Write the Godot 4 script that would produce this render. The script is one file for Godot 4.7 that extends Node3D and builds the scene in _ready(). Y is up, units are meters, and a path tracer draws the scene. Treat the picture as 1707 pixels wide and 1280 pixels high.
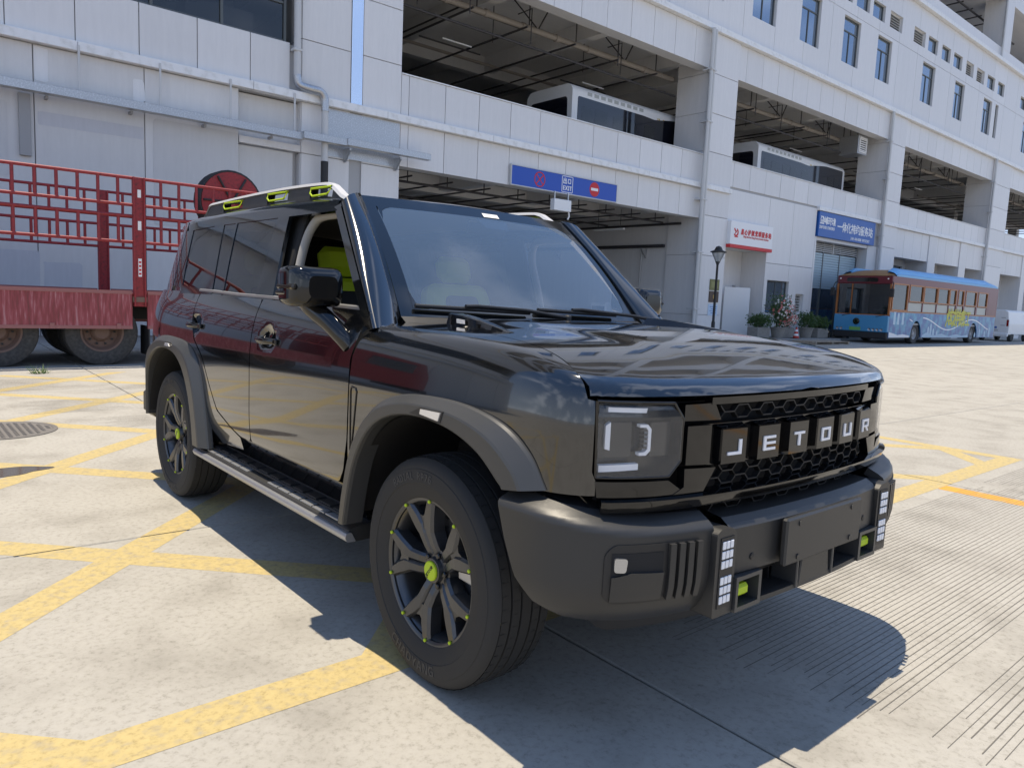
extends Node3D

# ---------------------------------------------------------------- mesh builder
class MB:
	var v := PackedVector3Array()
	var n := PackedVector3Array()
	var ix := PackedInt32Array()
	var mir := false        # mirror everything added through z -> -z
	func vert(p: Vector3, nn: Vector3) -> int:
		if mir:
			p.z = -p.z
			nn.z = -nn.z
		v.append(p); n.append(nn)
		return v.size() - 1
	func it(a: int, b: int, c: int) -> void:   # a b c counter-clockwise from outside
		if mir:
			ix.append(a); ix.append(b); ix.append(c)
		else:
			ix.append(a); ix.append(c); ix.append(b)
	func tri(a: Vector3, b: Vector3, c: Vector3) -> void:
		var nn := (b - a).cross(c - a)
		if nn.length_squared() < 1e-16: return
		nn = nn.normalized()
		it(vert(a, nn), vert(b, nn), vert(c, nn))
	func quad(a: Vector3, b: Vector3, c: Vector3, d: Vector3) -> void:
		var nn := (c - a).cross(d - b)
		if nn.length_squared() < 1e-18: return
		nn = nn.normalized()
		var i := vert(a, nn); var j := vert(b, nn); var k := vert(c, nn); var l := vert(d, nn)
		it(i, j, k); it(i, k, l)
	func box(c: Vector3, s: Vector3, bev := 0.0, b := Basis()) -> void:
		var h := s * 0.5
		var e: float = min(bev, min(h.x, min(h.y, h.z)) * 0.95)
		if e <= 0.0:
			for ax in 3:
				for sg in [-1.0, 1.0]:
					var o := Vector3(); o[ax] = sg * h[ax]
					var u := Vector3(); u[(ax + 1) % 3] = h[(ax + 1) % 3]
					var w := Vector3(); w[(ax + 2) % 3] = h[(ax + 2) % 3]
					if sg < 0: u = -u
					quad(c + b * (o - u - w), c + b * (o + u - w), c + b * (o + u + w), c + b * (o - u + w))
			return
		for ax in 3:
			var a1 := (ax + 1) % 3
			var a2 := (ax + 2) % 3
			for sg in [-1.0, 1.0]:
				var o := Vector3(); o[ax] = sg * h[ax]
				var u := Vector3(); u[a1] = h[a1] - e
				var w := Vector3(); w[a2] = h[a2] - e
				if sg < 0: u = -u
				quad(c + b * (o - u - w), c + b * (o + u - w), c + b * (o + u + w), c + b * (o - u + w))
			for s1 in [-1.0, 1.0]:          # edges along ax
				for s2 in [-1.0, 1.0]:
					var p := Vector3(); p[a1] = s1 * h[a1]; p[a2] = s2 * (h[a2] - e)
					var q := Vector3(); q[a1] = s1 * (h[a1] - e); q[a2] = s2 * h[a2]
					var l := Vector3(); l[ax] = h[ax] - e
					_oq(c, b, p - l, q - l, q + l, p + l)
		for sx in [-1.0, 1.0]:
			for sy in [-1.0, 1.0]:
				for sz in [-1.0, 1.0]:
					var p0 := Vector3(sx * h.x, sy * (h.y - e), sz * (h.z - e))
					var p1 := Vector3(sx * (h.x - e), sy * h.y, sz * (h.z - e))
					var p2 := Vector3(sx * (h.x - e), sy * (h.y - e), sz * h.z)
					if (p1 - p0).cross(p2 - p0).dot(p0) > 0: tri(c + b * p0, c + b * p1, c + b * p2)
					else: tri(c + b * p0, c + b * p2, c + b * p1)
	func _oq(c: Vector3, b: Basis, p: Vector3, q: Vector3, r: Vector3, s: Vector3) -> void:
		if (r - p).cross(s - q).dot(p + q + r + s) > 0: quad(c + b * p, c + b * q, c + b * r, c + b * s)
		else: quad(c + b * s, c + b * r, c + b * q, c + b * p)
	# smooth grid: rows of equal length; normal = along-row x along-column (flip to turn)
	func grid(rows: Array, flip := false, loop_r := false, loop_c := false) -> void:
		var R := rows.size()
		var C: int = rows[0].size()
		var base := v.size()
		for i in R:
			for j in C:
				var jm := j - 1; var jp := j + 1
				if loop_c:
					jm = (j - 1 + C) % C; jp = (j + 1) % C
				else:
					jm = max(jm, 0); jp = min(jp, C - 1)
				var im := i - 1; var ip := i + 1
				if loop_r:
					im = (i - 1 + R) % R; ip = (i + 1) % R
				else:
					im = max(im, 0); ip = min(ip, R - 1)
				var du: Vector3 = rows[i][jp] - rows[i][jm]
				var dv: Vector3 = rows[ip][j] - rows[im][j]
				var nn := du.cross(dv)
				if nn.length_squared() < 1e-18:
					var i2: int = clampi(i + (1 if i == 0 else -1), 0, R - 1)
					nn = (rows[i2][jp] - rows[i2][jm]).cross(dv)
				nn = nn.normalized()
				if flip: nn = -nn
				vert(rows[i][j], nn)
		var RR := R if loop_r else R - 1
		var CC := C if loop_c else C - 1
		for i in RR:
			for j in CC:
				var a := base + i * C + j
				var b := base + i * C + (j + 1) % C
				var c := base + ((i + 1) % R) * C + (j + 1) % C
				var d := base + ((i + 1) % R) * C + j
				if flip:
					it(a, c, b); it(a, d, c)
				else:
					it(a, b, c); it(a, c, d)
	func gridflat(rows: Array, flip := false) -> void:
		for i in rows.size() - 1:
			for j in rows[i].size() - 1:
				if flip: quad(rows[i][j], rows[i + 1][j], rows[i + 1][j + 1], rows[i][j + 1])
				else: quad(rows[i][j], rows[i][j + 1], rows[i + 1][j + 1], rows[i + 1][j])
	func tube(path: Array, r: float, seg := 8, r2 := -1.0, closed := false) -> void:
		var m := path.size()
		var rows := []
		var up := Vector3.UP
		for i in m:
			var t: Vector3 = (path[(i + 1) % m if closed else min(i + 1, m - 1)] - path[(i - 1 + m) % m if closed else max(i - 1, 0)]).normalized()
			if i == 0 and absf(t.dot(up)) > 0.95: up = Vector3.RIGHT
			var x := up.cross(t)
			if x.length() < 1e-4: x = Vector3.FORWARD.cross(t)
			x = x.normalized()
			var y := t.cross(x)
			up = y
			var rr := r if r2 < 0 else lerpf(r, r2, float(i) / max(1, m - 1))
			var row := PackedVector3Array()
			for k in seg:
				var a := TAU * k / seg
				row.append(path[i] + (x * cos(a) + y * sin(a)) * rr)
			rows.append(row)
		grid(rows, false, closed, true)
		if not closed:
			for e in [0, m - 1]:
				for k in range(1, seg - 1):
					if e == 0: tri(rows[e][0], rows[e][k + 1], rows[e][k])
					else: tri(rows[e][0], rows[e][k], rows[e][k + 1])
	# profile: Array of Vector2(radius, height along basis.y)
	func lathe(prof: Array, o: Vector3, b: Basis, seg := 24, a0 := 0.0, a1 := TAU) -> void:
		var m := prof.size()
		var sn := []
		for i in m - 1:
			var d: Vector2 = prof[i + 1] - prof[i]
			sn.append(Vector2(d.y, -d.x).normalized())
		var full := absf(a1 - a0 - TAU) < 1e-5
		for i in m - 1:
			var na: Vector2 = sn[i]
			var nb: Vector2 = sn[i]
			if i > 0 and sn[i - 1].dot(sn[i]) > 0.75: na = (sn[i - 1] + sn[i]).normalized()
			if i < m - 2 and sn[i + 1].dot(sn[i]) > 0.75: nb = (sn[i + 1] + sn[i]).normalized()
			var base := v.size()
			for k in seg + 1:
				var a := a0 + (a1 - a0) * k / seg
				var rad := Vector3(cos(a), 0, sin(a))
				vert(o + b * (rad * prof[i].x + Vector3(0, prof[i].y, 0)), b * (rad * na.x + Vector3(0, na.y, 0)).normalized())
				vert(o + b * (rad * prof[i + 1].x + Vector3(0, prof[i + 1].y, 0)), b * (rad * nb.x + Vector3(0, nb.y, 0)).normalized())
			for k in seg:
				var q := base + k * 2
				it(q, q + 1, q + 3); it(q, q + 3, q + 2)
		if full: return
	# prism over polygon (xy of basis) from z=0 to z=d, with chamfered front edge at z=d
	func prism(poly: PackedVector2Array, d: float, t: Transform3D, bev := 0.0, back := true) -> void:
		var P := poly
		if Geometry2D.is_polygon_clockwise(P):
			P = poly.duplicate(); P.reverse()
		var top := P
		if bev > 0.0:
			var off := Geometry2D.offset_polygon(P, -bev, Geometry2D.JOIN_MITER)
			if off.size() == 1 and off[0].size() == P.size():
				# match order of points
				var best := 0; var bd := 1e9
				for i in P.size():
					var dd: float = off[0][i].distance_squared_to(P[0])
					if dd < bd: bd = dd; best = i
				top = PackedVector2Array()
				for i in P.size(): top.append(off[0][(best + i) % P.size()])
				if Geometry2D.is_polygon_clockwise(top): top = P
			else: bev = 0.0
		var N := P.size()
		var zb := d - bev * signf(d)
		for i in N:
			var j := (i + 1) % N
			var a := t * Vector3(P[i].x, P[i].y, 0)
			var b := t * Vector3(P[j].x, P[j].y, 0)
			var c := t * Vector3(P[j].x, P[j].y, zb)
			var e := t * Vector3(P[i].x, P[i].y, zb)
			if d > 0: quad(a, b, c, e)
			else: quad(b, a, e, c)
			if bev > 0.0:
				var f := t * Vector3(top[j].x, top[j].y, d)
				var g := t * Vector3(top[i].x, top[i].y, d)
				if d > 0: quad(e, c, f, g)
				else: quad(c, e, g, f)
		var T := Geometry2D.triangulate_polygon(top)
		for k in range(0, T.size(), 3):
			var a := t * Vector3(top[T[k]].x, top[T[k]].y, d)
			var b := t * Vector3(top[T[k + 1]].x, top[T[k + 1]].y, d)
			var c := t * Vector3(top[T[k + 2]].x, top[T[k + 2]].y, d)
			var ccw: bool = (top[T[k + 1]] - top[T[k]]).cross(top[T[k + 2]] - top[T[k]]) > 0
			if ccw == (d > 0): tri(a, b, c)
			else: tri(a, c, b)
		if back:
			T = Geometry2D.triangulate_polygon(P)
			for k in range(0, T.size(), 3):
				var a := t * Vector3(P[T[k]].x, P[T[k]].y, 0)
				var b := t * Vector3(P[T[k + 1]].x, P[T[k + 1]].y, 0)
				var c := t * Vector3(P[T[k + 2]].x, P[T[k + 2]].y, 0)
				var ccw: bool = (P[T[k + 1]] - P[T[k]]).cross(P[T[k + 2]] - P[T[k]]) > 0
				if ccw == (d < 0): tri(a, b, c)
				else: tri(a, c, b)
	# polygon in (u, v) laid over a surface f(u, v); rim = depth of the turned-in edge
	func patch(poly: PackedVector2Array, f: Callable, cell: Vector2, rim := 0.0, flip := false) -> void:
		var mn := poly[0]; var mx := poly[0]
		for q in poly:
			mn = mn.min(q); mx = mx.max(q)
		mn -= Vector2(1e-4, 1e-4)
		var nx := int(ceil((mx.x - mn.x) / cell.x + 1e-6))
		var ny := int(ceil((mx.y - mn.y) / cell.y + 1e-6))
		var mark := {}
		for i in poly.size():
			var a := poly[i]; var b := poly[(i + 1) % poly.size()]
			var st := int(ceil((b - a).length() / (min(cell.x, cell.y) * 0.2))) + 1
			for k in st + 1:
				var q := (a.lerp(b, float(k) / st) - mn) / cell
				for ox in [-0.02, 0.02]:
					for oy in [-0.02, 0.02]:
						mark[Vector2i(int(floor(q.x + ox)), int(floor(q.y + oy)))] = true
		var cache := {}
		for i in nx:
			for j in ny:
				var o := mn + Vector2(i, j) * cell
				if mark.has(Vector2i(i, j)):
					var rect := PackedVector2Array([o, o + Vector2(cell.x, 0), o + cell, o + Vector2(0, cell.y)])
					for pc in Geometry2D.intersect_polygons(poly, rect):
						var T := Geometry2D.triangulate_polygon(pc)
						var id := []
						for q in pc: id.append(_pv(q, f, flip))
						for k in range(0, T.size(), 3):
							var ccw: bool = (pc[T[k + 1]] - pc[T[k]]).cross(pc[T[k + 2]] - pc[T[k]]) > 0
							if ccw != flip: it(id[T[k]], id[T[k + 1]], id[T[k + 2]])
							else: it(id[T[k]], id[T[k + 2]], id[T[k + 1]])
				elif Geometry2D.is_point_in_polygon(o + cell * 0.5, poly):
					var id := []
					for c in [Vector2i(i, j), Vector2i(i + 1, j), Vector2i(i + 1, j + 1), Vector2i(i, j + 1)]:
						if not cache.has(c): cache[c] = _pv(mn + Vector2(c) * cell, f, flip)
						id.append(cache[c])
					if flip:
						it(id[0], id[2], id[1]); it(id[0], id[3], id[2])
					else:
						it(id[0], id[1], id[2]); it(id[0], id[2], id[3])
		if rim > 0.0:
			var P := poly
			if Geometry2D.is_polygon_clockwise(P):
				P = poly.duplicate(); P.reverse()
			for i in P.size():
				var a := P[i]; var b := P[(i + 1) % P.size()]
				var st: int = max(1, int(ceil((b - a).length() / max(cell.x, cell.y))))
				for k in st:
					var q0 := a.lerp(b, float(k) / st); var q1 := a.lerp(b, float(k + 1) / st)
					var p0: Vector3 = f.call(q0.x, q0.y); var p1: Vector3 = f.call(q1.x, q1.y)
					var n0 := _nrm(q0, f, flip); var n1 := _nrm(q1, f, flip)
					if flip: quad(p0, p1, p1 - n1 * rim, p0 - n0 * rim)
					else: quad(p1, p0, p0 - n0 * rim, p1 - n1 * rim)
	func _nrm(q: Vector2, f: Callable, flip: bool) -> Vector3:
		var e := 0.007
		var du: Vector3 = f.call(q.x + e, q.y) - f.call(q.x - e, q.y)
		var dv: Vector3 = f.call(q.x, q.y + e) - f.call(q.x, q.y - e)
		var nn := du.cross(dv).normalized()
		return -nn if flip else nn
	func _pv(q: Vector2, f: Callable, flip: bool) -> int:
		return vert(f.call(q.x, q.y), _nrm(q, f, flip))
	func mesh() -> ArrayMesh:
		var am := ArrayMesh.new()
		if v.is_empty(): return am
		var arr := []
		arr.resize(Mesh.ARRAY_MAX)
		arr[Mesh.ARRAY_VERTEX] = v
		arr[Mesh.ARRAY_NORMAL] = n
		arr[Mesh.ARRAY_INDEX] = ix
		am.add_surface_from_arrays(Mesh.PRIMITIVE_TRIANGLES, arr)
		return am

# ---------------------------------------------------------------- scene helpers
var M := {}
var used := {}
var rng := RandomNumberGenerator.new()

func numbered(called: String) -> String:
	var k: int = used.get(called, -1) + 1
	used[called] = k
	return called if k == 0 else "%s_%03d" % [called, k]

func thing(called: String, label: String, category: String, at := Vector3.ZERO, turn := 0.0, group := "") -> Node3D:
	var o := Node3D.new()
	o.name = numbered(called)
	add_child(o)
	o.position = at
	o.rotation.y = turn
	meta(o, label, category, group)
	return o

func meta(o: Node, label: String, category: String, group := "") -> void:
	o.set_meta("label", label); o.set_meta("category", category)
	if group != "": o.set_meta("group", group)

func place(called: String, mesh: Mesh, mat: Material, parent: Node, at := Transform3D()) -> MeshInstance3D:
	var o := MeshInstance3D.new()
	o.mesh = mesh
	o.material_override = mat
	o.transform = at
	o.name = numbered(called) if parent == self else called
	parent.add_child(o, true)
	return o

func part(called: String, mb: MB, mat: Material, parent: Node) -> MeshInstance3D:
	return place(called, mb.mesh(), mat, parent)

func structure(called: String, mb: MB, mat: Material) -> MeshInstance3D:
	var o := place(called, mb.mesh(), mat, self)
	o.set_meta("kind", "structure")
	return o

func pl(a: Array) -> PackedVector2Array:
	var r := PackedVector2Array()
	for q in a: r.append(Vector2(q[0], q[1]))
	return r

func rounded(poly: PackedVector2Array, r: float, steps := 4) -> PackedVector2Array:
	var o := PackedVector2Array()
	var N := poly.size()
	for i in N:
		var a := poly[(i - 1 + N) % N]; var b := poly[i]; var c := poly[(i + 1) % N]
		var d: float = min(r, min((a - b).length(), (c - b).length()) * 0.45)
		var p := b + (a - b).normalized() * d
		var q := b + (c - b).normalized() * d
		for k in steps + 1:
			var t := float(k) / steps
			o.append(p.lerp(b, t).lerp(b.lerp(q, t), t))
	return o

func rect(x0: float, y0: float, x1: float, y1: float) -> PackedVector2Array:
	return PackedVector2Array([Vector2(x0, y0), Vector2(x1, y0), Vector2(x1, y1), Vector2(x0, y1)])

func sstep(a: float, b: float, x: float) -> float:
	return smoothstep(a, b, x)

# piecewise smooth curve through (x, y) points, monotone-ish cubic
func curve1(pts: Array, x: float) -> float:
	var N := pts.size()
	if x <= pts[0][0]: return pts[0][1]
	if x >= pts[N - 1][0]: return pts[N - 1][1]
	var i := 0
	while x > pts[i + 1][0]: i += 1
	var x0: float = pts[i][0]; var x1: float = pts[i + 1][0]
	var y0: float = pts[i][1]; var y1: float = pts[i + 1][1]
	var d := (y1 - y0) / (x1 - x0)
	var m0 := d; var m1 := d
	if i > 0:
		var dp: float = (y0 - pts[i - 1][1]) / (x0 - pts[i - 1][0])
		m0 = (d + dp) * 0.5 if d * dp > 0 else 0.0
		if d * dp > 0: m0 = signf(d) * min(absf(m0), 3 * min(absf(d), absf(dp)))
	if i < N - 2:
		var dn: float = (pts[i + 2][1] - y1) / (pts[i + 2][0] - x1)
		m1 = (d + dn) * 0.5 if d * dn > 0 else 0.0
		if d * dn > 0: m1 = signf(d) * min(absf(m1), 3 * min(absf(d), absf(dn)))
	var h := x1 - x0
	var t := (x - x0) / h
	var t2 := t * t; var t3 := t2 * t
	return (2 * t3 - 3 * t2 + 1) * y0 + (t3 - 2 * t2 + t) * h * m0 + (-2 * t3 + 3 * t2) * y1 + (t3 - t2) * h * m1

func lut(pts: Array, a: float, b: float, n := 400) -> PackedFloat32Array:
	var r := PackedFloat32Array()
	for i in n + 1: r.append(curve1(pts, a + (b - a) * i / n))
	return r

func look(l: PackedFloat32Array, a: float, b: float, x: float) -> float:
	var t := clampf((x - a) / (b - a), 0, 1) * (l.size() - 1)
	var i := mini(int(t), l.size() - 2)
	return lerpf(l[i], l[i + 1], t - i)

# smooth 2d spline through points, even spacing about step
func spline2(pts: Array, sub := 6, closed := false) -> PackedVector2Array:
	var o := PackedVector2Array()
	var N := pts.size()
	for i in (N if closed else N - 1):
		var p1 := Vector2(pts[i][0], pts[i][1])
		var p2 := Vector2(pts[(i + 1) % N][0], pts[(i + 1) % N][1])
		var p0 := p1 * 2 - p2
		var p3 := p2 * 2 - p1
		if closed or i > 0: p0 = Vector2(pts[(i - 1 + N) % N][0], pts[(i - 1 + N) % N][1])
		if closed or i < N - 2: p3 = Vector2(pts[(i + 2) % N][0], pts[(i + 2) % N][1])
		for k in sub:
			o.append(p1.cubic_interpolate(p2, p0, p3, float(k) / sub))
	if not closed: o.append(Vector2(pts[N - 1][0], pts[N - 1][1]))
	return o

func spline3(pts: Array, sub := 6) -> Array:
	var o := []
	var N := pts.size()
	for i in N - 1:
		var p1: Vector3 = pts[i]; var p2: Vector3 = pts[i + 1]
		var p0: Vector3 = pts[i - 1] if i > 0 else p1 * 2 - p2
		var p3: Vector3 = pts[i + 2] if i < N - 2 else p2 * 2 - p1
		for k in sub: o.append(p1.cubic_interpolate(p2, p0, p3, float(k) / sub))
	o.append(pts[N - 1])
	return o

# ---------------------------------------------------------------- materials
func srgb(r: float, g: float, b: float) -> Color:
	return Color(r, g, b).linear_to_srgb()

func mat(lin: Color, rough := 0.6, metal := 0.0, spec := 0.5) -> StandardMaterial3D:
	var m := StandardMaterial3D.new()
	m.albedo_color = lin.linear_to_srgb()
	m.roughness = rough
	m.metallic = metal
	m.metallic_specular = spec
	return m

func noise_tex(seed_: int, freq: float, ramp: Array, size := 512, octaves := 5, kind := FastNoiseLite.TYPE_SIMPLEX_SMOOTH, gain := 0.55) -> NoiseTexture2D:
	var f := FastNoiseLite.new()
	f.seed = seed_; f.frequency = freq; f.fractal_octaves = octaves; f.noise_type = kind
	f.fractal_gain = gain
	var t := NoiseTexture2D.new()
	t.width = size; t.height = size; t.seamless = true; t.noise = f; t.normalize = true
	t.generate_mipmaps = false
	var g := Gradient.new()
	var offs := PackedFloat32Array(); var cols := PackedColorArray()
	for r in ramp:
		offs.append(r[0]); cols.append((r[1] as Color).linear_to_srgb())
	g.offsets = offs; g.colors = cols
	t.color_ramp = g
	return t

func noise_normal(seed_: int, freq: float, bump: float, size := 512, octaves := 4) -> NoiseTexture2D:
	var f := FastNoiseLite.new()
	f.seed = seed_; f.frequency = freq; f.fractal_octaves = octaves
	var t := NoiseTexture2D.new()
	t.width = size; t.height = size; t.seamless = true; t.noise = f
	t.as_normal_map = true; t.bump_strength = bump
	return t

func tri_tex(m: StandardMaterial3D, tex: Texture2D, metres: float) -> StandardMaterial3D:
	m.albedo_texture = tex
	m.uv1_triplanar = true
	m.uv1_world_triplanar = true
	m.uv1_scale = Vector3.ONE / metres
	return m

func detail(m: StandardMaterial3D, tex: Texture2D, metres: float) -> StandardMaterial3D:
	m.detail_enabled = true
	m.detail_albedo = tex
	m.detail_blend_mode = BaseMaterial3D.BLEND_MODE_MUL
	m.detail_uv_layer = BaseMaterial3D.DETAIL_UV_2
	m.uv2_triplanar = true
	m.uv2_world_triplanar = true
	m.uv2_scale = Vector3.ONE / metres
	return m

func g3(v: float, t := Color(1, 1, 1)) -> Color:
	return Color(v * t.r, v * t.g, v * t.b)

# ---------------------------------------------------------------- camera, sky, sun
const YAW := 0.70934
const PITCH := -0.11493
const ROLL := 0.04452
const EYE := Vector3(3.405, 1.324, 2.296)
const SUN_DX := 0.15     # shadow shift per metre of height
const SUN_DZ := -0.05

func _ready() -> void:
	rng.seed = 7
	var f := Vector3(-cos(YAW) * cos(PITCH), sin(PITCH), -sin(YAW) * cos(PITCH))
	var r := f.cross(Vector3.UP).normalized()
	var u := r.cross(f)
	var r2 := r * cos(ROLL) + u * sin(ROLL)
	var u2 := u * cos(ROLL) - r * sin(ROLL)
	var cam := Camera3D.new()
	cam.name = "camera"
	add_child(cam)
	cam.transform = Transform3D(Basis(r2, u2, -f), EYE)
	cam.fov = 54.66
	cam.near = 0.05
	cam.far = 600.0
	cam.current = true
	var env := Environment.new()
	env.background_mode = Environment.BG_SKY
	var sm := ProceduralSkyMaterial.new()
	sm.sky_top_color = Color(0.13, 0.26, 0.56).linear_to_srgb()
	sm.sky_horizon_color = Color(0.64, 0.75, 0.90).linear_to_srgb()
	sm.sky_curve = 0.16
	sm.ground_bottom_color = Color(0.30, 0.29, 0.27).linear_to_srgb()
	sm.ground_horizon_color = Color(0.45, 0.47, 0.50).linear_to_srgb()
	sm.sky_cover = cloud_cover()
	sm.sky_cover_modulate = Color(1, 1, 1, 1)
	sm.sun_angle_max = 8.0
	var sky := Sky.new()
	sky.sky_material = sm
	env.sky = sky
	env.background_energy_multiplier = 1.05
	env.tonemap_mode = Environment.TONE_MAPPER_LINEAR
	env.tonemap_exposure = 1.25
	env.sdfgi_enabled = true
	env.ssao_enabled = true
	env.ssil_enabled = true
	var we := WorldEnvironment.new()
	we.name = "world_environment"
	we.environment = env
	add_child(we)
	var sun := DirectionalLight3D.new()
	sun.name = "sun"
	sun.light_energy = 1.6
	sun.light_angular_distance = 0.5
	sun.light_color = Color(1.0, 0.945, 0.85)
	sun.shadow_enabled = true
	add_child(sun)
	sun.look_at_from_position(Vector3.ZERO, Vector3(SUN_DX, -1, SUN_DZ), Vector3.RIGHT)
	make_materials()
	build_ground()
	build_facade()
	build_across()
	build_car()
	build_truck()
	build_bus()
	build_street()

func cloud_cover() -> ImageTexture:
	var w := 768
	var h := 384
	var img := Image.create(w, h, false, Image.FORMAT_RGBAF)
	var nz := FastNoiseLite.new()
	nz.seed = 11; nz.frequency = 1.5; nz.fractal_octaves = 6; nz.fractal_gain = 0.52
	for j in h:
		var el := PI * (0.5 - (j + 0.5) / h)
		for i in w:
			if el < 0.0:
				img.set_pixel(i, j, Color(0, 0, 0, 0))
				continue
			var az := TAU * (i + 0.5) / w
			var d := Vector3(cos(az) * cos(el), sin(el), sin(az) * cos(el))
			var q := d / (d.y + 0.35)
			var c := nz.get_noise_3d(q.x * 1.1, d.y * 0.8, q.z * 1.1)
			var a := smoothstep(-0.05, 0.42, c)
			img.set_pixel(i, j, Color(0.62, 0.62, 0.62, a * 0.85))
	return ImageTexture.create_from_image(img)

func make_materials() -> void:
	# ground
	var ct := noise_tex(3, 0.010, [[0.0, Color(0.70, 0.695, 0.68)], [0.3, Color(0.86, 0.855, 0.845)], [0.55, Color(0.96, 0.96, 0.955)], [1.0, Color(1, 1, 1)]], 1024, 9)
	var cf := noise_tex(4, 0.032, [[0.0, Color(0.50, 0.49, 0.47)], [0.25, Color(0.80, 0.795, 0.78)], [0.45, Color(0.94, 0.94, 0.935)], [0.8, Color(1, 1, 1)], [1.0, Color(1, 1, 1)]], 1024, 9, FastNoiseLite.TYPE_SIMPLEX_SMOOTH, 0.76)
	var conc: Array = []
	for k in 4:
		var tone: float = [0.375, 0.385, 0.368, 0.38][k]
		var m := mat(g3(tone, Color(1.0, 0.957, 0.865)), 0.85)
		tri_tex(m, ct, 6.3 + 0.7 * k)
		detail(m, cf, 1.37)
		conc.append(m)
	M.concrete = conc
	M.groove = mat(Color(0.13, 0.12, 0.105), 0.95)
	M.iron = mat(Color(0.16, 0.15, 0.14), 0.6, 0.2)
	M.wet = mat(Color(0.10, 0.09, 0.08), 0.08)
	M.joint = mat(Color(0.11, 0.105, 0.095), 0.95)
	M.subbase = mat(Color(0.30, 0.29, 0.27), 0.95)
	var yt := noise_tex(21, 0.05, [[0.0, Color(0.40, 0.36, 0.27)], [0.25, Color(0.49, 0.40, 0.22)], [0.5, Color(0.57, 0.45, 0.20)], [1.0, Color(0.60, 0.475, 0.22)]], 512, 7)
	M.yellow = detail(tri_tex(mat(Color(0.80, 0.80, 0.80), 0.75), yt, 1.7), cf, 1.1)
	var ot := noise_tex(22, 0.05, [[0.0, Color(0.45, 0.38, 0.24)], [0.3, Color(0.66, 0.33, 0.05)], [1.0, Color(0.75, 0.36, 0.04)]], 256, 6)
	M.orange_paint = detail(tri_tex(mat(Color(0.9, 0.9, 0.9), 0.75), ot, 1.7), cf, 0.5)
	# facade cladding: fine grime and rain streaks
	var streak := Image.create(512, 512, false, Image.FORMAT_RGB8)
	var sn := FastNoiseLite.new()
	sn.seed = 5; sn.frequency = 0.02; sn.fractal_octaves = 4
	var s2 := FastNoiseLite.new()
	s2.seed = 6; s2.frequency = 0.09; s2.fractal_octaves = 4
	for j in 512:
		for i in 512:
			var a := TAU * i / 512.0
			var b := TAU * j / 512.0
			var c := sn.get_noise_3d(cos(a) * 160, sin(a) * 160, cos(b) * 10 + sin(b) * 6)
			var d := s2.get_noise_3d(cos(a) * 60, sin(a) * 60, b * 12.0 if b < PI else (TAU - b) * 12.0)
			var t := clampf(0.975 + 0.035 * c + 0.03 * d, 0.85, 1.0)
			streak.set_pixel(i, j, Color(t, t, t * 0.995).linear_to_srgb())
	var st := ImageTexture.create_from_image(streak)
	M.panel = []
	for k in 5:
		var tone: float = [0.70, 0.725, 0.68, 0.71, 0.695][k]
		M.panel.append(tri_tex(mat(g3(tone, Color(1.0, 0.985, 0.975)), 0.42), st, 2.6 + 0.35 * k))
	M.panel_old = []
	for k in 3:
		var tone: float = [0.65, 0.61, 0.68][k]
		M.panel_old.append(tri_tex(mat(g3(tone, Color(1.0, 0.99, 0.975)), 0.5), st, 2.2 + 0.4 * k))
	M.patch = [tri_tex(mat(Color(0.53, 0.535, 0.56), 0.6), st, 2.0), tri_tex(mat(Color(0.57, 0.565, 0.56), 0.6), st, 2.3), tri_tex(mat(Color(0.74, 0.74, 0.74), 0.6), st, 1.6)]
	M.soffit = M.panel[0]
	M.ledge = tri_tex(mat(Color(0.82, 0.82, 0.81), 0.55), noise_tex(31, 0.03, [[0.0, Color(0.80, 0.80, 0.78)], [0.4, Color(0.95, 0.95, 0.95)], [1.0, Color(1, 1, 1)]], 256, 5), 1.9)
	M.joint_dark = mat(Color(0.40, 0.40, 0.40), 0.8)
	M.inner_wall = M.panel[1]
	M.inner_concrete = M.concrete[1]
	M.pipe_dark = mat(Color(0.045, 0.042, 0.045), 0.6)
	M.pipe_red = mat(Color(0.26, 0.23, 0.20), 0.6)
	M.pipe_grey = mat(Color(0.55, 0.55, 0.54), 0.45)
	M.galv = tri_tex(mat(Color(0.62, 0.63, 0.64), 0.32, 0.75), noise_tex(41, 0.06, [[0.0, Color(0.6, 0.6, 0.6)], [1.0, Color(1, 1, 1)]], 256, 4, FastNoiseLite.TYPE_CELLULAR), 0.5)
	M.black_rubber = mat(Color(0.012, 0.012, 0.012), 0.7)
	M.win_frame = mat(Color(0.09, 0.10, 0.10), 0.4)
	M.win_glass = mat(Color(0.20, 0.27, 0.36), 0.03, 0.8, 1.0)
	M.win_glass.clearcoat_enabled = true
	M.win_glass.clearcoat = 1.0
	M.win_glass.clearcoat_roughness = 0.02
	M.win_room = mat(Color(0.42, 0.42, 0.41), 0.8)
	M.curtain = mat(Color(0.42, 0.45, 0.46), 0.8)
	M.sign_blue = mat(Color(0.012, 0.075, 0.42), 0.4)
	M.sign_blue2 = mat(Color(0.012, 0.10, 0.38), 0.4)
	M.sign_white = mat(Color(0.80, 0.80, 0.80), 0.45)
	M.sign_red = mat(Color(0.55, 0.015, 0.02), 0.45)
	M.white = mat(Color(0.78, 0.78, 0.77), 0.4)
	M.grey = mat(Color(0.32, 0.32, 0.32), 0.5)
	M.dark = mat(Color(0.02, 0.02, 0.021), 0.6)
	# car
	var paint := mat(Color(0.0035, 0.004, 0.005), 0.10, 0.0, 0.58)
	paint.clearcoat_enabled = true
	paint.clearcoat = 1.0
	paint.clearcoat_roughness = 0.015
	M.paint = paint
	var gloss := mat(Color(0.004, 0.004, 0.0045), 0.06, 0.0, 0.55)
	M.gloss = gloss
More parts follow.
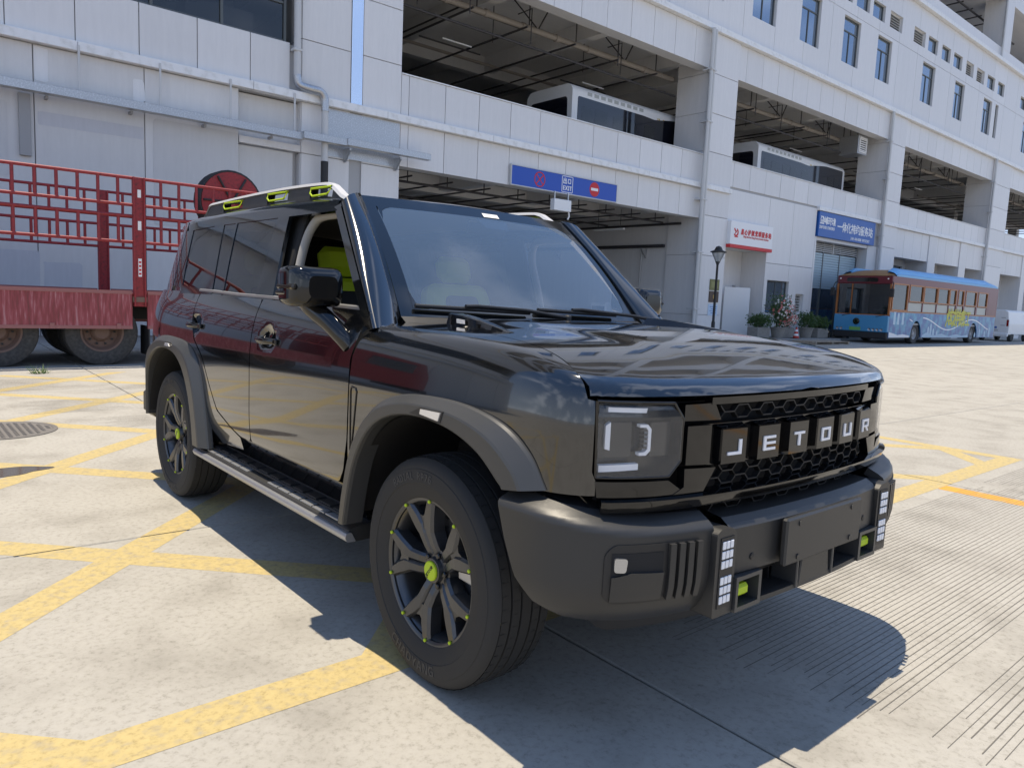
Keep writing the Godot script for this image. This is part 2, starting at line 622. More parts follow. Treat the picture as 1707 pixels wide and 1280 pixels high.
	var pn := noise_normal(51, 0.5, 2.0, 256, 2)
	M.plastic = mat(Color(0.027, 0.027, 0.027), 0.42, 0.0, 0.5)
	M.plastic.normal_enabled = true
	M.plastic.normal_texture = pn
	M.plastic.normal_scale = 0.25
	M.plastic.uv1_triplanar = true
	M.plastic.uv1_scale = Vector3.ONE * 14.0
	M.plastic_dark = mat(Color(0.014, 0.014, 0.015), 0.5)
	M.flare = mat(Color(0.05, 0.051, 0.052), 0.36, 0.1, 0.5)
	M.interior = mat(Color(0.012, 0.012, 0.013), 0.8)
	M.headliner = mat(Color(0.30, 0.29, 0.27), 0.9)
	M.lime = mat(Color(0.44, 0.58, 0.012), 0.5)
	M.lime_seat = mat(Color(0.42, 0.55, 0.008), 0.65)
	M.silver = mat(Color(0.62, 0.63, 0.65), 0.3, 0.85)
	M.satin = mat(Color(0.42, 0.43, 0.45), 0.35, 0.7)
	M.bright = mat(Color(0.80, 0.80, 0.82), 0.25, 0.6)
	M.rim = mat(Color(0.085, 0.087, 0.092), 0.3, 0.75)
	M.tyre = mat(Color(0.022, 0.0215, 0.021), 0.78)
	M.tyre.normal_enabled = true
	M.tyre.normal_texture = pn
	M.tyre.normal_scale = 0.3
	M.tyre.uv1_triplanar = true
	M.tyre.uv1_scale = Vector3.ONE * 9.0
	M.tyre_text = mat(Color(0.045, 0.043, 0.041), 0.7)
	M.disc = mat(Color(0.30, 0.30, 0.31), 0.35, 0.8)
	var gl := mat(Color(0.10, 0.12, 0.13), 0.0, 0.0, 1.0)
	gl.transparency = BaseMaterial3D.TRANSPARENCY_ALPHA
	gl.albedo_color = Color(0.38, 0.46, 0.56, 0.44)  # tinted, dusty glass; its pale blue also paints in the sky's reflection
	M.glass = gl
	var gt := mat(Color(0.004, 0.005, 0.005), 0.0, 0.0, 0.9)
	gt.transparency = BaseMaterial3D.TRANSPARENCY_ALPHA
	gt.albedo_color = Color(0.02, 0.022, 0.024, 0.86)
	M.tint = gt
	var cl := mat(Color(0.6, 0.62, 0.64), 0.0, 0.0, 0.7)
	cl.transparency = BaseMaterial3D.TRANSPARENCY_ALPHA
	cl.albedo_color = Color(0.6, 0.62, 0.64, 0.10)
	M.lens = cl
	M.frit = mat(Color(0.006, 0.007, 0.008), 0.05, 0.0, 0.8)
	M.lamp_house = mat(Color(0.008, 0.008, 0.009), 0.25)
	M.lamp_inner = mat(Color(0.05, 0.05, 0.052), 0.15, 0.6)
	M.reflector = mat(Color(0.45, 0.46, 0.48), 0.18, 0.85)
	M.dash = mat(Color(0.035, 0.036, 0.038), 0.7)
	M.chrome = mat(Color(0.7, 0.7, 0.72), 0.03, 1.0)
	M.smoke = mat(Color(0.02, 0.018, 0.016), 0.1)
	M.rail_cap = mat(Color(0.62, 0.62, 0.63), 0.35, 0.3)
	M.tint_office = mat(Color(0.01, 0.012, 0.014), 0.0, 0.0, 1.0)
	M.tint_office.transparency = BaseMaterial3D.TRANSPARENCY_ALPHA
	M.tint_office.albedo_color = Color(0.05, 0.06, 0.07, 0.55)
	M.strip = mat(Color(0.80, 0.86, 0.95), 0.18, 0.9)
	M.shutter = mat(Color(0.40, 0.50, 0.54), 0.4, 0.2)
	M.corrugated = mat(Color(0.11, 0.115, 0.12), 0.5)
	var tr := noise_tex(61, 0.03, [[0.0, Color(0.16, 0.05, 0.045)], [0.35, Color(0.26, 0.045, 0.05)], [0.62, Color(0.34, 0.075, 0.085)], [0.8, Color(0.42, 0.17, 0.18)], [1.0, Color(0.5, 0.3, 0.3)]], 512, 5)
	M.truck_side = tri_tex(mat(Color(0.92, 0.92, 0.92), 0.6), tr, 1.0)
	M.truck_side.uv1_scale = Vector3(1.1, 0.12, 1.1)
	M.truck_edge = mat(Color(0.30, 0.12, 0.11), 0.6)
	M.truck_red = tri_tex(mat(Color(0.95, 0.95, 0.95), 0.5), noise_tex(62, 0.05, [[0.0, Color(0.10, 0.02, 0.02)], [0.4, Color(0.25, 0.02, 0.025)], [1.0, Color(0.33, 0.025, 0.03)]], 256, 4), 0.8)
	M.truck_tyre = tri_tex(mat(Color(0.9, 0.9, 0.9), 0.85), noise_tex(63, 0.04, [[0.0, Color(0.03, 0.029, 0.028)], [1.0, Color(0.085, 0.08, 0.072)]], 256, 4), 0.7)
	M.rust = mat(Color(0.16, 0.10, 0.075), 0.75)
	M.bus_blue = tri_tex(mat(Color(0.95, 0.95, 0.95), 0.3), noise_tex(64, 0.022, [[0.0, Color(0.02, 0.07, 0.26)], [0.35, Color(0.03, 0.13, 0.36)], [0.6, Color(0.05, 0.24, 0.42)], [0.85, Color(0.07, 0.30, 0.48)], [1.0, Color(0.2, 0.44, 0.58)]], 512, 3), 6.2)
	M.bus_blue_plain = mat(Color(0.075, 0.27, 0.47), 0.25)
	M.bus_red = mat(Color(0.115, 0.010, 0.018), 0.3)
	M.bus_orange = mat(Color(0.34, 0.12, 0.03), 0.4)
	M.bus_glass = mat(Color(0.02, 0.025, 0.03), 0.0, 0.0, 0.8)
	M.bus_glass.transparency = BaseMaterial3D.TRANSPARENCY_ALPHA
	M.bus_glass.albedo_color = Color(0.10, 0.115, 0.13, 0.72)
	M.bus_glass_dark = mat(Color(0.008, 0.009, 0.016), 0.05, 0.0, 0.8)
	M.bus_low = mat(Color(0.40, 0.41, 0.38), 0.4)
	M.bus_pale = mat(Color(0.42, 0.56, 0.66), 0.5)
	M.bus_text = mat(Color(0.52, 0.50, 0.06), 0.5)
	M.bus_ochre = mat(Color(0.30, 0.15, 0.045), 0.5)
	M.bus_brown = mat(Color(0.16, 0.10, 0.06), 0.6)
	M.bus_sky = mat(Color(0.13, 0.40, 0.72), 0.35)
	M.logo_gold = mat(Color(0.60, 0.40, 0.04), 0.4)
	M.plate_green = mat(Color(0.16, 0.38, 0.10), 0.4)
	M.kerb = tri_tex(mat(Color(0.26, 0.255, 0.245), 0.85), ct, 3.0)
	M.lamp_glass = mat(Color(0.5, 0.5, 0.5), 0.1)
	M.lamp_glass.transparency = BaseMaterial3D.TRANSPARENCY_ALPHA
	M.lamp_glass.albedo_color = Color(0.75, 0.77, 0.78, 0.55)
	M.cone_red = mat(Color(0.50, 0.03, 0.015), 0.5)
	M.wood = tri_tex(mat(Color(0.9, 0.9, 0.9), 0.8), noise_tex(65, 0.05, [[0.0, Color(0.22, 0.17, 0.12)], [1.0, Color(0.46, 0.40, 0.32)]], 256, 4), 0.9)
	M.pot = tri_tex(mat(Color(0.24, 0.23, 0.21), 0.85), ct, 1.5)
	M.stem = mat(Color(0.07, 0.05, 0.03), 0.8)
	M.leaf = [mat(Color(0.045, 0.085, 0.025), 0.5), mat(Color(0.025, 0.055, 0.018), 0.5)]
	for lm in M.leaf:
		lm.backlight_enabled = true
		lm.backlight = Color(0.25, 0.35, 0.1)
		lm.cull_mode = BaseMaterial3D.CULL_DISABLED
	M.petal = [mat(Color(0.55, 0.16, 0.15), 0.6), mat(Color(0.68, 0.64, 0.60), 0.6)]
	M.led = mat(Color(0.82, 0.83, 0.86), 0.25)
	M.letter = mat(Color(0.82, 0.82, 0.84), 0.3)
	M.red_lamp = mat(Color(0.22, 0.006, 0.006), 0.08)
	M.paper = mat(Color(0.78, 0.78, 0.76), 0.6)

# ---------------------------------------------------------------- ground
const GROUND_TURN := 0.028
func build_ground() -> void:
	var ground := Node3D.new()
	ground.name = "ground"
	add_child(ground)
	ground.set_meta("kind", "structure")
	var base := MB.new()
	base.box(Vector3(0, -0.08, -20), Vector3(420, 0.1, 420))
	part("subgrade", base, M.subbase, ground)
	var slab_polys: Array = []
	var t := Transform3D(Basis(Vector3.UP, -GROUND_TURN), Vector3(-0.65, 0, 0.215))
	var sx := 5.93
	var sz := 4.47
	var gap := 0.012
	var k := 0
	for i in range(-3, 5):
		for j in range(-16, 6):
			var c := Vector3((i + 0.5) * sx, -0.05, (j + 0.5) * sz)
			var mb := MB.new()
			mb.box(Vector3.ZERO, Vector3(sx - gap, 0.1, sz - gap), 0.006)
			var o := place("concrete_slab", mb.mesh(), M.concrete[(i * 7 + j * 3 + 40) % 4], ground, t * Transform3D(Basis(), c))
			var poly := PackedVector2Array()
			for q in [Vector2(-1, -1), Vector2(1, -1), Vector2(1, 1), Vector2(-1, 1)]:
				var w := o.transform * Vector3(q.x * (sx - gap) * 0.5, 0, q.y * (sz - gap) * 0.5)
				poly.append(Vector2(w.x, w.z))
			slab_polys.append(poly)
			k += 1
	var fill := MB.new()
	for s in [[-18.5, 29.0]]:
		fill.box(t * Vector3(6.0, -0.03, -24.0), Vector3(48.2, 0.03, 98.6), 0.0, t.basis)
	part("joint_filler", fill, M.joint, ground)
	# the yellow box: border lines and diagonals, cut at the slab joints
	var lines: Array = []
	var hw := 0.088
	lines.append(rect(1.11, -6.04, 1.287, 7.0))
	lines.append(rect(-8.6, -6.04, 1.11, -5.87))
	var box := rect(-8.5, -5.87, 1.11, 7.0)
	for q in range(-6, 9):
		for sg in [1.0, -1.0]:
			var cx := -0.42 + 2.1 * q
			var d := Vector2(1, sg).normalized()
			var nn := Vector2(-d.y, d.x) * hw
			var c := Vector2(cx, 1.44)
			var band := PackedVector2Array([c - d * 14 - nn, c + d * 14 - nn, c + d * 14 + nn, c - d * 14 + nn])
			for pc in Geometry2D.intersect_polygons(band, box): lines.append([pc, sg])
	for e in lines:
		var poly: PackedVector2Array = e if e is PackedVector2Array else e[0]
		var y := 0.0011 if e is PackedVector2Array else (0.0008 if e[1] > 0 else 0.0005)
		paint_line(ground, slab_polys, poly, y, M.yellow)
	paint_line(ground, slab_polys, rect(1.29, -4.11, 9.0, -3.93), 0.0008, M.orange_paint)
	# sawn anti-skid grooves
	for g in [[1.42, -4.25, 2.52, -0.16], [2.62, -1.9, 3.5, -0.22], [1.42, -8.6, 2.9, -4.55], [-5.9, 0.35, -4.95, 1.25], [-4.55, -0.6, -3.9, 0.75], [-8.0, 0.6, -6.75, 2.3], [-7.0, -0.5, -6.7, 0.0], [2.62, -8.6, 3.6, -4.6]]:
		var mb := MB.new()
		var x: float = g[0]
		while x < g[2] - 0.03:
			var nx := x + 0.0265 * rng.randf_range(0.93, 1.07)
			var z0: float = g[1] + rng.randf_range(-0.3, 0.2)
			var z1: float = g[3] + rng.randf_range(-0.2, 0.1)
			var wd := rng.randf_range(0.002, 0.0038)
			var zz := [z0]
			for bnd in [0.27, -4.19]:
				if bnd > z0 + 0.02 and bnd < z1 - 0.02: zz.append(bnd)
			zz.append(z1); zz.sort()
			for q in zz.size() - 1:
				var a: float = zz[q] + 0.012; var b: float = zz[q + 1] - 0.012
				mb.quad(Vector3(x, 0.0014, a), Vector3(x, 0.0014, b), Vector3(x + wd, 0.0014, b), Vector3(x + wd, 0.0014, a))
			x = nx
		var o := part("groove_dirt", mb, M.groove, ground)
		o.set_meta("kind", "stuff")
	# manhole cover and worn patch
	var mh := MB.new()
	mh.lathe([Vector2(0.44, 0.0), Vector2(0.44, 0.006), Vector2(0.405, 0.008), Vector2(0.40, 0.003), Vector2(0.0, 0.003)], Vector3(-4.2, 0.0005, 1.55), Basis(), 40)
	for a in range(-7, 8):
		for b in range(-7, 8):
			var q := Vector2(a * 0.052, b * 0.052)
			if q.length() < 0.37: mb_stud(mh, Vector3(-4.2 + q.x, 0.005, 1.55 + q.y))
	var cover := place("manhole_cover", mh.mesh(), M.iron, self)
	meta(cover, "round studded iron manhole cover set in the concrete behind the black car", "manhole cover")
	var wet := MB.new()
	var pts := PackedVector2Array()
	for i in 40:
		var a := TAU * i / 40
		var rr := 1.0 + 0.10 * sin(3 * a + 1) + 0.06 * sin(7 * a)
		pts.append(Vector2(-2.54 + cos(a) * 0.16 * rr, -(1.86 + sin(a) * 0.42 * rr)))
	wet.prism(pts, 0.003, Transform3D(Basis(Vector3.RIGHT, Vector3.FORWARD, Vector3.UP), Vector3(0, 0.0005, 0)), 0.0, false)
	var w := place("puddle", wet.mesh(), M.wet, self)
	meta(w, "small dark puddle on the concrete near the rear wheel of the black car", "puddle")

func mb_stud(mb: MB, c: Vector3) -> void:
	mb.box(c, Vector3(0.03, 0.006, 0.012), 0.0, Basis(Vector3.UP, PI / 4 if (int(c.x * 1000) + int(c.z * 1000)) % 2 == 0 else -PI / 4))

func paint_line(ground: Node, slabs: Array, poly: PackedVector2Array, y: float, m: Material) -> void:
	var mb := MB.new()
	for s in slabs:
		for pc in Geometry2D.intersect_polygons(poly, s):
			var T := Geometry2D.triangulate_polygon(pc)
			for k in range(0, T.size(), 3):
				var a := Vector3(pc[T[k]].x, y, pc[T[k]].y)
				var b := Vector3(pc[T[k + 1]].x, y, pc[T[k + 1]].y)
				var c := Vector3(pc[T[k + 2]].x, y, pc[T[k + 2]].y)
				if (b - a).cross(c - a).y > 0: mb.tri(a, b, c)
				else: mb.tri(a, c, b)
	if mb.v.size() > 0: part("painted_line", mb, m, ground)

# ---------------------------------------------------------------- the car
class Plan:
	var p := PackedVector2Array()
	var s0 := 0.0
	var st := 0.004
	func _init(dense: PackedVector2Array, ref_x: float) -> void:
		var acc := 0.0
		var nxt := 0.0
		p.append(dense[0])
		nxt = st
		for i in range(1, dense.size()):
			var d := dense[i].distance_to(dense[i - 1])
			while acc + d >= nxt:
				p.append(dense[i - 1].lerp(dense[i], (nxt - acc) / d))
				nxt += st
			acc += d
		for i in p.size():
			if p[i].x >= ref_x:
				s0 = ref_x - i * st
				break
	func pos(s: float) -> Vector2:
		var t := clampf((s - s0) / st, 0, p.size() - 1.001)
		var i := int(t)
		return p[i].lerp(p[i + 1], t - i)
	func nor(s: float) -> Vector2:
		var a := pos(s - 0.02); var b := pos(s + 0.02)
		var t := (b - a).normalized()
		return Vector2(-t.y, t.x)
	func end() -> float:
		return s0 + (p.size() - 1.01) * st
	func s_at_z(z: float) -> float:       # in the front part
		for i in range(p.size() - 1, 0, -1):
			if p[i].y >= z: return s0 + (i + (0.0 if i + 1 >= p.size() else (p[i].y - z) / max(1e-6, p[i].y - p[i + 1].y))) * st
		return 0.0

var PB: Plan       # body
var PQ: Plan       # bumper
var OFF_D: PackedFloat32Array
var OFF_F: PackedFloat32Array
var Y_F: PackedFloat32Array
var OFF_Q: PackedFloat32Array
var ZG: PackedFloat32Array
var ROOF: PackedFloat32Array
var car: Node3D

func b3(pn: Plan, s: float, off: float, y: float) -> Vector3:
	var q := pn.pos(s) + pn.nor(s) * off
	return Vector3(q.x, y, q.y)

func hood_y(x: float, z: float) -> float:
	var az := absf(z)
	var xf := front_x(az)
	var d: float = max(0.0, xf - x)
	var y := 1.066 + 0.03 * (1.0 - exp(-d / 0.012)) + 0.108 * (1.0 - exp(-d / 0.24))
	var k := sstep(0.02, 0.35, d)
	y += 0.026 * (1.0 - pow(az / 0.86, 2.0)) * k
	y += 0.011 * (1.0 - sstep(0.34, 0.50, az)) * sstep(0.12, 0.6, d)
	return y

func front_x(az: float) -> float:
	return look(FX, 0.0, 0.94, az)
var FX: PackedFloat32Array

func f_door(s: float, v: float) -> Vector3:
	var off := look(OFF_D, 0.3, 1.4, v)
	for h in [[0.055, 1.085], [-0.975, 1.098]]:
		var d := Vector2((s - h[0]) / 0.105, (v - h[1] - 0.004) / 0.062).length()
		off -= 0.026 * (1.0 - sstep(0.35, 1.0, d))
	return b3(PB, s, off, v)

func f_body(s: float, v: float) -> Vector3:
	return b3(PB, s, look(OFF_D, 0.3, 1.4, v), v)

func f_fend(s: float, v: float) -> Vector3:
	var off := look(OFF_F, 0.3, 1.5, v)
	var q := PB.pos(s) + PB.nor(s) * off
	var y := look(Y_F, 0.3, 1.5, v)
	var t := sstep(1.04, 1.22, v)
	if t > 0.0: y = lerpf(y, hood_y(q.x, q.y), t)
	return Vector3(q.x, y, q.y)

func f_hood(x: float, z: float) -> Vector3:
	return Vector3(x, hood_y(x, z), z)

func f_glass(x: float, y: float) -> Vector3:
	return Vector3(x, y, look(ZG, 1.2, 1.8, y) - rear_in(x, 0.0))

func rear_in(x: float, k: float) -> float:
	var d: float = max(0.0, -1.45 - x)
	return 0.22 * d * d + k

func f_roof(x: float, z: float) -> Vector3:
	var y := look(ROOF, -2.2, 0.6, x)
	var a := absf(z)
	y -= 0.030 * pow(a / 0.62, 2.0)
	if a > 0.60: y -= 0.9 * pow(a - 0.60, 1.6)
	return Vector3(x, y, z)

func both(called: String, m: Material, fn: Callable, parent: Node = null) -> void:
	for mir in [false, true]:
		var mb := MB.new()
		mb.mir = mir
		fn.call(mb)
		part(called, mb, m, parent if parent else car)

func build_car() -> void:
	var dense := spline2([[-2.115, 0.0], [-2.115, 0.3], [-2.112, 0.55], [-2.10, 0.70], [-2.065, 0.81], [-1.98, 0.885], [-1.8, 0.925], [-1.5, 0.938], [-1.0, 0.94], [0.0, 0.94], [0.8, 0.94], [1.3, 0.94], [1.65, 0.938], [1.85, 0.931], [1.97, 0.915], [2.045, 0.882], [2.09, 0.836], [2.125, 0.77], [2.155, 0.69], [2.180, 0.58], [2.200, 0.45], [2.215, 0.28], [2.222, 0.12], [2.224, 0.0]], 14)
	PB = Plan.new(dense, 0.0)
	PQ = Plan.new(spline2([[1.6, 0.985], [1.8, 0.990], [1.95, 0.978], [2.05, 0.945], [2.125, 0.885], [2.18, 0.80], [2.218, 0.70], [2.245, 0.60], [2.262, 0.50], [2.278, 0.36], [2.288, 0.2], [2.292, 0.0]], 14), 1.7)
	OFF_D = lut([[0.3, -0.06], [0.45, -0.045], [0.52, -0.026], [0.58, -0.010], [0.66, -0.002], [0.75, 0.0], [0.92, 0.0], [1.0, -0.002], [1.07, -0.008], [1.13, -0.018], [1.19, -0.034], [1.235, -0.052], [1.27, -0.068], [1.4, -0.12]], 0.3, 1.4)
	OFF_F = lut([[0.3, -0.06], [0.5, -0.03], [0.58, -0.010], [0.66, -0.002], [0.8, 0.0], [0.95, 0.0], [1.02, -0.004], [1.08, -0.015], [1.13, -0.036], [1.17, -0.064], [1.21, -0.098], [1.26, -0.145], [1.32, -0.205], [1.38, -0.265], [1.5, -0.385]], 0.3, 1.5)
	Y_F = lut([[0.3, 0.3], [1.0, 1.0], [1.08, 1.078], [1.13, 1.122], [1.17, 1.150], [1.21, 1.170], [1.26, 1.185], [1.32, 1.195], [1.38, 1.20], [1.5, 1.205]], 0.3, 1.5)
	ZG = lut([[1.2, 0.888], [1.265, 0.870], [1.4, 0.834], [1.55, 0.792], [1.68, 0.752], [1.72, 0.737], [1.8, 0.70]], 1.2, 1.8)
	ROOF = lut([[-2.2, 1.735], [-2.05, 1.77], [-1.8, 1.79], [-1.3, 1.803], [-0.6, 1.81], [0.0, 1.80], [0.22, 1.787], [0.36, 1.768], [0.43, 1.752], [0.6, 1.70]], -2.2, 0.6)
	FX = PackedFloat32Array()
	for i in 201:
		var z := 0.94 * i / 200.0
		var s := PB.s_at_z(z)
		FX.append(PB.pos(s).x)
	FX[0] = FX[1]
	car = thing("off_road_car", "glossy black boxy four wheel drive car parked on yellow hatching with lime seats", "car")
	car_body()
	car_front()
	car_top()
	car_wheels()
	car_interior()
	car_trim()

func arch_front(k: float) -> Array:      # from rear to front, k=0 inner lip, 1 outer edge
	var inn := [[0.925, 0.44], [0.955, 0.57], [1.0, 0.70], [1.075, 0.81], [1.17, 0.88], [1.30, 0.918], [1.45, 0.927], [1.60, 0.910], [1.73, 0.865], [1.82, 0.80], [1.835, 0.787]]
	var out := [[0.86, 0.44], [0.885, 0.58], [0.935, 0.74], [1.01, 0.855], [1.115, 0.935], [1.26, 0.982], [1.43, 0.998], [1.63, 0.995], [1.80, 0.962], [1.905, 0.895], [1.965, 0.805]]
	var r := []
	for i in inn.size(): r.append([lerpf(inn[i][0], out[i][0], k), lerpf(inn[i][1], out[i][1], k)])
	return r

func arch_rear(k: float) -> Array:       # from front to rear
	var inn := [[-0.862, 0.43], [-0.895, 0.58], [-0.955, 0.72], [-1.05, 0.835], [-1.18, 0.905], [-1.34, 0.93], [-1.50, 0.922], [-1.66, 0.87], [-1.79, 0.77], [-1.87, 0.62], [-1.90, 0.45]]
	var out := [[-0.69, 0.43], [-0.735, 0.60], [-0.80, 0.78], [-0.91, 0.92], [-1.07, 0.985], [-1.30, 1.003], [-1.56, 0.995], [-1.75, 0.93], [-1.89, 0.81], [-1.975, 0.64], [-2.0, 0.45]]
	var r := []
	for i in inn.size(): r.append([lerpf(inn[i][0], out[i][0], k), lerpf(inn[i][1], out[i][1], k)])
	return r

func rev(a: Array) -> Array:
	var b := a.duplicate(); b.reverse(); return b

func car_body() -> void:
	var cell := Vector2(0.035, 0.03)
	# doors
	both("front_door", M.paint, func(mb: MB):
		mb.patch(rounded(pl([[-0.126, 0.572], [0.785, 0.572], [0.83, 0.63], [0.858, 0.75], [0.864, 0.98], [0.862, 1.07], [0.902, 1.18], [0.926, 1.25], [-0.126, 1.268]]), 0.02), f_door, cell, 0.022))
	both("rear_door", M.paint, func(mb: MB):
		mb.patch(rounded(pl([[-0.134, 1.268], [-0.134, 0.572], [-0.27, 0.572], [-0.38, 0.60], [-0.58, 0.665], [-0.70, 0.79], [-0.82, 0.935], [-0.96, 1.02], [-1.03, 1.13], [-1.052, 1.278]]), 0.03), f_door, cell, 0.022))
	# rear quarter
	var q := [[-1.060, 1.278], [-1.038, 1.128], [-0.968, 1.014], [-0.828, 0.928], [-0.708, 0.785], [-0.588, 0.658], [-0.385, 0.592], [-0.28, 0.564], [-0.28, 0.50], [-0.72, 0.47]]
	for e in arch_rear(0.55): q.append(e)
	q += [[-2.05, 0.50], [-2.36, 0.50], [-2.36, 1.278]]
	both("rear_quarter_panel", M.paint, func(mb: MB): mb.patch(pl(q), f_body, cell, 0.022))
	# front fender
	var seam := [[0.934, 1.345], [1.2, 1.325], [1.5, 1.300], [1.75, 1.262], [1.88, 1.228], [1.955, 1.195], [2.005, 1.160], [2.045, 1.115], [2.066, 1.066]]
	var f := []
	f += spline2arr(seam, 4)
	f += [[2.088, 1.062], [2.089, 1.03], [2.089, 0.87], [2.10, 0.845], [2.10, 0.805]]
	f += [[1.95, 0.80]]
	for e in rev(arch_front(0.6)).slice(1): f.append(e)
	f += [[0.872, 0.50], [0.868, 0.75], [0.873, 0.98], [0.871, 1.07], [0.911, 1.18], [0.934, 1.25]]
	both("front_fender", M.paint, func(mb: MB): mb.patch(pl(f), f_fend, Vector2(0.022, 0.018), 0.02))
	# hood: outline in plan, edges just inside the fender seam
	var hp := []
	for e in spline2arr(seam, 4):
		var w := f_fend(e[0], e[1])
		hp.append([w.x - 0.001, w.z - 0.004])
	hp.insert(0, [0.905, hp[0][1]])
	hp[1] = [0.95, hp[1][1]]
	var front := []
	var s := 2.076
	while s < PB.end() - 0.03:
		var w := PB.pos(s)
		front.append([w.x - 0.004, w.y])
		s += 0.03
	var all := []
	all += hp
	all += front
	var left := []
	for e in rev(front): left.append([e[0], -e[1]])
	for e in rev(hp): left.append([e[0], -e[1]])
	all += [[2.218, 0.0]]
	all += left
	all += [[0.985, -0.30], [1.0, 0.0], [0.985, 0.30]]
	var mb := MB.new()
	mb.patch(pl(all), f_hood, Vector2(0.016, 0.03), 0.02, true)
	part("hood", mb, M.paint, car)
	# sill, inner shell and floor
	both("sill_panel", M.gloss, func(b: MB): b.patch(pl([[-0.74, 0.40], [0.88, 0.40], [0.87, 0.565], [-0.28, 0.565], [-0.70, 0.56]]), func(u, v): return f_body(u, v) - Vector3(0, 0, 0.012 + 0.25 * max(0.0, 0.56 - v)), Vector2(0.06, 0.03), 0.02))
	var sh := MB.new()
	sh.box(Vector3(-0.3, 0.46, 0), Vector3(3.3, 0.12, 1.60), 0.02)
	sh.box(Vector3(1.5, 0.60, 0), Vector3(1.05, 0.34, 1.02), 0.03)
	sh.box(Vector3(-1.5, 0.60, 0), Vector3(1.1, 0.34, 1.02), 0.03)
	for sg in [-1, 1]:
		sh.box(Vector3(-0.1, 0.82, 0.845 * sg), Vector3(1.86, 0.80, 0.02))
		sh.box(Vector3(-1.6, 1.06, 0.80 * sg), Vector3(0.9, 0.34, 0.02))
	for sg in [-1, 1]:
		sh.box(Vector3(1.95, 0.60, 0.68 * sg), Vector3(0.30, 0.02, 0.40))
		sh.box(Vector3(2.06, 0.585, 0.45 * sg), Vector3(0.20, 0.02, 0.60))
	part("underbody", sh, M.plastic_dark, car)
	# wheel housings
	for x in [1.40, -1.40]:
		both("wheel_housing", M.plastic_dark, func(b: MB):
			var rows := []
			for k in 21:
				var a := PI * (0.055 + 0.90 * k / 20.0)
				var p := Vector3(x + cos(a) * 0.50, 0.40 + sin(a) * 0.53, 0.0)
				rows.append(PackedVector3Array([p + Vector3(0, 0, 0.50), p + Vector3(0, 0, 0.72), p + Vector3(0, 0, 0.935)]))
			b.grid(rows)
			var c := Vector3(x, 0.4, 0.50)
			for k in 20: b.tri(c, rows[k][0], rows[k + 1][0]))
	# flares
	for e in [[true, M.flare], [false, M.flare]]:
		var isf: bool = e[0]
		both("wheel_arch_flare", e[1], func(b: MB):
			var rows := []
			var prof := [[0.0, 0.90], [0.0, 0.968], [0.04, 0.980], [0.10, 0.985], [0.55, 0.985], [0.62, 0.982], [0.95, 0.952], [1.0, 0.944], [1.0, 0.92]]
			for pr in prof:
				var c := spline2(arch_front(pr[0]) if isf else arch_rear(pr[0]), 5)
				var row := PackedVector3Array()
				for w in c:
					var z: float = pr[1]
					if w.x < -1.7: z -= 0.35 * pow(-1.7 - w.x, 2.0) * 2.0
					if w.x > 1.75: z -= 0.25 * pow(w.x - 1.75, 2.0) * 2.0
					row.append(Vector3(w.x, w.y, z))
				rows.append(row)
			for k in rows.size() - 1:
				b.grid([rows[k], rows[k + 1]], isf)
			for en in [0, rows[0].size() - 1]:
				var cc := PackedVector3Array()
				for rw in rows: cc.append(rw[en])
				for k in range(1, cc.size() - 1): b.tri(cc[0], cc[k], cc[k + 1]))
	# flare badges (recess with bright tab)
	both("flare_badge_recess", M.plastic_dark, func(b: MB): b.prism(pl([[1.37, 0.938], [1.435, 0.964], [1.56, 0.968], [1.545, 0.93]]), 0.004, Transform3D(Basis(), Vector3(0, 0, 0.983))))
	both("flare_badge", M.bright, func(b: MB): b.prism(pl([[1.437, 0.944], [1.44, 0.960], [1.55, 0.963], [1.538, 0.936]]), 0.004, Transform3D(Basis(), Vector3(0, 0, 0.987))))
	both("flare_badge_recess", M.plastic_dark, func(b: MB): b.prism(pl([[-1.36, 0.94], [-1.34, 0.975], [-1.22, 0.975], [-1.20, 0.952]]), 0.004, Transform3D(Basis(), Vector3(0, 0, 0.983))))
	both("flare_badge", M.bright, func(b: MB): b.prism(pl([[-1.34, 0.948], [-1.33, 0.968], [-1.27, 0.968], [-1.25, 0.95]]), 0.004, Transform3D(Basis(), Vector3(0, 0, 0.987))))
	both("fender_side_trim", M.gloss, func(b: MB):
		var lp := []
		for e in [[0.888, 0.72], [0.886, 0.95], [0.893, 0.965], [0.925, 0.962], [0.932, 0.95], [0.905, 0.76], [0.895, 0.715]]:
			lp.append(f_fend(e[0], e[1]) + Vector3(0, 0, 0.001))
		b.tube(lp, 0.0035, 6, -1.0, true))
	# running boards
	both("side_step", M.plastic, func(b: MB):
		b.prism(rounded(pl([[0.80, 0.365], [0.935, 0.362], [0.955, 0.385], [0.952, 0.412], [0.93, 0.418], [0.80, 0.43]]), 0.008, 2), 1.79, Transform3D(Basis(Vector3(0, 0, 1), Vector3.UP, Vector3(-1, 0, 0)), Vector3(0.915, 0, 0)), 0.004))
	both("step_rail", M.satin, func(b: MB):
		b.prism(rounded(pl([[0.925, 0.366], [0.962, 0.368], [0.972, 0.386], [0.966, 0.402], [0.945, 0.404]]), 0.005, 2), 1.81, Transform3D(Basis(Vector3(0, 0, 1), Vector3.UP, Vector3(-1, 0, 0)), Vector3(0.925, 0, 0)), 0.003))
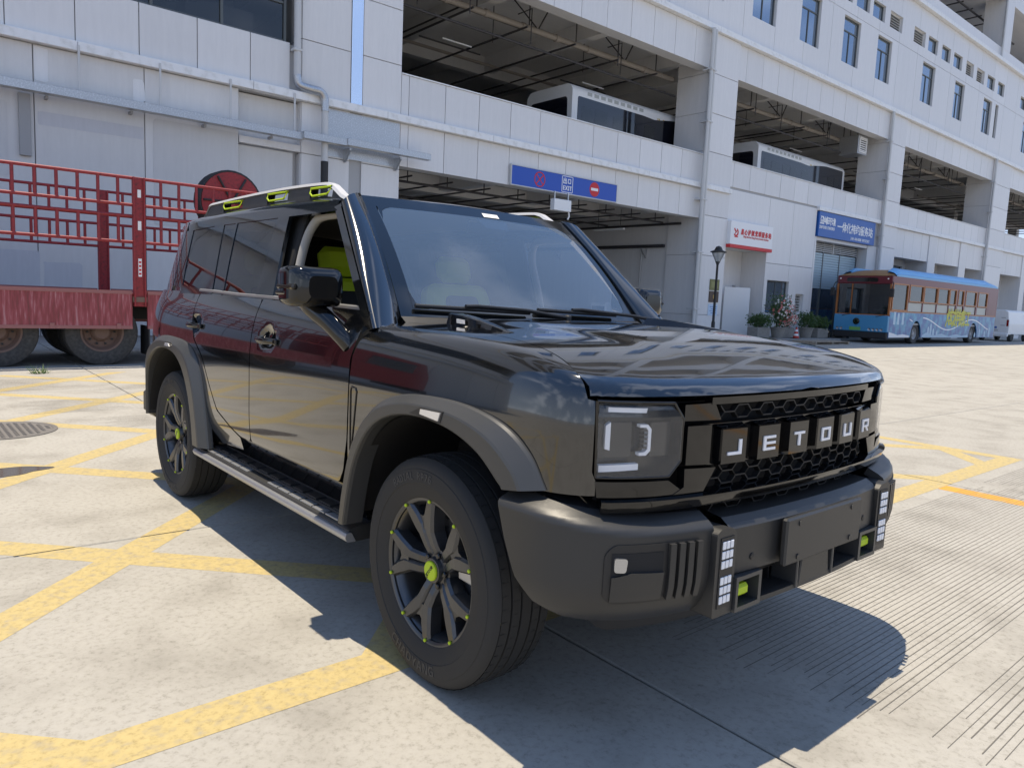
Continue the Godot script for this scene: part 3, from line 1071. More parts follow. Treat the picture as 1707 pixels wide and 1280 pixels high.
	for mir in [1.0, -1.0]:
		for k in 13:
			var x := 0.70 - k * 0.118
			if k == 6 or k == 7: continue
			var tb := MB.new()
			tb.prism(pl([[0.0, 0.012], [0.108, 0.012], [0.100, -0.026], [0.008, -0.026]]), 0.006, Transform3D(Basis(Vector3(-1, 0, 0), Vector3(0, 0, 1), Vector3(0, 1, 0)), Vector3(x + 0.10, 0.4165, 0.928)), 0.002)
			tb.mir = false
			var o := part("step_tread", tb, M.satin, car)
			if mir < 0: o.scale.z = -1
	both("step_tread_mat", M.plastic_dark, func(b: MB):
		b.box(Vector3(0.02, 0.4285, 0.868), Vector3(1.62, 0.012, 0.085), 0.004)
		for k in 12: b.box(Vector3(0.74 - k * 0.13, 0.437, 0.868), Vector3(0.1, 0.006, 0.07), 0.002))
	# door handles
	for h in [[0.055, 1.085], [-0.975, 1.098]]:
		both("door_handle", M.gloss, func(b: MB):
			var path := []
			for k in 9:
				var t := k / 8.0
				path.append(Vector3(h[0] - 0.105 + 0.21 * t, h[1] - 0.004, 0.936 + 0.020 * sin(PI * t)))
			var rows := []
			for k in 9:
				var row := PackedVector3Array()
				var hh := 0.017 * (0.75 + 0.25 * sin(PI * k / 8.0))
				for a in 10:
					var an := TAU * a / 10
					row.append(path[k] + Vector3(0, sin(an) * hh, cos(an) * 0.010))
				rows.append(row)
			b.grid(rows, true, false, true)
			b.box(Vector3(h[0] + 0.118, h[1] - 0.004, 0.938), Vector3(0.03, 0.030, 0.018), 0.006))

func spline2arr(a: Array, sub: int) -> Array:
	var o := []
	for q in spline2(a, sub): o.append([q.x, q.y])
	return o

func ft(t: float, off: float, y: float) -> Vector3:      # front face of the body, t = distance from the centre line, right positive
	var w := b3(PB, PB.end() - absf(t), off, y)
	if t < 0: w.z = -w.z
	return w

func qt(t: float, off: float, y: float) -> Vector3:
	var w := b3(PQ, PQ.end() - absf(t), off, y)
	if t < 0: w.z = -w.z
	return w

func hexmesh(mb: MB, t0: float, t1: float, y0: float, y1: float, w: float, hy: float, off: float, depth: float) -> void:
	# flat wall segments of a honeycomb, clipped to the rectangle by dropping outer walls
	var hx := w * 0.5
	var th := 0.0035
	var dirs := [Vector2(-hx * 0.55, hy), Vector2(hx * 0.55, hy), Vector2(hx, 0.0), Vector2(hx * 0.55, -hy), Vector2(-hx * 0.55, -hy), Vector2(-hx, 0.0)]
	var seen := {}
	var col := 0
	var t := t0
	while t <= t1 + hx:
		var y := y0 + (0.0 if col % 2 == 0 else hy)
		while y <= y1 + hy:
			for k in 6:
				var a: Vector2 = Vector2(t, y) + dirs[k]
				var b: Vector2 = Vector2(t, y) + dirs[(k + 1) % 6]
				var mid: Vector2 = (a + b) * 0.5
				var key := Vector2i(int(round(mid.x * 2000)), int(round(mid.y * 2000)))
				if seen.has(key): continue
				seen[key] = true
				if mid.x < t0 or mid.x > t1 or mid.y < y0 or mid.y > y1: continue
				a = Vector2(clampf(a.x, t0, t1), clampf(a.y, y0, y1)); b = Vector2(clampf(b.x, t0, t1), clampf(b.y, y0, y1))
				var d: Vector2 = b - a
				if d.length() < 0.003: continue
				d = d.normalized() * th * 0.5
				var nn := Vector2(-d.y, d.x)
				var c := [a - d - nn, b + d - nn, b + d + nn, a - d + nn]
				var F := []; var B := []
				for q in c:
					F.append(ft(q.x, off, q.y)); B.append(ft(q.x, off - depth, q.y))
				mb.quad(F[3], F[2], F[1], F[0])
				for e in 4:
					mb.quad(F[e], F[(e + 1) % 4], B[(e + 1) % 4], B[e])
			y += 2 * hy
		t += hx * 1.55
		col += 1

func car_front() -> void:
	var se := PB.end()
	# dark carrier behind everything
	var bk := MB.new()
	var rows := []
	for y in [0.50, 0.70, 0.85, 1.05]:
		var row := PackedVector3Array()
		for k in 41: row.append(ft(-0.86 + 1.72 * k / 40.0, -0.075, y))
		rows.append(row)
	bk.grid(rows, true)
	part("front_carrier", bk, M.interior, car)
	# headlights
	var sh := 2.094
	var t_out := se - sh
	var si := se - PB.s_at_z(0.605)
	for mir in [false, true]:
		var hb := MB.new(); hb.mir = mir
		var outline := pl([[t_out, 1.0635], [si + 0.035, 1.058], [si, 1.012], [si, 0.895], [si + 0.04, 0.852], [t_out - 0.005, 0.856]])
		# bowl
		var fo := func(t, y): return ft(t, -0.055, y)
		hb.patch(outline, fo, Vector2(0.03, 0.03), 0.0, true)
		for k in outline.size():
			var a := outline[k]; var c := outline[(k + 1) % outline.size()]
			for e in 6:
				var p0 := a.lerp(c, e / 6.0); var p1 := a.lerp(c, (e + 1) / 6.0)
				hb.quad(ft(p0.x, -0.004, p0.y), ft(p1.x, -0.004, p1.y), ft(p1.x, -0.055, p1.y), ft(p0.x, -0.055, p0.y))
		var house := part("headlight", hb, M.lamp_house, car)
		var lens := MB.new(); lens.mir = mir
		lens.patch(outline, func(t, y): return ft(t, -0.002 - 0.5 * max(0.0, y - 1.034), y), Vector2(0.025, 0.02), 0.0, true)
		part("lens", lens, M.lens, house)
		var trim := MB.new(); trim.mir = mir
		for k in outline.size():
			var a := outline[k]; var c := outline[(k + 1) % outline.size()]
			var pth := []
			for e in 9:
				var p0 := a.lerp(c, e / 8.0)
				pth.append(ft(p0.x, -0.005, p0.y))
			trim.tube(pth, 0.005, 6)
		part("lamp_frame", trim, M.gloss, house)
		# white daytime running pieces
		var bars := [
			[[si + 0.235, 1.046], [si + 0.115, 1.043], [si + 0.118, 1.030], [si + 0.235, 1.033]],
			[[t_out - 0.045, 1.005], [t_out - 0.030, 0.995], [t_out - 0.030, 0.932], [t_out - 0.045, 0.928]],
			[[si + 0.135, 0.998], [si + 0.110, 0.998], [si + 0.098, 0.985], [si + 0.098, 0.925], [si + 0.112, 0.912], [si + 0.135, 0.912], [si + 0.135, 0.920], [si + 0.116, 0.922], [si + 0.108, 0.930], [si + 0.108, 0.980], [si + 0.116, 0.990], [si + 0.135, 0.990]],
			[[si + 0.255, 0.886], [si + 0.135, 0.890], [si + 0.135, 0.873], [si + 0.255, 0.868]]]
		for bq in bars:
			var lb := MB.new(); lb.mir = mir
			lb.patch(pl(bq), func(t, y): return ft(t, -0.018, y), Vector2(0.03, 0.02), 0.02, true)
			part("light_bar", lb, M.led, house)
		# inner lamp blocks and separators
		var inn := MB.new(); inn.mir = mir
		for k in 5:
			var y := 0.932 + k * 0.012
			inn.patch(rect(si + 0.112, y, si + 0.134, y + 0.004), func(t, yy): return ft(t, -0.016, yy), Vector2(0.03, 0.02), 0.01, true)
		inn.patch(rect(si + 0.02, 0.905, si + 0.09, 1.0), func(t, yy): return ft(t, -0.035, yy), Vector2(0.03, 0.03), 0.02, true)
		inn.patch(rect(si + 0.15, 0.905, si + 0.26, 1.0), func(t, yy): return ft(t, -0.040, yy), Vector2(0.03, 0.03), 0.02, true)
		part("reflector", inn, M.lamp_inner, house)
		# gloss trim under the lamp and between lamp and grille
		var ut := MB.new(); ut.mir = mir
		ut.patch(pl([[t_out - 0.004, 0.846], [si + 0.045, 0.843], [si - 0.02, 0.80], [t_out - 0.01, 0.803]]), func(t, y): return ft(t, 0.004 - 0.10 * max(0.0, y - 0.83), y), Vector2(0.04, 0.02), 0.02, true)
		part("lamp_lower_trim", ut, M.gloss, car)
		var sp := MB.new(); sp.mir = mir
		sp.patch(pl([[si - 0.012, 1.050], [0.475, 1.052], [0.445, 1.002], [si - 0.012, 1.004]]), func(t, y): return ft(t, -0.012, y), Vector2(0.04, 0.02), 0.03, true)
		sp.patch(pl([[si - 0.008, 0.872], [0.475, 0.868], [0.52, 0.800], [si + 0.03, 0.800], [si - 0.01, 0.82]]), func(t, y): return ft(t, 0.006, y), Vector2(0.04, 0.02), 0.03, true)
		sp.patch(pl([[si - 0.012, 0.992], [0.50, 0.992], [0.50, 0.878], [si - 0.012, 0.882]]), func(t, y): return ft(t, 0.004, y), Vector2(0.04, 0.03), 0.03, true)
		part("grille_side_trim", sp, M.gloss, car)
	# grille: honeycombs and the block bar with lettering
	var hx := MB.new()
	hexmesh(hx, -0.465, 0.465, 1.004, 1.048, 0.080, 0.0185, -0.018, 0.02)
	part("upper_grille_mesh", hx, M.plastic_dark, car)
	hx = MB.new()
	hexmesh(hx, -0.47, 0.47, 0.792, 0.866, 0.080, 0.0185, -0.014, 0.02)
	part("lower_grille_mesh", hx, M.plastic_dark, car)
	hx = MB.new()
	hexmesh(hx, -0.46, 0.46, 0.708, 0.758, 0.086, 0.02, -0.03, 0.02)
	part("bumper_grille_mesh", hx, M.plastic_dark, car)
	var lip := MB.new()
	lip.patch(rect(-0.49, 1.048, 0.49, 1.068), func(t, y): return ft(t, -0.010, y), Vector2(0.04, 0.02), 0.03, true)
	part("grille_top_trim", lip, M.gloss, car)
	lip = MB.new()
	lip.patch(rect(-t_out + 0.02, 0.762, t_out - 0.02, 0.795), func(t, y): return ft(t, 0.026 - 0.35 * max(0.0, 0.795 - y), y), Vector2(0.04, 0.011), 0.05, true)
	part("grille_lower_trim", lip, M.gloss, car)
	var bar := MB.new()
	bar.patch(rect(-0.50, 0.872, 0.50, 0.992), func(t, y): return ft(t, -0.012, y), Vector2(0.04, 0.03), 0.03, true)
	part("letter_bar", bar, M.gloss, car)
	var word := "JETOUR"
	for k in 6:
		var tc := 0.4125 - 0.165 * k
		var blk := MB.new()
		var hwid := 0.062
		var pts := [[tc - hwid, 0.873], [tc + hwid, 0.873], [tc + hwid, 0.978], [tc - hwid, 0.978]]
		var F := []; var B := []; var T := []
		for q in pts:
			B.append(ft(q[0], -0.014, q[1]))
			var inx: float = q[0] + (0.008 if q[0] < tc else -0.008)
			var iny: float = q[1] + (0.004 if q[1] < 0.9 else 0.0)
			F.append(ft(inx, 0.016, iny))
			T.append(ft(q[0], -0.014, 0.992))
		blk.quad(F[3], F[2], F[1], F[0])
		for e in 4: blk.quad(F[e], F[(e + 1) % 4], B[(e + 1) % 4], B[e])
		blk.quad(F[2], F[3], T[3], T[2])
		var bn := part("letter_block", blk, M.gloss, car)
		var lt := MB.new()
		for st in glyph(word[k]):
			var poly := PackedVector2Array()
			for q in st: poly.append(Vector2(tc - (q[0] - 0.5) * 0.060, 0.902 + q[1] * 0.044))
			lt.patch(poly, func(t, y): return ft(t, 0.0195, y), Vector2(0.05, 0.05), 0.004, true)
		part("letter", lt, M.letter, bn)
	# ---------------- bumper
	OFF_Q = lut([[0.40, -0.15], [0.44, -0.075], [0.475, -0.035], [0.52, -0.012], [0.58, -0.001], [0.66, 0.0], [0.745, 0.0], [0.756, -0.003], [0.764, -0.012], [0.78, -0.044], [0.80, -0.085]], 0.4, 0.8)
	var qe := PQ.end()
	both("bumper_corner", M.plastic, func(b: MB):
		b.patch(pl([[1.835, 0.762], [1.87, 0.66], [1.915, 0.56], [1.97, 0.50], [2.06, 0.470], [2.35, 0.455], [qe - 0.545, 0.455], [qe - 0.545, 0.748], [2.35, 0.752], [2.2, 0.764], [2.05, 0.778], [1.92, 0.790], [1.842, 0.794]]), f_bump, Vector2(0.03, 0.012), 0.03))
	both("bumper_corner_shelf", M.plastic_dark, func(b: MB):
		var r0 := PackedVector3Array(); var r1 := PackedVector3Array()
		var a := 1.83
		while a < qe - 0.54:
			r0.append(f_bump(a, 0.790 - 0.042 * sstep(1.9, 2.35, a))); r1.append(f_bump(a, 0.772) + Vector3(-0.10 * sstep(1.85, 2.2, a), 0.012, -0.12))
			a += 0.04
		b.gridflat([r0, r1]))
	both("bumper_lower_lip", M.plastic_dark, func(b: MB):
		var r0 := PackedVector3Array(); var r1 := PackedVector3Array(); var r2 := PackedVector3Array()
		var a := 2.10
		while a < qe - 0.40:
			var d := sstep(2.10, 2.22, a)
			var q0 := b3(PQ, a, -0.055, 0.462)
			var q1 := b3(PQ, a, -0.085, 0.462 - 0.045 * d)
			var q2 := b3(PQ, a, -0.20, 0.43)
			r0.append(q0); r1.append(q1); r2.append(q2)
			a += 0.04
		b.grid([r0, r1]); b.gridflat([r1, r2]))
	# fog lamp insert: sunk plate, lamp, ribs
	for mir in [false, true]:
		var ins := MB.new(); ins.mir = mir
		var fp := func(u, v): return f_bump(u, v) + PQn(u) * 0.004
		ins.patch(rounded(pl([[2.175, 0.545], [2.20, 0.525], [2.475, 0.525], [2.475, 0.690], [2.20, 0.690], [2.175, 0.665]]), 0.02), fp, Vector2(0.04, 0.03), 0.006)
		var plate := part("fog_lamp_insert", ins, M.plastic_dark, car)
		for k in 4:
			var rib := MB.new(); rib.mir = mir
			var u0 := 2.360 + k * 0.030
			rib.patch(rect(u0, 0.530, u0 + 0.018, 0.688), func(u, v): return f_bump(u, v) + PQn(u) * 0.016, Vector2(0.02, 0.04), 0.014)
			part("rib", rib, M.plastic, plate)
		var pk := MB.new(); pk.mir = mir
		pk.patch(rect(2.195, 0.590, 2.345, 0.668), func(u, v): return f_bump(u, v) + PQn(u) * (0.0055 + 0.0 * v), Vector2(0.04, 0.03), 0.0)
		part("fog_pocket", pk, M.interior, plate)
		var low := MB.new(); low.mir = mir
		low.patch(pl([[2.195, 0.533], [2.345, 0.533], [2.345, 0.612], [2.25, 0.616], [2.195, 0.604]]), func(u, v): return f_bump(u, v) + PQn(u) * (0.008 + 0.10 * max(0.0, v - 0.56)), Vector2(0.03, 0.02), 0.01)
		part("pocket_floor", low, M.plastic, plate)
		var lamp := MB.new(); lamp.mir = mir
		lamp.patch(rounded(pl([[2.200, 0.620], [2.232, 0.618], [2.236, 0.656], [2.200, 0.658]]), 0.008, 3), func(u, v): return f_bump(u, v) + PQn(u) * 0.014, Vector2(0.02, 0.02), 0.012)
		part("fog_lamp", lamp, M.reflector, plate)
	# towers with square led panels
	for mir in [false, true]:
		var tw := MB.new(); tw.mir = mir
		var poly := rounded(pl([[0.455, 0.455], [0.552, 0.455], [0.552, 0.700], [0.530, 0.712], [0.478, 0.708], [0.455, 0.690]]), 0.006, 2)
		tw.prism(poly, 0.17, Transform3D(Basis(Vector3(0, 0, 1), Vector3.UP, Vector3(-1, 0, 0)) * Basis(), Vector3(0, 0, 0)).translated(Vector3(2.275, 0, 0)), 0.0, true)
		var tn := part("bumper_tower", tw, M.plastic, car)
		var pnl := MB.new(); pnl.mir = mir
		pnl.box(Vector3(2.2755, 0.583, 0.502), Vector3(0.004, 0.205, 0.064), 0.0)
		part("led_panel", pnl, M.plastic_dark, tn)
		for g in 2:
			for r in 3:
				for c in 3:
					var cell := MB.new(); cell.mir = mir
					cell.box(Vector3(2.279, 0.664 - g * 0.103 - r * 0.028, 0.521 - c * 0.0185), Vector3(0.004, 0.0222, 0.0142), 0.001)
					part("led_cell", cell, M.led, tn)
	# beam, plate holder, lower intake with tow hooks
	var beam := MB.new()
	var br := []
	for pr in [[-0.16, 0.735], [-0.035, 0.722], [-0.012, 0.708], [0.0, 0.695], [0.0, 0.56], [-0.012, 0.552], [-0.10, 0.548]]:
		var row := PackedVector3Array()
		for k in 31: row.append(qt(-0.47 + 0.94 * k / 30.0, pr[0] - 0.008, pr[1]))
		br.append(row)
	for k in br.size() - 1: beam.grid([br[k], br[k + 1]])
	part("bumper_beam", beam, M.plastic, car)
	var shelf := MB.new()
	var s0 := PackedVector3Array(); var s1 := PackedVector3Array()
	for k in 31:
		var t := -0.60 + 1.2 * k / 30.0
		s0.append(qt(t, -0.15, 0.735)); s1.append(ft(t, -0.06, 0.742))
	shelf.gridflat([s0, s1], true)
	part("bumper_shelf", shelf, M.plastic_dark, car)
	var pb := MB.new()
	pb.box(Vector3(2.302, 0.628, 0), Vector3(0.022, 0.148, 0.488), 0.006)
	for z in [-0.17, 0.17]:
		for y in [0.575, 0.68]: pb.lathe([Vector2(0.009, 0.0), Vector2(0.009, 0.003), Vector2(0.0, 0.003)], Vector3(2.313, y, z), Basis(Vector3(0, 0, 1), Vector3(1, 0, 0), Vector3(0, 1, 0)), 10)
	part("number_plate_holder", pb, M.plastic, car)
	for mir in [false, true]:
		var sn := MB.new(); sn.mir = mir
		sn.lathe([Vector2(0.011, -0.004), Vector2(0.011, 0.001), Vector2(0.008, 0.002), Vector2(0.0, 0.002)], qt(0.36, -0.007, 0.60), Basis(Vector3(0, 0, 1), Vector3(1, 0, 0), Vector3(0, 1, 0)), 14)
		part("parking_sensor", sn, M.plastic_dark, car)
	var low := MB.new()
	var lr := []
	for pr in [[-0.02, 0.468], [-0.006, 0.466], [-0.004, 0.452], [-0.02, 0.446], [-0.16, 0.445]]:
		var row := PackedVector3Array()
		for k in 25: row.append(qt(-0.455 + 0.91 * k / 24.0, pr[0], pr[1]))
		lr.append(row)
	for k in lr.size() - 1: low.grid([lr[k], lr[k + 1]])
	low.gridflat([lr[0], _shift(lr[0], Vector3(-0.14, 0.0, 0))], true)
	part("lower_bar", low, M.plastic, car)
	var back := MB.new()
	back.box(Vector3(2.13, 0.505, 0), Vector3(0.02, 0.12, 0.92))
	part("intake_back", back, M.interior, car)
	var fin := MB.new()
	for k in 9:
		fin.box(Vector3(2.18, 0.51, -0.30 + 0.075 * k), Vector3(0.06, 0.085, 0.006))
	fin.box(Vector3(2.19, 0.515, 0), Vector3(0.05, 0.008, 0.66))
	part("intake_grid", fin, M.plastic_dark, car)
	for mir in [false, true]:
		var fr := MB.new(); fr.mir = mir
		var ring := [[0.318, 0.452], [0.452, 0.452], [0.452, 0.556], [0.318, 0.556]]
		var rin := [[0.333, 0.466], [0.440, 0.466], [0.440, 0.544], [0.333, 0.544]]
		for k in 4:
			var a: Array = ring[k]; var b: Array = ring[(k + 1) % 4]; var c: Array = rin[(k + 1) % 4]; var d: Array = rin[k]
			var x0 := 2.284
			fr.quad(Vector3(x0, d[1], d[0]), Vector3(x0, c[1], c[0]), Vector3(x0, b[1], b[0]), Vector3(x0, a[1], a[0]))
			fr.quad(Vector3(x0, a[1], a[0]), Vector3(x0, b[1], b[0]), Vector3(x0 - 0.14, b[1], b[0]), Vector3(x0 - 0.14, a[1], a[0]))
			fr.quad(Vector3(x0, c[1], c[0]), Vector3(x0, d[1], d[0]), Vector3(x0 - 0.14, d[1], d[0]), Vector3(x0 - 0.14, c[1], c[0]))
		part("tow_hook_frame", fr, M.flare, car)
		var hk := MB.new(); hk.mir = mir
		hk.box(Vector3(2.235, 0.503, 0.395), Vector3(0.07, 0.036, 0.070), 0.008)
		hk.box(Vector3(2.18, 0.503, 0.395), Vector3(0.08, 0.03, 0.05), 0.004)
		part("tow_hook", hk, M.lime, car)
	var cp := MB.new()
	cp.prism(pl([[-0.10, 0.455], [0.10, 0.455], [0.085, 0.553], [-0.085, 0.553]]), 0.10, Transform3D(Basis(Vector3(0, 0, -1), Vector3.UP, Vector3(1, 0, 0)), Vector3(2.186, 0, 0)), 0.004)
	part("intake_centre_panel", cp, M.plastic, car)
	for sg in [-1, 1]:
		var dv := MB.new()
		dv.box(Vector3(2.245, 0.503, 0.115 * sg), Vector3(0.09, 0.10, 0.012), 0.003)
		part("intake_divider", dv, M.flare, car)

func _shift(r: PackedVector3Array, d: Vector3) -> PackedVector3Array:
	var o := PackedVector3Array()
	for q in r: o.append(q + d)
	return o

func f_bump(s: float, v: float) -> Vector3:
	return b3(PQ, s, look(OFF_Q, 0.4, 0.8, v + (0.04 * sstep(1.9, 2.35, s)) * sstep(0.6, 0.7, v)), v)

func PQn(s: float) -> Vector3:
	var q := PQ.nor(s)
	return Vector3(q.x, 0, q.y)

func glyph(c: String) -> Array:
	match c:
		"J": return [[[0.0, 0.0], [1.0, 0.0], [1.0, 0.2], [0.0, 0.2]], [[0.8, 0.2], [1.0, 0.2], [1.0, 1.0], [0.8, 1.0]]]
		"E": return [[[0, 0], [0.2, 0], [0.2, 1], [0, 1]], [[0.2, 0], [1, 0], [1, 0.18], [0.2, 0.18]], [[0.2, 0.41], [1, 0.41], [1, 0.59], [0.2, 0.59]], [[0.2, 0.82], [1, 0.82], [1, 1], [0.2, 1]]]
		"T": return [[[0, 0.82], [1, 0.82], [1, 1], [0, 1]], [[0.4, 0], [0.6, 0], [0.6, 0.82], [0.4, 0.82]]]
		"O": return [[[0, 0], [1, 0], [1, 0.18], [0, 0.18]], [[0, 0.82], [1, 0.82], [1, 1], [0, 1]], [[0, 0.18], [0.2, 0.18], [0.2, 0.82], [0, 0.82]], [[0.8, 0.18], [1, 0.18], [1, 0.82], [0.8, 0.82]]]
		"U": return [[[0, 0], [1, 0], [1, 0.2], [0, 0.2]], [[0, 0.2], [0.2, 0.2], [0.2, 1], [0, 1]], [[0.8, 0.2], [1, 0.2], [1, 1], [0.8, 1]]]
		"R": return [[[0, 0], [0.2, 0], [0.2, 1], [0, 1]], [[0.2, 0.82], [1, 0.82], [1, 1], [0.2, 1]], [[0.8, 0.5], [1, 0.5], [1, 0.82], [0.8, 0.82]], [[0.2, 0.36], [1, 0.36], [1, 0.5], [0.2, 0.5]], [[0.5, 0.36], [0.78, 0], [1, 0], [0.75, 0.36]]]
	return []

# windshield: (z, k) with k 0 at the cowl and 1 at the header
func f_ws(z: float, k: float) -> Vector3:
	var zz := z * lerpf(1.0, 0.868, k)
	var a := absf(zz) / 0.72
	var x := lerpf(0.965, 0.405, k) - lerpf(0.085, 0.055, k) * a * a + 0.018 * sin(PI * k)
	var y := lerpf(1.222, 1.757, k) + 0.014 * sin(PI * k) - 0.006 * a * a * k
	return Vector3(x, y, zz)

func car_top() -> void:
	# roof
	var rf := MB.new()
	var edge := []
	for k in 17:
		var z := -0.655 + 1.31 * k / 16.0
		edge.append([f_ws(z / 0.868, 1.0).x - 0.012, z])
	var poly := edge.duplicate()
	poly += [[0.2, 0.668], [-1.2, 0.665], [-1.9, 0.63], [-2.08, 0.58], [-2.12, 0.0], [-2.08, -0.58], [-1.9, -0.63], [-1.2, -0.665], [0.2, -0.668]]
	rf.patch(pl(poly), f_roof, Vector2(0.05, 0.04), 0.02, true)
	part("roof", rf, M.paint, car)
	# roof side rails (cant rails) down to the window line
	both("cant_rail", M.paint, func(b: MB):
		var rows := []
		for k in 8:
			var t := k / 7.0
			var row := PackedVector3Array()
			var x := 0.415
			while x > -2.07:
				var top := f_roof(x, 0.664 - rear_in(x, 0.0) * 0.5)
				var bot := f_glass(x, cant_y(x) - 0.005)
				var ctl := Vector3(x, top.y - 0.012, bot.z - 0.004)
				row.append(top.lerp(ctl, t).lerp(ctl.lerp(bot, t), t))
				x -= 0.06
			rows.append(row)
		b.grid(rows))
	# windshield: glass with a printed black border
	var g := MB.new()
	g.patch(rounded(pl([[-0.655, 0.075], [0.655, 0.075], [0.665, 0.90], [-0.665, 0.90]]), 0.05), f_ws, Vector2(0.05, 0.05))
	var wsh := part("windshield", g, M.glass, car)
	g = MB.new()
	var outer := [[-0.718, -0.02], [0.718, -0.02], [0.722, 1.0], [-0.722, 1.0]]
	var inner := [[-0.655, 0.075], [0.655, 0.075], [0.665, 0.90], [-0.665, 0.90]]
	for k in 4:
		var a: Array = outer[k]; var b: Array = outer[(k + 1) % 4]; var c: Array = inner[(k + 1) % 4]; var d: Array = inner[k]
		g.patch(pl([a, b, c, d]), f_ws, Vector2(0.05, 0.05))
	# rounded inner corners of the border
	for e in [[-1, 0.075, 1], [1, 0.075, 1], [1, 0.90, -1], [-1, 0.90, -1]]:
		var cx: float = e[0] * 0.66
		var pp := [[cx, e[1]], [cx - e[0] * 0.075, e[1]], [cx - e[0] * 0.045, e[1] + e[2] * 0.012], [cx - e[0] * 0.018, e[1] + e[2] * 0.04], [cx, e[1] + e[2] * 0.13]]
		g.patch(pl(pp), func(z, k): return f_ws(z, k) + Vector3(0.0008, 0.001, 0), Vector2(0.05, 0.05))
	g.patch(pl([[-0.16, 0.90], [0.06, 0.90], [0.03, 0.80], [-0.13, 0.80]]), func(z, k): return f_ws(z, k) - Vector3(0.004, 0.003, 0), Vector2(0.05, 0.05))
	part("glass_border", g, M.frit, wsh)
	g = MB.new()
	g.patch(pl([[-0.118, 0.952], [-0.005, 0.952], [-0.002, 0.912], [-0.115, 0.912]]), func(z, k): return f_ws(z, k) + Vector3(0.001, 0.0016, 0), Vector2(0.05, 0.05))
	part("sticker", g, M.paper, wsh)
	# a-pillars
	both("windshield_pillar", M.paint, func(b: MB):
		var rows := []
		for k in 13:
			var t := -0.10 + 1.11 * k / 12.0
			var inn := f_ws(0.722, t) + Vector3(0.0, 0.004, 0.0)
			var out := Vector3(0.925, 1.237, 0.884).lerp(Vector3(0.415, 1.70, 0.746), t)
			var mid := (inn + out) * 0.5 + Vector3(0.035, 0.022, 0.028)
			var row := PackedVector3Array()
			for e in 7:
				var u := e / 6.0
				row.append(inn.lerp(mid, u).lerp(mid.lerp(out, u), u))
			var bk := out + Vector3(-0.045, -0.012, -0.004)
			row.append(out.lerp(bk, 0.5)); row.append(bk)
			row.append(inn.lerp(bk, 0.35) + Vector3(-0.05, -0.03, 0))
			rows.append(row)
		b.grid(rows, false, false, true))
	both("pillar_trim", M.frit, func(b: MB):
		var A := Vector3(0.925, 1.237, 0.888); var B := Vector3(0.415, 1.70, 0.75)
		var rows := []
		for k in 9:
			var o := A.lerp(B, k / 8.0)
			rows.append(PackedVector3Array([o + Vector3(0.0, -0.004, 0.003), o + Vector3(-0.052, -0.014, 0.004), o + Vector3(-0.055, -0.016, -0.015)]))
		b.grid([rows[0], rows[8]]) if false else b.gridflat(rows))
	# side windows: frames as strips, glazing behind them
	both("window_frame", M.frit, func(b: MB):
		var c := Vector2(0.05, 0.04)
		var f := func(x, y): return f_glass(x, y) + Vector3(0, 0, 0.004)
		b.patch(pl([[-0.235, 1.262], [-0.02, 1.262], [-0.095, 1.675], [-0.225, 1.675]]), f, c, 0.02)       # b pillar
		b.patch(pl([[-1.07, 1.27], [-0.86, 1.268], [-0.985, 1.68], [-1.14, 1.68]]), f, c, 0.02)             # c pillar
		b.patch(pl([[-0.71, 1.266], [-0.685, 1.266], [-0.775, 1.675], [-0.80, 1.675]]), f, c, 0.02)         # divider
		b.patch(pl([[-1.62, 1.655], [-1.14, 1.668], [0.40, 1.668], [0.385, 1.718], [-1.1, 1.718], [-1.7, 1.70]]), f, c, 0.02)   # head
		b.patch(pl([[-1.66, 1.31], [-1.42, 1.30], [-1.52, 1.66], [-1.74, 1.66]]), f, c, 0.02)
		b.patch(pl([[-1.42, 1.262], [-1.05, 1.262], [-1.05, 1.30], [-1.43, 1.315]]), f, c, 0.02))
	both("quarter_window", M.tint, func(b: MB):
		b.patch(pl([[-1.44, 1.30], [-1.06, 1.295], [-1.12, 1.67], [-1.54, 1.66]]), f_glass, Vector2(0.06, 0.05)))
	both("rear_door_window", M.tint, func(b: MB):
		b.patch(pl([[-0.88, 1.26], [-0.22, 1.26], [-0.215, 1.68], [-1.0, 1.68]]), f_glass, Vector2(0.06, 0.05)))
	both("belt_trim", M.satin, func(b: MB):
		var rows := []
		for pr in [[0.006, 1.272], [0.010, 1.284], [-0.004, 1.288]]:
			var row := PackedVector3Array()
			var x := -1.06
			while x < 0.90:
				row.append(Vector3(x, pr[1] - 0.02 * sstep(-0.2, 0.9, x) + 0.012 * sstep(-0.3, -1.06, x), look(ZG, 1.2, 1.8, pr[1]) + pr[0])); x += 0.12
			rows.append(row)
		b.gridflat(rows, true))
	both("window_seal", M.black_rubber, func(b: MB):
		b.patch(pl([[-1.07, 1.225], [0.92, 1.215], [0.905, 1.258], [-1.07, 1.282]]), func(x, y): return Vector3(x, y + 0.012, look(ZG, 1.2, 1.8, y + 0.012) - 0.012), Vector2(0.1, 0.03)))
	# rear upper quarter skin and tail lamps
	both("rear_pillar", M.paint, func(b: MB):
		b.patch(pl([[-1.63, 1.26], [-1.62, 1.31], [-1.70, 1.69], [-1.72, 1.72], [-2.02, 1.735], [-2.07, 1.262]]), func(x, y): return f_glass(x, y) + Vector3(0, 0, 0.006 - 0.55 * pow(max(0.0, -1.80 - x), 1.7)), Vector2(0.04, 0.04), 0.02)
		b.patch(pl([[-1.64, 1.20], [-1.05, 1.20], [-1.05, 1.27], [-1.64, 1.27]]), func(x, y): return Vector3(x, y + 0.05, look(ZG, 1.2, 1.8, y + 0.05) - 0.004 - rear_in(x, 0)), Vector2(0.06, 0.03)))
	# tailgate
	var tg := MB.new()
	tg.box(Vector3(-2.08, 0.90, 0), Vector3(0.06, 0.80, 1.42), 0.02)
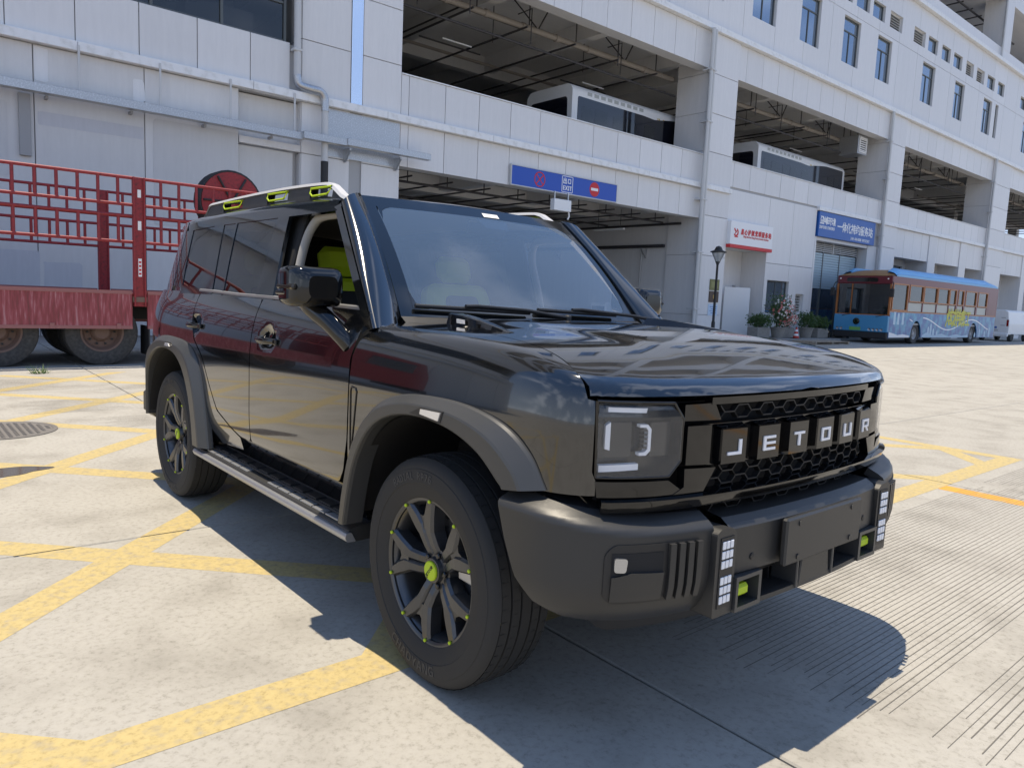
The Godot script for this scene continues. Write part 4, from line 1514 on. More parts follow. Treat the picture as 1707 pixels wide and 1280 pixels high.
	tg.prism(pl([[-0.68, 1.29], [0.68, 1.29], [0.58, 1.74], [-0.58, 1.74]]), 0.05, Transform3D(Basis(Vector3(0, 0, -1), Vector3.UP, Vector3(1, 0, 0)), Vector3(-2.105, 0, 0)), 0.0)
	part("tailgate", tg, M.paint, car)
	var rw := MB.new()
	rw.prism(pl([[-0.55, 1.34], [0.55, 1.34], [0.50, 1.68], [-0.50, 1.68]]), 0.006, Transform3D(Basis(Vector3(0, 0, 1), Vector3.UP, Vector3(-1, 0, 0)), Vector3(-2.106, 0, 0)))
	part("rear_window", rw, M.frit, car)
	var rb := MB.new()
	rb.box(Vector3(-2.10, 0.50, 0), Vector3(0.24, 0.20, 1.80), 0.04)
	part("rear_bumper", rb, M.plastic, car)
	both("tail_lamp", M.red_lamp, func(b: MB): b.box(Vector3(-2.12, 1.05, 0.745), Vector3(0.05, 0.26, 0.10), 0.012))
	var spare := MB.new()
	spare.lathe([Vector2(0.0, 0.17), Vector2(0.27, 0.165), Vector2(0.345, 0.13), Vector2(0.37, 0.06), Vector2(0.37, 0.0)], Vector3(-2.11, 1.0, 0.0), Basis(Vector3(0, 0, 1), Vector3(-1, 0, 0), Vector3(0, 1, 0)), 36)
	part("spare_wheel_cover", spare, M.gloss, car)

func cant_y(x: float) -> float:
	return 1.712 - 0.03 * sstep(-1.3, -2.0, x)

func car_wheels() -> void:
	var tyre := MB.new()
	# axis along z: basis maps profile height (y) to +z
	var B := Basis(Vector3(1, 0, 0), Vector3(0, 0, 1), Vector3(0, -1, 0))
	tyre.lathe([Vector2(0.243, -0.10), Vector2(0.30, -0.118), Vector2(0.35, -0.122), Vector2(0.376, -0.112), Vector2(0.387, -0.095)], Vector3.ZERO, B, 72)
	tyre.lathe([Vector2(0.387, 0.095), Vector2(0.377, 0.110), Vector2(0.360, 0.1195), Vector2(0.352, 0.1200), Vector2(0.350, 0.1225), Vector2(0.330, 0.1245), Vector2(0.305, 0.1240), Vector2(0.303, 0.1215), Vector2(0.285, 0.1185), Vector2(0.268, 0.111), Vector2(0.258, 0.108), Vector2(0.250, 0.104), Vector2(0.244, 0.094)], Vector3.ZERO, B, 72)
	# tread ribs with grooves
	var pr := []
	var edges := [-0.095, -0.064, -0.056, -0.026, -0.018, 0.018, 0.026, 0.056, 0.064, 0.095]
	for k in edges.size():
		var e: float = edges[k]
		var rr := 0.3945 - 0.6 * e * e
		if k % 2 == 0:
			if k > 0: pr.append(Vector2(rr - 0.008, e - 0.0005))
			pr.append(Vector2(rr, e))
		else:
			pr.append(Vector2(rr, e))
			if k < edges.size() - 1: pr.append(Vector2(rr - 0.008, e + 0.0005))
	tyre.lathe(pr, Vector3.ZERO, B, 72)
	var tyre_mesh := tyre.mesh()
	# sipes: short dark cuts over the shoulder ribs
	var sip := MB.new()
	for k in 60:
		var a := TAU * k / 60.0
		for zz in [0.080, -0.080, 0.041, -0.041]:
			var off: float = 0.0 if absf(zz) > 0.06 else 0.05
			var bb := Basis(Vector3(0, 0, 1), a + off)
			sip.box(bb * Vector3(0.3945 - 0.6 * zz * zz - 0.0015, 0, zz), Vector3(0.004, 0.0028, 0.026 if absf(zz) > 0.06 else 0.02), 0.0, bb)
	var sip_mesh := sip.mesh()
	# rim barrel and lip
	var barrel := MB.new()
	barrel.lathe([Vector2(0.235, -0.10), Vector2(0.225, -0.06), Vector2(0.222, 0.02), Vector2(0.226, 0.075), Vector2(0.238, 0.088), Vector2(0.2375, 0.0965), Vector2(0.244, 0.1025), Vector2(0.252, 0.104), Vector2(0.2585, 0.100), Vector2(0.257, 0.092)].map(func(q): return q), Vector3.ZERO, B, 64)
	var barrel_mesh := barrel.mesh()
	var spoke_mesh := make_spokes()
	var dot := MB.new()
	dot.lathe([Vector2(0.0062, -0.002), Vector2(0.0062, 0.003), Vector2(0.004, 0.005), Vector2(0.0, 0.005)], Vector3.ZERO, B, 10)
	var dot_mesh := dot.mesh()
	var disc := MB.new()
	disc.lathe([Vector2(0.075, 0.0), Vector2(0.09, 0.004), Vector2(0.165, 0.004), Vector2(0.165, -0.02), Vector2(0.08, -0.02)], Vector3(0, 0, 0.008), B, 40)
	disc.lathe([Vector2(0.0, 0.055), Vector2(0.06, 0.055), Vector2(0.075, 0.045), Vector2(0.08, 0.0)].map(func(q): return q), Vector3(0, 0, -0.01), B, 24)
	var disc_mesh := disc.mesh()
	var cal := MB.new()
	var cp := PackedVector2Array()
	for k in 9:
		var a := lerpf(-0.55, 0.55, k / 8.0); cp.append(Vector2(cos(a), sin(a)) * 0.185)
	for k in 9:
		var a := lerpf(0.55, -0.55, k / 8.0); cp.append(Vector2(cos(a), sin(a)) * 0.10)
	cal.prism(cp, 0.05, Transform3D(Basis(), Vector3(0, 0, 0.0)), 0.008)
	var cal_mesh := cal.mesh()
	var cap := MB.new()
	cap.lathe([Vector2(0.034, 0.0), Vector2(0.034, 0.010), Vector2(0.031, 0.013), Vector2(0.0, 0.0145)], Vector3(0, 0, 0.082), B, 28)
	var cap_mesh := cap.mesh()
	var nut := MB.new()
	nut.lathe([Vector2(0.011, 0.0), Vector2(0.011, 0.012), Vector2(0.008, 0.015), Vector2(0.0, 0.015)], Vector3.ZERO, B, 6)
	var nut_mesh := nut.mesh()
	for w in [[1.40, 1.0, 0.30, 3.35], [-1.40, 1.0, 0.0, 0.4], [1.40, -1.0, 0.0, 0.0], [-1.40, -1.0, 0.0, 0.0]]:
		var wheel := Node3D.new()
		wheel.name = "wheel"
		car.add_child(wheel, true)
		wheel.position = Vector3(w[0], 0.3935, 0.812 * w[1])
		if w[1] < 0: wheel.rotation.y = PI
		place("tyre", tyre_mesh, M.tyre, wheel)
		place("tread_cuts", sip_mesh, M.black_rubber, wheel)
		place("rim_barrel", barrel_mesh, M.rim, wheel)
		place("brake_disc", disc_mesh, M.disc, wheel)
		place("brake_caliper", cal_mesh, M.satin, wheel, Transform3D(Basis(Vector3(0, 0, 1), 0.5), Vector3(0, 0, 0.0)))
		for k in 5:
			place("spoke", spoke_mesh, M.rim, wheel, Transform3D(Basis(Vector3(0, 0, 1), PI + TAU * k / 5), Vector3.ZERO))
			var a := PI + TAU * (k + 0.5) / 5
			place("wheel_nut", nut_mesh, M.gloss, wheel, Transform3D(Basis(), Vector3(cos(a) * 0.055, sin(a) * 0.055, 0.062)))
		var hub := MB.new()
		hub.lathe([Vector2(0.078, 0.02), Vector2(0.074, 0.062), Vector2(0.046, 0.068), Vector2(0.042, 0.084), Vector2(0.036, 0.086), Vector2(0.0, 0.086)], Vector3.ZERO, B, 30)
		place("hub", hub.mesh(), M.rim, wheel)
		for k in 10:
			var a := PI + TAU * (k + 0.5) / 10
			place("rim_screw", dot_mesh, M.lime, wheel, Transform3D(Basis(), Vector3(cos(a) * 0.2425, sin(a) * 0.2425, 0.1035)))
		place("centre_cap", cap_mesh, M.lime, wheel)
		if w[1] > 0:
			var tm := text_mesh("JETOUR", 0.011, 0.0015)
			place("cap_lettering", tm, M.gloss, wheel, Transform3D(Basis(Vector3(0, 0, 1), 0.9), Vector3(0, 0, 0.0962)))
			for tx in [["RADIAL RP76", PI * 0.5 + 0.25], ["CHAOYANG", -PI * 0.5 - 0.15]]:
				var word: String = tx[0]
				var size := 0.026 if word.begins_with("R") else 0.034
				var step := 0.068 if word.begins_with("R") else 0.105
				for c in word.length():
					if word[c] == " ": continue
					var a: float = tx[1] + (word.length() * 0.5 - c - 0.5) * step
					if tx[1] < 0: a = tx[1] - (word.length() * 0.5 - c - 0.5) * step
					var turn: float = a - PI / 2 if tx[1] > 0 else a + PI / 2
					place("sidewall_letter", text_mesh(word[c], size, 0.002), M.tyre_text, wheel, Transform3D(Basis(Vector3(0, 0, 1), turn), Vector3(cos(a) * 0.327, sin(a) * 0.327, 0.1252)))

var text_cache := {}
func text_mesh(t: String, height: float, depth: float) -> TextMesh:
	var key := "%s|%f|%f" % [t, height, depth]
	if text_cache.has(key): return text_cache[key]
	var f := SystemFont.new()
	f.font_names = PackedStringArray(["Droid Sans"])
	f.font_weight = 700
	var tm := TextMesh.new()
	tm.font = f
	tm.text = t
	tm.font_size = 32
	tm.pixel_size = height / 23.0
	tm.depth = depth
	tm.curve_step = 1.5
	tm.horizontal_alignment = HORIZONTAL_ALIGNMENT_CENTER
	tm.vertical_alignment = VERTICAL_ALIGNMENT_CENTER
	text_cache[key] = tm
	return tm

func make_spokes() -> ArrayMesh:
	# one double arm along +x that forks to two feet on the rim
	var mb := MB.new()
	for sg in [1.0, -1.0]:
		# centre line and half widths from hub to rim: (r along arm, sideways, halfwidth, height)
		var st := [[0.048, 0.017, 0.0105, 0.066], [0.085, 0.0195, 0.0105, 0.081], [0.128, 0.0215, 0.0125, 0.091], [0.155, 0.0275, 0.0185, 0.095], [0.186, 0.043, 0.0175, 0.0985], [0.216, 0.061, 0.0140, 0.1005], [0.238, 0.0735, 0.0135, 0.1005]]
		var A := []; var Bq := []; var C := []; var D := []
		for k in st.size():
			var p := Vector2(st[k][0], st[k][1] * sg)
			var nx := Vector2(st[min(k + 1, st.size() - 1)][0], st[min(k + 1, st.size() - 1)][1] * sg) - Vector2(st[max(k - 1, 0)][0], st[max(k - 1, 0)][1] * sg)
			var nn := Vector2(-nx.y, nx.x).normalized()
			var hw: float = st[k][2]
			var h: float = st[k][3]
			var l := p + nn * hw; var r := p - nn * hw
			A.append(Vector3(l.x, l.y, h)); Bq.append(Vector3(r.x, r.y, h))
			var l2 := p + nn * (hw + 0.008); var r2 := p - nn * (hw + 0.008)
			C.append([Vector3(l2.x, l2.y, h - 0.010), Vector3(l2.x, l2.y, h - 0.055)])
			D.append([Vector3(r2.x, r2.y, h - 0.010), Vector3(r2.x, r2.y, h - 0.055)])
		for k in st.size() - 1:
			mb.quad(A[k + 1], A[k], Bq[k], Bq[k + 1])
			mb.quad(C[k + 1][0], C[k][0], A[k], A[k + 1])
			mb.quad(C[k + 1][1], C[k][1], C[k][0], C[k + 1][0])
			mb.quad(Bq[k + 1], Bq[k], D[k][0], D[k + 1][0])
			mb.quad(D[k + 1][0], D[k][0], D[k][1], D[k + 1][1])
	# web between the two bars beyond the slot
	mb.prism(pl([[0.140, -0.03], [0.19, -0.045], [0.212, -0.052], [0.186, 0.0], [0.212, 0.052], [0.19, 0.045], [0.140, 0.03]]), 0.089, Transform3D(), 0.0)
	mb.prism(pl([[0.05, -0.02], [0.10, -0.022], [0.10, 0.022], [0.05, 0.02]]), 0.046, Transform3D(), 0.0)
	return mb.mesh()

func car_interior() -> void:
	var fl := MB.new()
	fl.box(Vector3(0.72, 1.06, 0), Vector3(0.62, 0.22, 1.46), 0.05)
	fl.box(Vector3(0.62, 1.16, -0.38), Vector3(0.30, 0.07, 0.44), 0.03)
	part("dashboard", fl, M.dash, car)
	var sc := MB.new()
	sc.box(Vector3(0.56, 1.20, 0.0), Vector3(0.03, 0.17, 0.34), 0.006)
	part("centre_screen", sc, M.frit, car)
	# steering wheel
	var sw := MB.new()
	var ring := []
	var c := Vector3(0.34, 1.13, -0.38)
	var tilt := Basis(Vector3(0, 0, 1), -0.42)
	for k in 28:
		var a := TAU * k / 28
		ring.append(c + tilt * Vector3(0, sin(a) * 0.18, cos(a) * 0.18))
	sw.tube(ring, 0.015, 8, -1.0, true)
	sw.box(c + tilt * Vector3(0.03, 0, 0), Vector3(0.05, 0.09, 0.13), 0.02, tilt)
	var steer := part("steering_wheel", sw, M.interior, car)
	var sp := MB.new()
	for q in [[0.0, 0.16], [0.0, -0.16], [-0.16, 0.0]]:
		sp.tube([c + tilt * Vector3(0.03, 0, 0), c + tilt * Vector3(0, q[0], q[1])], 0.012, 6)
	part("steering_spoke", sp, M.satin, steer)
	# headliner and pillars seen from inside
	var hd := MB.new()
	hd.patch(pl([[0.36, -0.62], [0.36, 0.62], [-2.0, 0.56], [-2.0, -0.56]]), func(x, z): return f_roof(x, z) - Vector3(0, 0.045, 0), Vector2(0.1, 0.1), 0.0)
	part("headliner", hd, M.headliner, car)
	both("door_seal_frame", M.headliner, func(b: MB):
		var pth := [Vector3(0.06, 1.20, 0.80), Vector3(0.03, 1.40, 0.765), Vector3(0.02, 1.55, 0.725), Vector3(0.06, 1.635, 0.70), Vector3(0.14, 1.665, 0.69), Vector3(0.40, 1.665, 0.69)]
		b.tube(spline3(pth, 5), 0.022, 8))
	both("inner_pillar", M.interior, func(b: MB):
		b.box(Vector3(-0.13, 1.45, 0.755), Vector3(0.20, 0.48, 0.03), 0.01, Basis(Vector3.RIGHT, 0.30).inverse() if false else Basis(Vector3(1, 0, 0), -0.29)))
	# seats
	for sz in [0.38, -0.38]:
		seat(Vector3(0.02, 0.60, sz), 1.0)
	for sz in [0.42, -0.42]:
		seat(Vector3(-0.92, 0.60, sz), 1.0)
	# inner face of the doors and the rear bulkhead
	var bk := MB.new()
	bk.box(Vector3(-1.95, 1.1, 0), Vector3(0.04, 1.1, 1.4))
	part("rear_trim", bk, M.interior, car)
	both("door_card", M.interior, func(b: MB):
		b.box(Vector3(0.35, 0.98, 0.815), Vector3(1.0, 0.52, 0.05), 0.02))
	both("door_card_accent", M.lime_seat, func(b: MB):
		b.box(Vector3(0.30, 1.08, 0.785), Vector3(0.75, 0.13, 0.02), 0.008))
	var mir := MB.new()
	mir.box(Vector3(0.46, 1.66, -0.02), Vector3(0.03, 0.07, 0.24), 0.012)
	part("rear_view_mirror", mir, M.interior, car)

func seat(at: Vector3, k: float) -> void:
	var lean := Basis(Vector3(0, 0, 1), 0.28)
	var cu := MB.new()
	cu.box(at + Vector3(0.14, 0.12, 0), Vector3(0.50, 0.16, 0.50), 0.05)
	var o := part("seat", cu, M.interior, car)
	var b := MB.new()
	b.prism(rounded(pl([[-0.25, 0.0], [0.25, 0.0], [0.27, 0.34], [0.22, 0.66], [-0.22, 0.66], [-0.27, 0.34]]), 0.07, 5), 0.09, Transform3D(lean * Basis(Vector3(0, 0, -1), Vector3.UP, Vector3(1, 0, 0)), at + Vector3(-0.16, 0.14, 0)), 0.03)
	part("backrest", b, M.lime_seat, o)
	b = MB.new()
	b.prism(rounded(pl([[-0.13, 0.06], [0.13, 0.06], [0.12, 0.58], [-0.12, 0.58]]), 0.04, 4), 0.012, Transform3D(lean * Basis(Vector3(0, 0, -1), Vector3.UP, Vector3(1, 0, 0)), at + Vector3(-0.16, 0.14, 0) + lean * Vector3(0.088, 0, 0)), 0.006)
	part("seat_insert", b, M.interior, o)
	b = MB.new()
	b.box(at + Vector3(-0.115, 0.14, 0) + lean * Vector3(0.0, 0.765, 0), Vector3(0.10, 0.16, 0.24), 0.04, lean)
	part("head_rest", b, M.lime_seat, o)

func car_trim() -> void:
	# mirrors
	for mir in [false, true]:
		var mb := MB.new(); mb.mir = mir
		var rows := []
		var secs := [[0.52, 0.90, 1.075, 1.275, 1.395, 0.035], [0.60, 0.895, 1.105, 1.262, 1.408, 0.030], [0.67, 0.89, 1.108, 1.255, 1.412, 0.030], [0.715, 0.895, 1.098, 1.258, 1.408, 0.035], [0.742, 0.905, 1.078, 1.268, 1.398, 0.04], [0.752, 0.93, 1.05, 1.29, 1.375, 0.03]]
		for s in secs:
			var rr := rounded(pl([[s[1], s[3]], [s[2], s[3]], [s[2], s[4]], [s[1], s[4]]]), s[5], 4)
			var row := PackedVector3Array()
			for q in rr: row.append(Vector3(s[0], q.y, q.x))
			rows.append(row)
		mb.grid(rows, true, false, true)
		for e in [0, rows.size() - 1]:
			var cen := Vector3.ZERO
			for q in rows[e]: cen += q
			cen /= rows[e].size()
			for k in rows[e].size():
				if e == 0: mb.tri(cen, rows[e][k], rows[e][(k + 1) % rows[e].size()])
				else: mb.tri(cen, rows[e][(k + 1) % rows[e].size()], rows[e][k])
		var m := part("wing_mirror", mb, M.gloss, car)
		var gl := MB.new(); gl.mir = mir
		gl.prism(rounded(pl([[0.915, 1.285], [1.062, 1.285], [1.062, 1.385], [0.915, 1.385]]), 0.02, 3), 0.002, Transform3D(Basis(Vector3(0, 0, 1), Vector3.UP, Vector3(-1, 0, 0)), Vector3(0.5215, 0, 0)))
		part("mirror_glass", gl, M.chrome, m)
		var ind := MB.new(); ind.mir = mir
		ind.box(Vector3(0.66, 1.330, 1.100), Vector3(0.15, 0.022, 0.022), 0.008)
		ind.box(Vector3(0.62, 1.306, 1.102), Vector3(0.09, 0.014, 0.018), 0.005)
		part("turn_signal", ind, M.smoke, m)
		var arm := MB.new(); arm.mir = mir
		arm.tube(spline3([Vector3(0.62, 1.285, 1.0), Vector3(0.665, 1.245, 0.985), Vector3(0.73, 1.20, 0.955), Vector3(0.79, 1.145, 0.925), Vector3(0.815, 1.11, 0.905)], 4), 0.042, 10, 0.034)
		part("mirror_arm", arm, M.gloss, m)
	# roof rails with lime framed openings
	for mir in [false, true]:
		var rl := MB.new(); rl.mir = mir
		var tops := []
		var zr := 0.655
		var r0 := PackedVector3Array(); var r1 := PackedVector3Array(); var r2 := PackedVector3Array(); var r3 := PackedVector3Array()
		for k in 41:
			var t := k / 40.0
			var x := lerpf(0.32, -1.58, t)
			var h := 0.062 * sstep(0.0, 0.10, t) * sstep(1.0, 0.94, t)
			var yb := f_roof(x, zr).y - 0.005
			var zz := zr - rear_in(x, 0) * 0.5
			r0.append(Vector3(x, yb + h, zz + 0.026)); r1.append(Vector3(x, yb + h + 0.014, zz + 0.018))
			r2.append(Vector3(x, yb + h + 0.014, zz - 0.018)); r3.append(Vector3(x, yb + h, zz - 0.026))
		rl.grid([r0, r1], true); rl.grid([r1, r2], true); rl.grid([r2, r3], true); rl.gridflat([r3, r0], true)
		var rail := part("roof_rail", rl, M.rail_cap, car)
		var side := MB.new(); side.mir = mir
		# black side wall with three slots: build the solid pieces between the slots
		var slots := [[-0.04, 0.19], [-0.56, -0.30], [-1.22, -0.92]]
		var cuts := [0.30]
		for s in slots: cuts += [s[1], s[0]]
		cuts.append(-1.56)
		for zz in [0.018, -0.022]:
			for k in range(0, cuts.size(), 2):
				_rail_wall(side, cuts[k], cuts[k + 1], 0.0, 1.0, zr + zz)
			for s in slots:
				_rail_wall(side, s[1], s[0], 0.0, 0.18, zr + zz)
				_rail_wall(side, s[1], s[0], 0.86, 1.0, zr + zz)
		part("rail_side", side, M.plastic, rail)
		for s in slots:
			var fr := MB.new(); fr.mir = mir
			var y0 := f_roof((s[0] + s[1]) / 2, zr).y
			var pth := [Vector3(s[1] - 0.005, y0 + 0.045, zr + 0.022), Vector3(s[1] - 0.045, y0 + 0.012, zr + 0.026), Vector3(s[0] + 0.03, y0 + 0.012, zr + 0.026), Vector3(s[0] + 0.002, y0 + 0.028, zr + 0.024), Vector3(s[0] + 0.01, y0 + 0.050, zr + 0.022)]
			fr.tube(pth, 0.0055, 6, -1.0, true)
			part("rail_slot_frame", fr, M.lime, rail)
	# hood side scoops near the cowl
	for mir in [false, true]:
		var scp := MB.new(); scp.mir = mir
		var rows := []
		for k in 13:
			var t := k / 12.0
			var x := lerpf(1.06, 1.50, t)
			var z := lerpf(0.585, 0.672, t)
			var h := 0.040 * (1.0 - pow(t, 1.6)) + 0.003
			var w := lerpf(0.045, 0.018, t)
			var yb := hood_y(x, z) - 0.002
			rows.append(PackedVector3Array([Vector3(x, yb, z + w), Vector3(x, yb + h * 0.9, z + w * 0.75), Vector3(x, yb + h, z + w * 0.5), Vector3(x, yb + h, z - w * 0.4), Vector3(x, yb, z - w * 1.3)]))
		scp.gridflat(rows)
		for k in 3: scp.tri(rows[0][0], rows[0][k + 2], rows[0][k + 1])
		var o := part("hood_scoop", scp, M.gloss, car)
		var bd := MB.new(); bd.mir = mir
		var y := hood_y(1.2, 0.62)
		bd.quad(Vector3(1.15, y + 0.008, 0.647), Vector3(1.215, y + 0.007, 0.656), Vector3(1.205, y + 0.022, 0.650), Vector3(1.14, y + 0.024, 0.641))
		part("scoop_badge", bd, M.bright, o)
	# cowl and wipers
	var cw := MB.new()
	var c0 := PackedVector3Array(); var c1 := PackedVector3Array()
	for k in 31:
		var z := -0.72 + 1.44 * k / 30.0
		c0.append(f_ws(z, 0.02) + Vector3(0.004, 0.0, 0)); c1.append(Vector3(1.03 - 0.09 * pow(absf(z) / 0.72, 2.0), hood_y(1.0, z) - 0.016, z))
	cw.gridflat([c0, c1], true)
	part("cowl", cw, M.plastic_dark, car)
	for e in [[0.66, 0.11, 0.07, 0.20], [0.05, -0.50, 0.055, -0.62]]:
		var wp := MB.new()
		var blade := []
		for k in 13:
			var z := lerpf(e[0], e[1], k / 12.0)
			var kk: float = lerpf(0.055, 0.030, k / 12.0) + 0.012
			blade.append(f_ws(z, kk) + Vector3(0.012, 0.016, 0))
		wp.tube(blade, 0.010, 6)
		var o := part("wiper", wp, M.plastic_dark, car)
		var arm := MB.new()
		var mid: Vector3 = blade[6]
		var foot := Vector3(0.985, hood_y(0.985, e[3]) + 0.006, e[3] - 0.30)
		arm.tube([mid + Vector3(0.004, 0.012, 0.06), mid + Vector3(0.006, 0.014, 0.0), mid.lerp(foot, 0.5) + Vector3(0.01, 0.016, 0), foot], 0.009, 6)
		arm.box(foot, Vector3(0.03, 0.03, 0.03), 0.008)
		part("wiper_arm", arm, M.plastic_dark, o)

func _rail_wall(mb: MB, xa: float, xb: float, k0: float, k1: float, z: float) -> void:
	var n := 8
	for k in n:
		var x0 := lerpf(xa, xb, float(k) / n); var x1 := lerpf(xa, xb, float(k + 1) / n)
		var q := []
		for x in [x0, x1]:
			var t: float = (0.32 - x) / 1.90
			var h := 0.062 * sstep(0.0, 0.10, t) * sstep(1.0, 0.94, t)
			var yb := f_roof(x, 0.655).y - 0.006
			var zz := z - rear_in(x, 0) * 0.5
			q.append(Vector3(x, yb + h * k0, zz + 0.008)); q.append(Vector3(x, yb + h * k1, zz))
		mb.quad(q[0], q[1], q[3], q[2])

# ---------------------------------------------------------------- bus depot building
const F := -14.5
var depot: Node3D

func box_part(called: String, x0: float, x1: float, y0: float, y1: float, z0: float, z1: float, m: Material, parent: Node, bev := 0.0) -> MeshInstance3D:
	var mb := MB.new()
	mb.box(Vector3((x0 + x1) / 2, (y0 + y1) / 2, (z0 + z1) / 2), Vector3(absf(x1 - x0), absf(y1 - y0), absf(z1 - z0)), bev)
	return part(called, mb, m, parent)

# a cladding sheet facing +x; zs and ys in metres; face at x
func sheet(called: String, y0: float, y1: float, za: float, zb: float, x: float, m: Material, gap := 0.018, parent: Node = null) -> void:
	box_part(called, x - 0.03, x + rng.randf_range(-0.002, 0.002), y0 + gap / 2, y1 - gap / 2, min(za, zb) + gap / 2, max(za, zb) - gap / 2, m, parent if parent else depot, 0.004)

func pick(a: Array) -> Material:
	return a[rng.randi() % a.size()]

func run_sheets(called: String, y0: float, y1: float, za: float, zb: float, step: float, x: float, mats: Array, first := 0.0) -> void:
	# from za (larger) towards zb
	var z := za
	var nx := za - (first if first > 0 else step)
	while z > zb + 0.02:
		var e: float = max(nx, zb)
		if e - zb < 0.25: e = zb
		sheet(called, y0, y1, z, e, x, pick(mats))
		z = e
		nx = e - step

# wall sheets with openings cut out (openings: [z0, z1, y0, y1], z0 > z1)
func cut_sheets(called: String, zj: Array, yj: Array, x: float, holes: Array) -> void:
	for i in zj.size() - 1:
		for j in yj.size() - 1:
			var za: float = min(zj[i], zj[i + 1]) + 0.009
			var zb: float = max(zj[i], zj[i + 1]) - 0.009
			var pcs: Array = [[za, zb]]
			for h in holes:
				var c: float = (h[0] + h[1]) / 2
				if h[3] <= yj[j] or h[2] >= yj[j + 1]: continue
				var nw := []
				for q in pcs:
					if c > q[0] + 0.01 and c < q[1] - 0.01:
						nw.append([q[0], c]); nw.append([c, q[1]])
					else: nw.append(q)
				pcs = nw
			var m := pick(M.panel)
			for q in pcs:
				var polys: Array = [rect(-q[1], yj[j] + 0.009, -q[0], yj[j + 1] - 0.009)]
				for h in holes:
					var nxt := []
					for pg in polys:
						for r in Geometry2D.clip_polygons(pg, rect(-h[0], h[2], -h[1], h[3])):
							if not Geometry2D.is_polygon_clockwise(r): nxt.append(r)
					polys = nxt
				for pg in polys:
					var mb := MB.new()
					mb.prism(pg, 0.03, Transform3D(Basis(Vector3(0, 0, -1), Vector3.UP, Vector3(1, 0, 0)), Vector3(x - 0.03, 0, 0)), 0.0)
					part(called, mb, m, depot)

func window(z0: float, z1: float, y0: float, y1: float, x: float, bars: Array, mull := true, louvre := false) -> void:
	# z0 > z1; set back 0.14 behind the cladding
	var fr := MB.new()
	var xb := x - 0.16
	var w := 0.05
	var zc := (z0 + z1) / 2
	fr.box(Vector3(xb, (y0 + y1) / 2, z0 - w / 2), Vector3(0.07, y1 - y0, w))
	fr.box(Vector3(xb, (y0 + y1) / 2, z1 + w / 2), Vector3(0.07, y1 - y0, w))
	for y in [y0 + w / 2, y1 - w / 2] + bars:
		fr.box(Vector3(xb, y, zc), Vector3(0.068, w, z0 - z1 - 2 * w))
	var o := part("louvre" if louvre else "window", fr, M.win_frame if not louvre else M.panel_old[1], depot)
	if louvre:
		var n := int((y1 - y0) / 0.125)
		for k in n:
			var sl := MB.new()
			sl.box(Vector3(xb, y0 + 0.09 + k * 0.125, zc), Vector3(0.10, 0.014, z0 - z1 - 2 * w), 0.0, Basis(Vector3(0, 0, 1), -0.35))
			part("slat", sl, M.panel_old[1], o)
		box_part("duct_back", xb - 1.0, xb - 0.95, y0, y1, z1, z0, M.win_room, o)
		for e in [[y0 - 0.03, y0], [y1, y1 + 0.03]]: box_part("duct_side", xb - 0.95, xb - 0.06, e[0], e[1], z1, z0, M.win_room, o)
		for e in [[z1 - 0.03, z1], [z0, z0 + 0.03]]: box_part("duct_side", xb - 0.95, xb - 0.06, y0, y1, e[0], e[1], M.win_room, o)
	else:
		var ys: Array = [y0 + w] + bars + [y1 - w]
		for k in ys.size() - 1:
			var cols := 2 if (mull and k == 0) else 1
			for c in cols:
				var a := lerpf(z0 - w, z1 + w, float(c) / cols)
				var b := lerpf(z0 - w, z1 + w, float(c + 1) / cols)
				box_part("pane", xb - 0.006, xb, ys[k] + 0.01, ys[k + 1] - 0.01, b + 0.012, a - 0.012, M.win_glass, o)
		if mull: box_part("mullion", xb - 0.03, xb + 0.032, y0 + w, (bars[0] if bars.size() > 0 else y1) - 0.02, zc - 0.022, zc + 0.022, M.win_frame, o)
	# reveal
	var rv := MB.new()
	for q in [[y0 - 0.01, z0, z1, true], [y1 + 0.01, z0, z1, true]]:
		rv.box(Vector3(x - 0.13, q[0], zc), Vector3(0.2, 0.02, z0 - z1 + 0.04))
	for z in [z0 + 0.01, z1 - 0.01]: rv.box(Vector3(x - 0.13, (y0 + y1) / 2, z), Vector3(0.2, y1 - y0, 0.02))
	part("reveal", rv, M.panel_old[0], o)

func pipe_run(called: String, pts: Array, r: float, m: Material, parent: Node, seg := 10) -> MeshInstance3D:
	var mb := MB.new()
	mb.tube(pts, r, seg)
	return part(called, mb, m, parent)

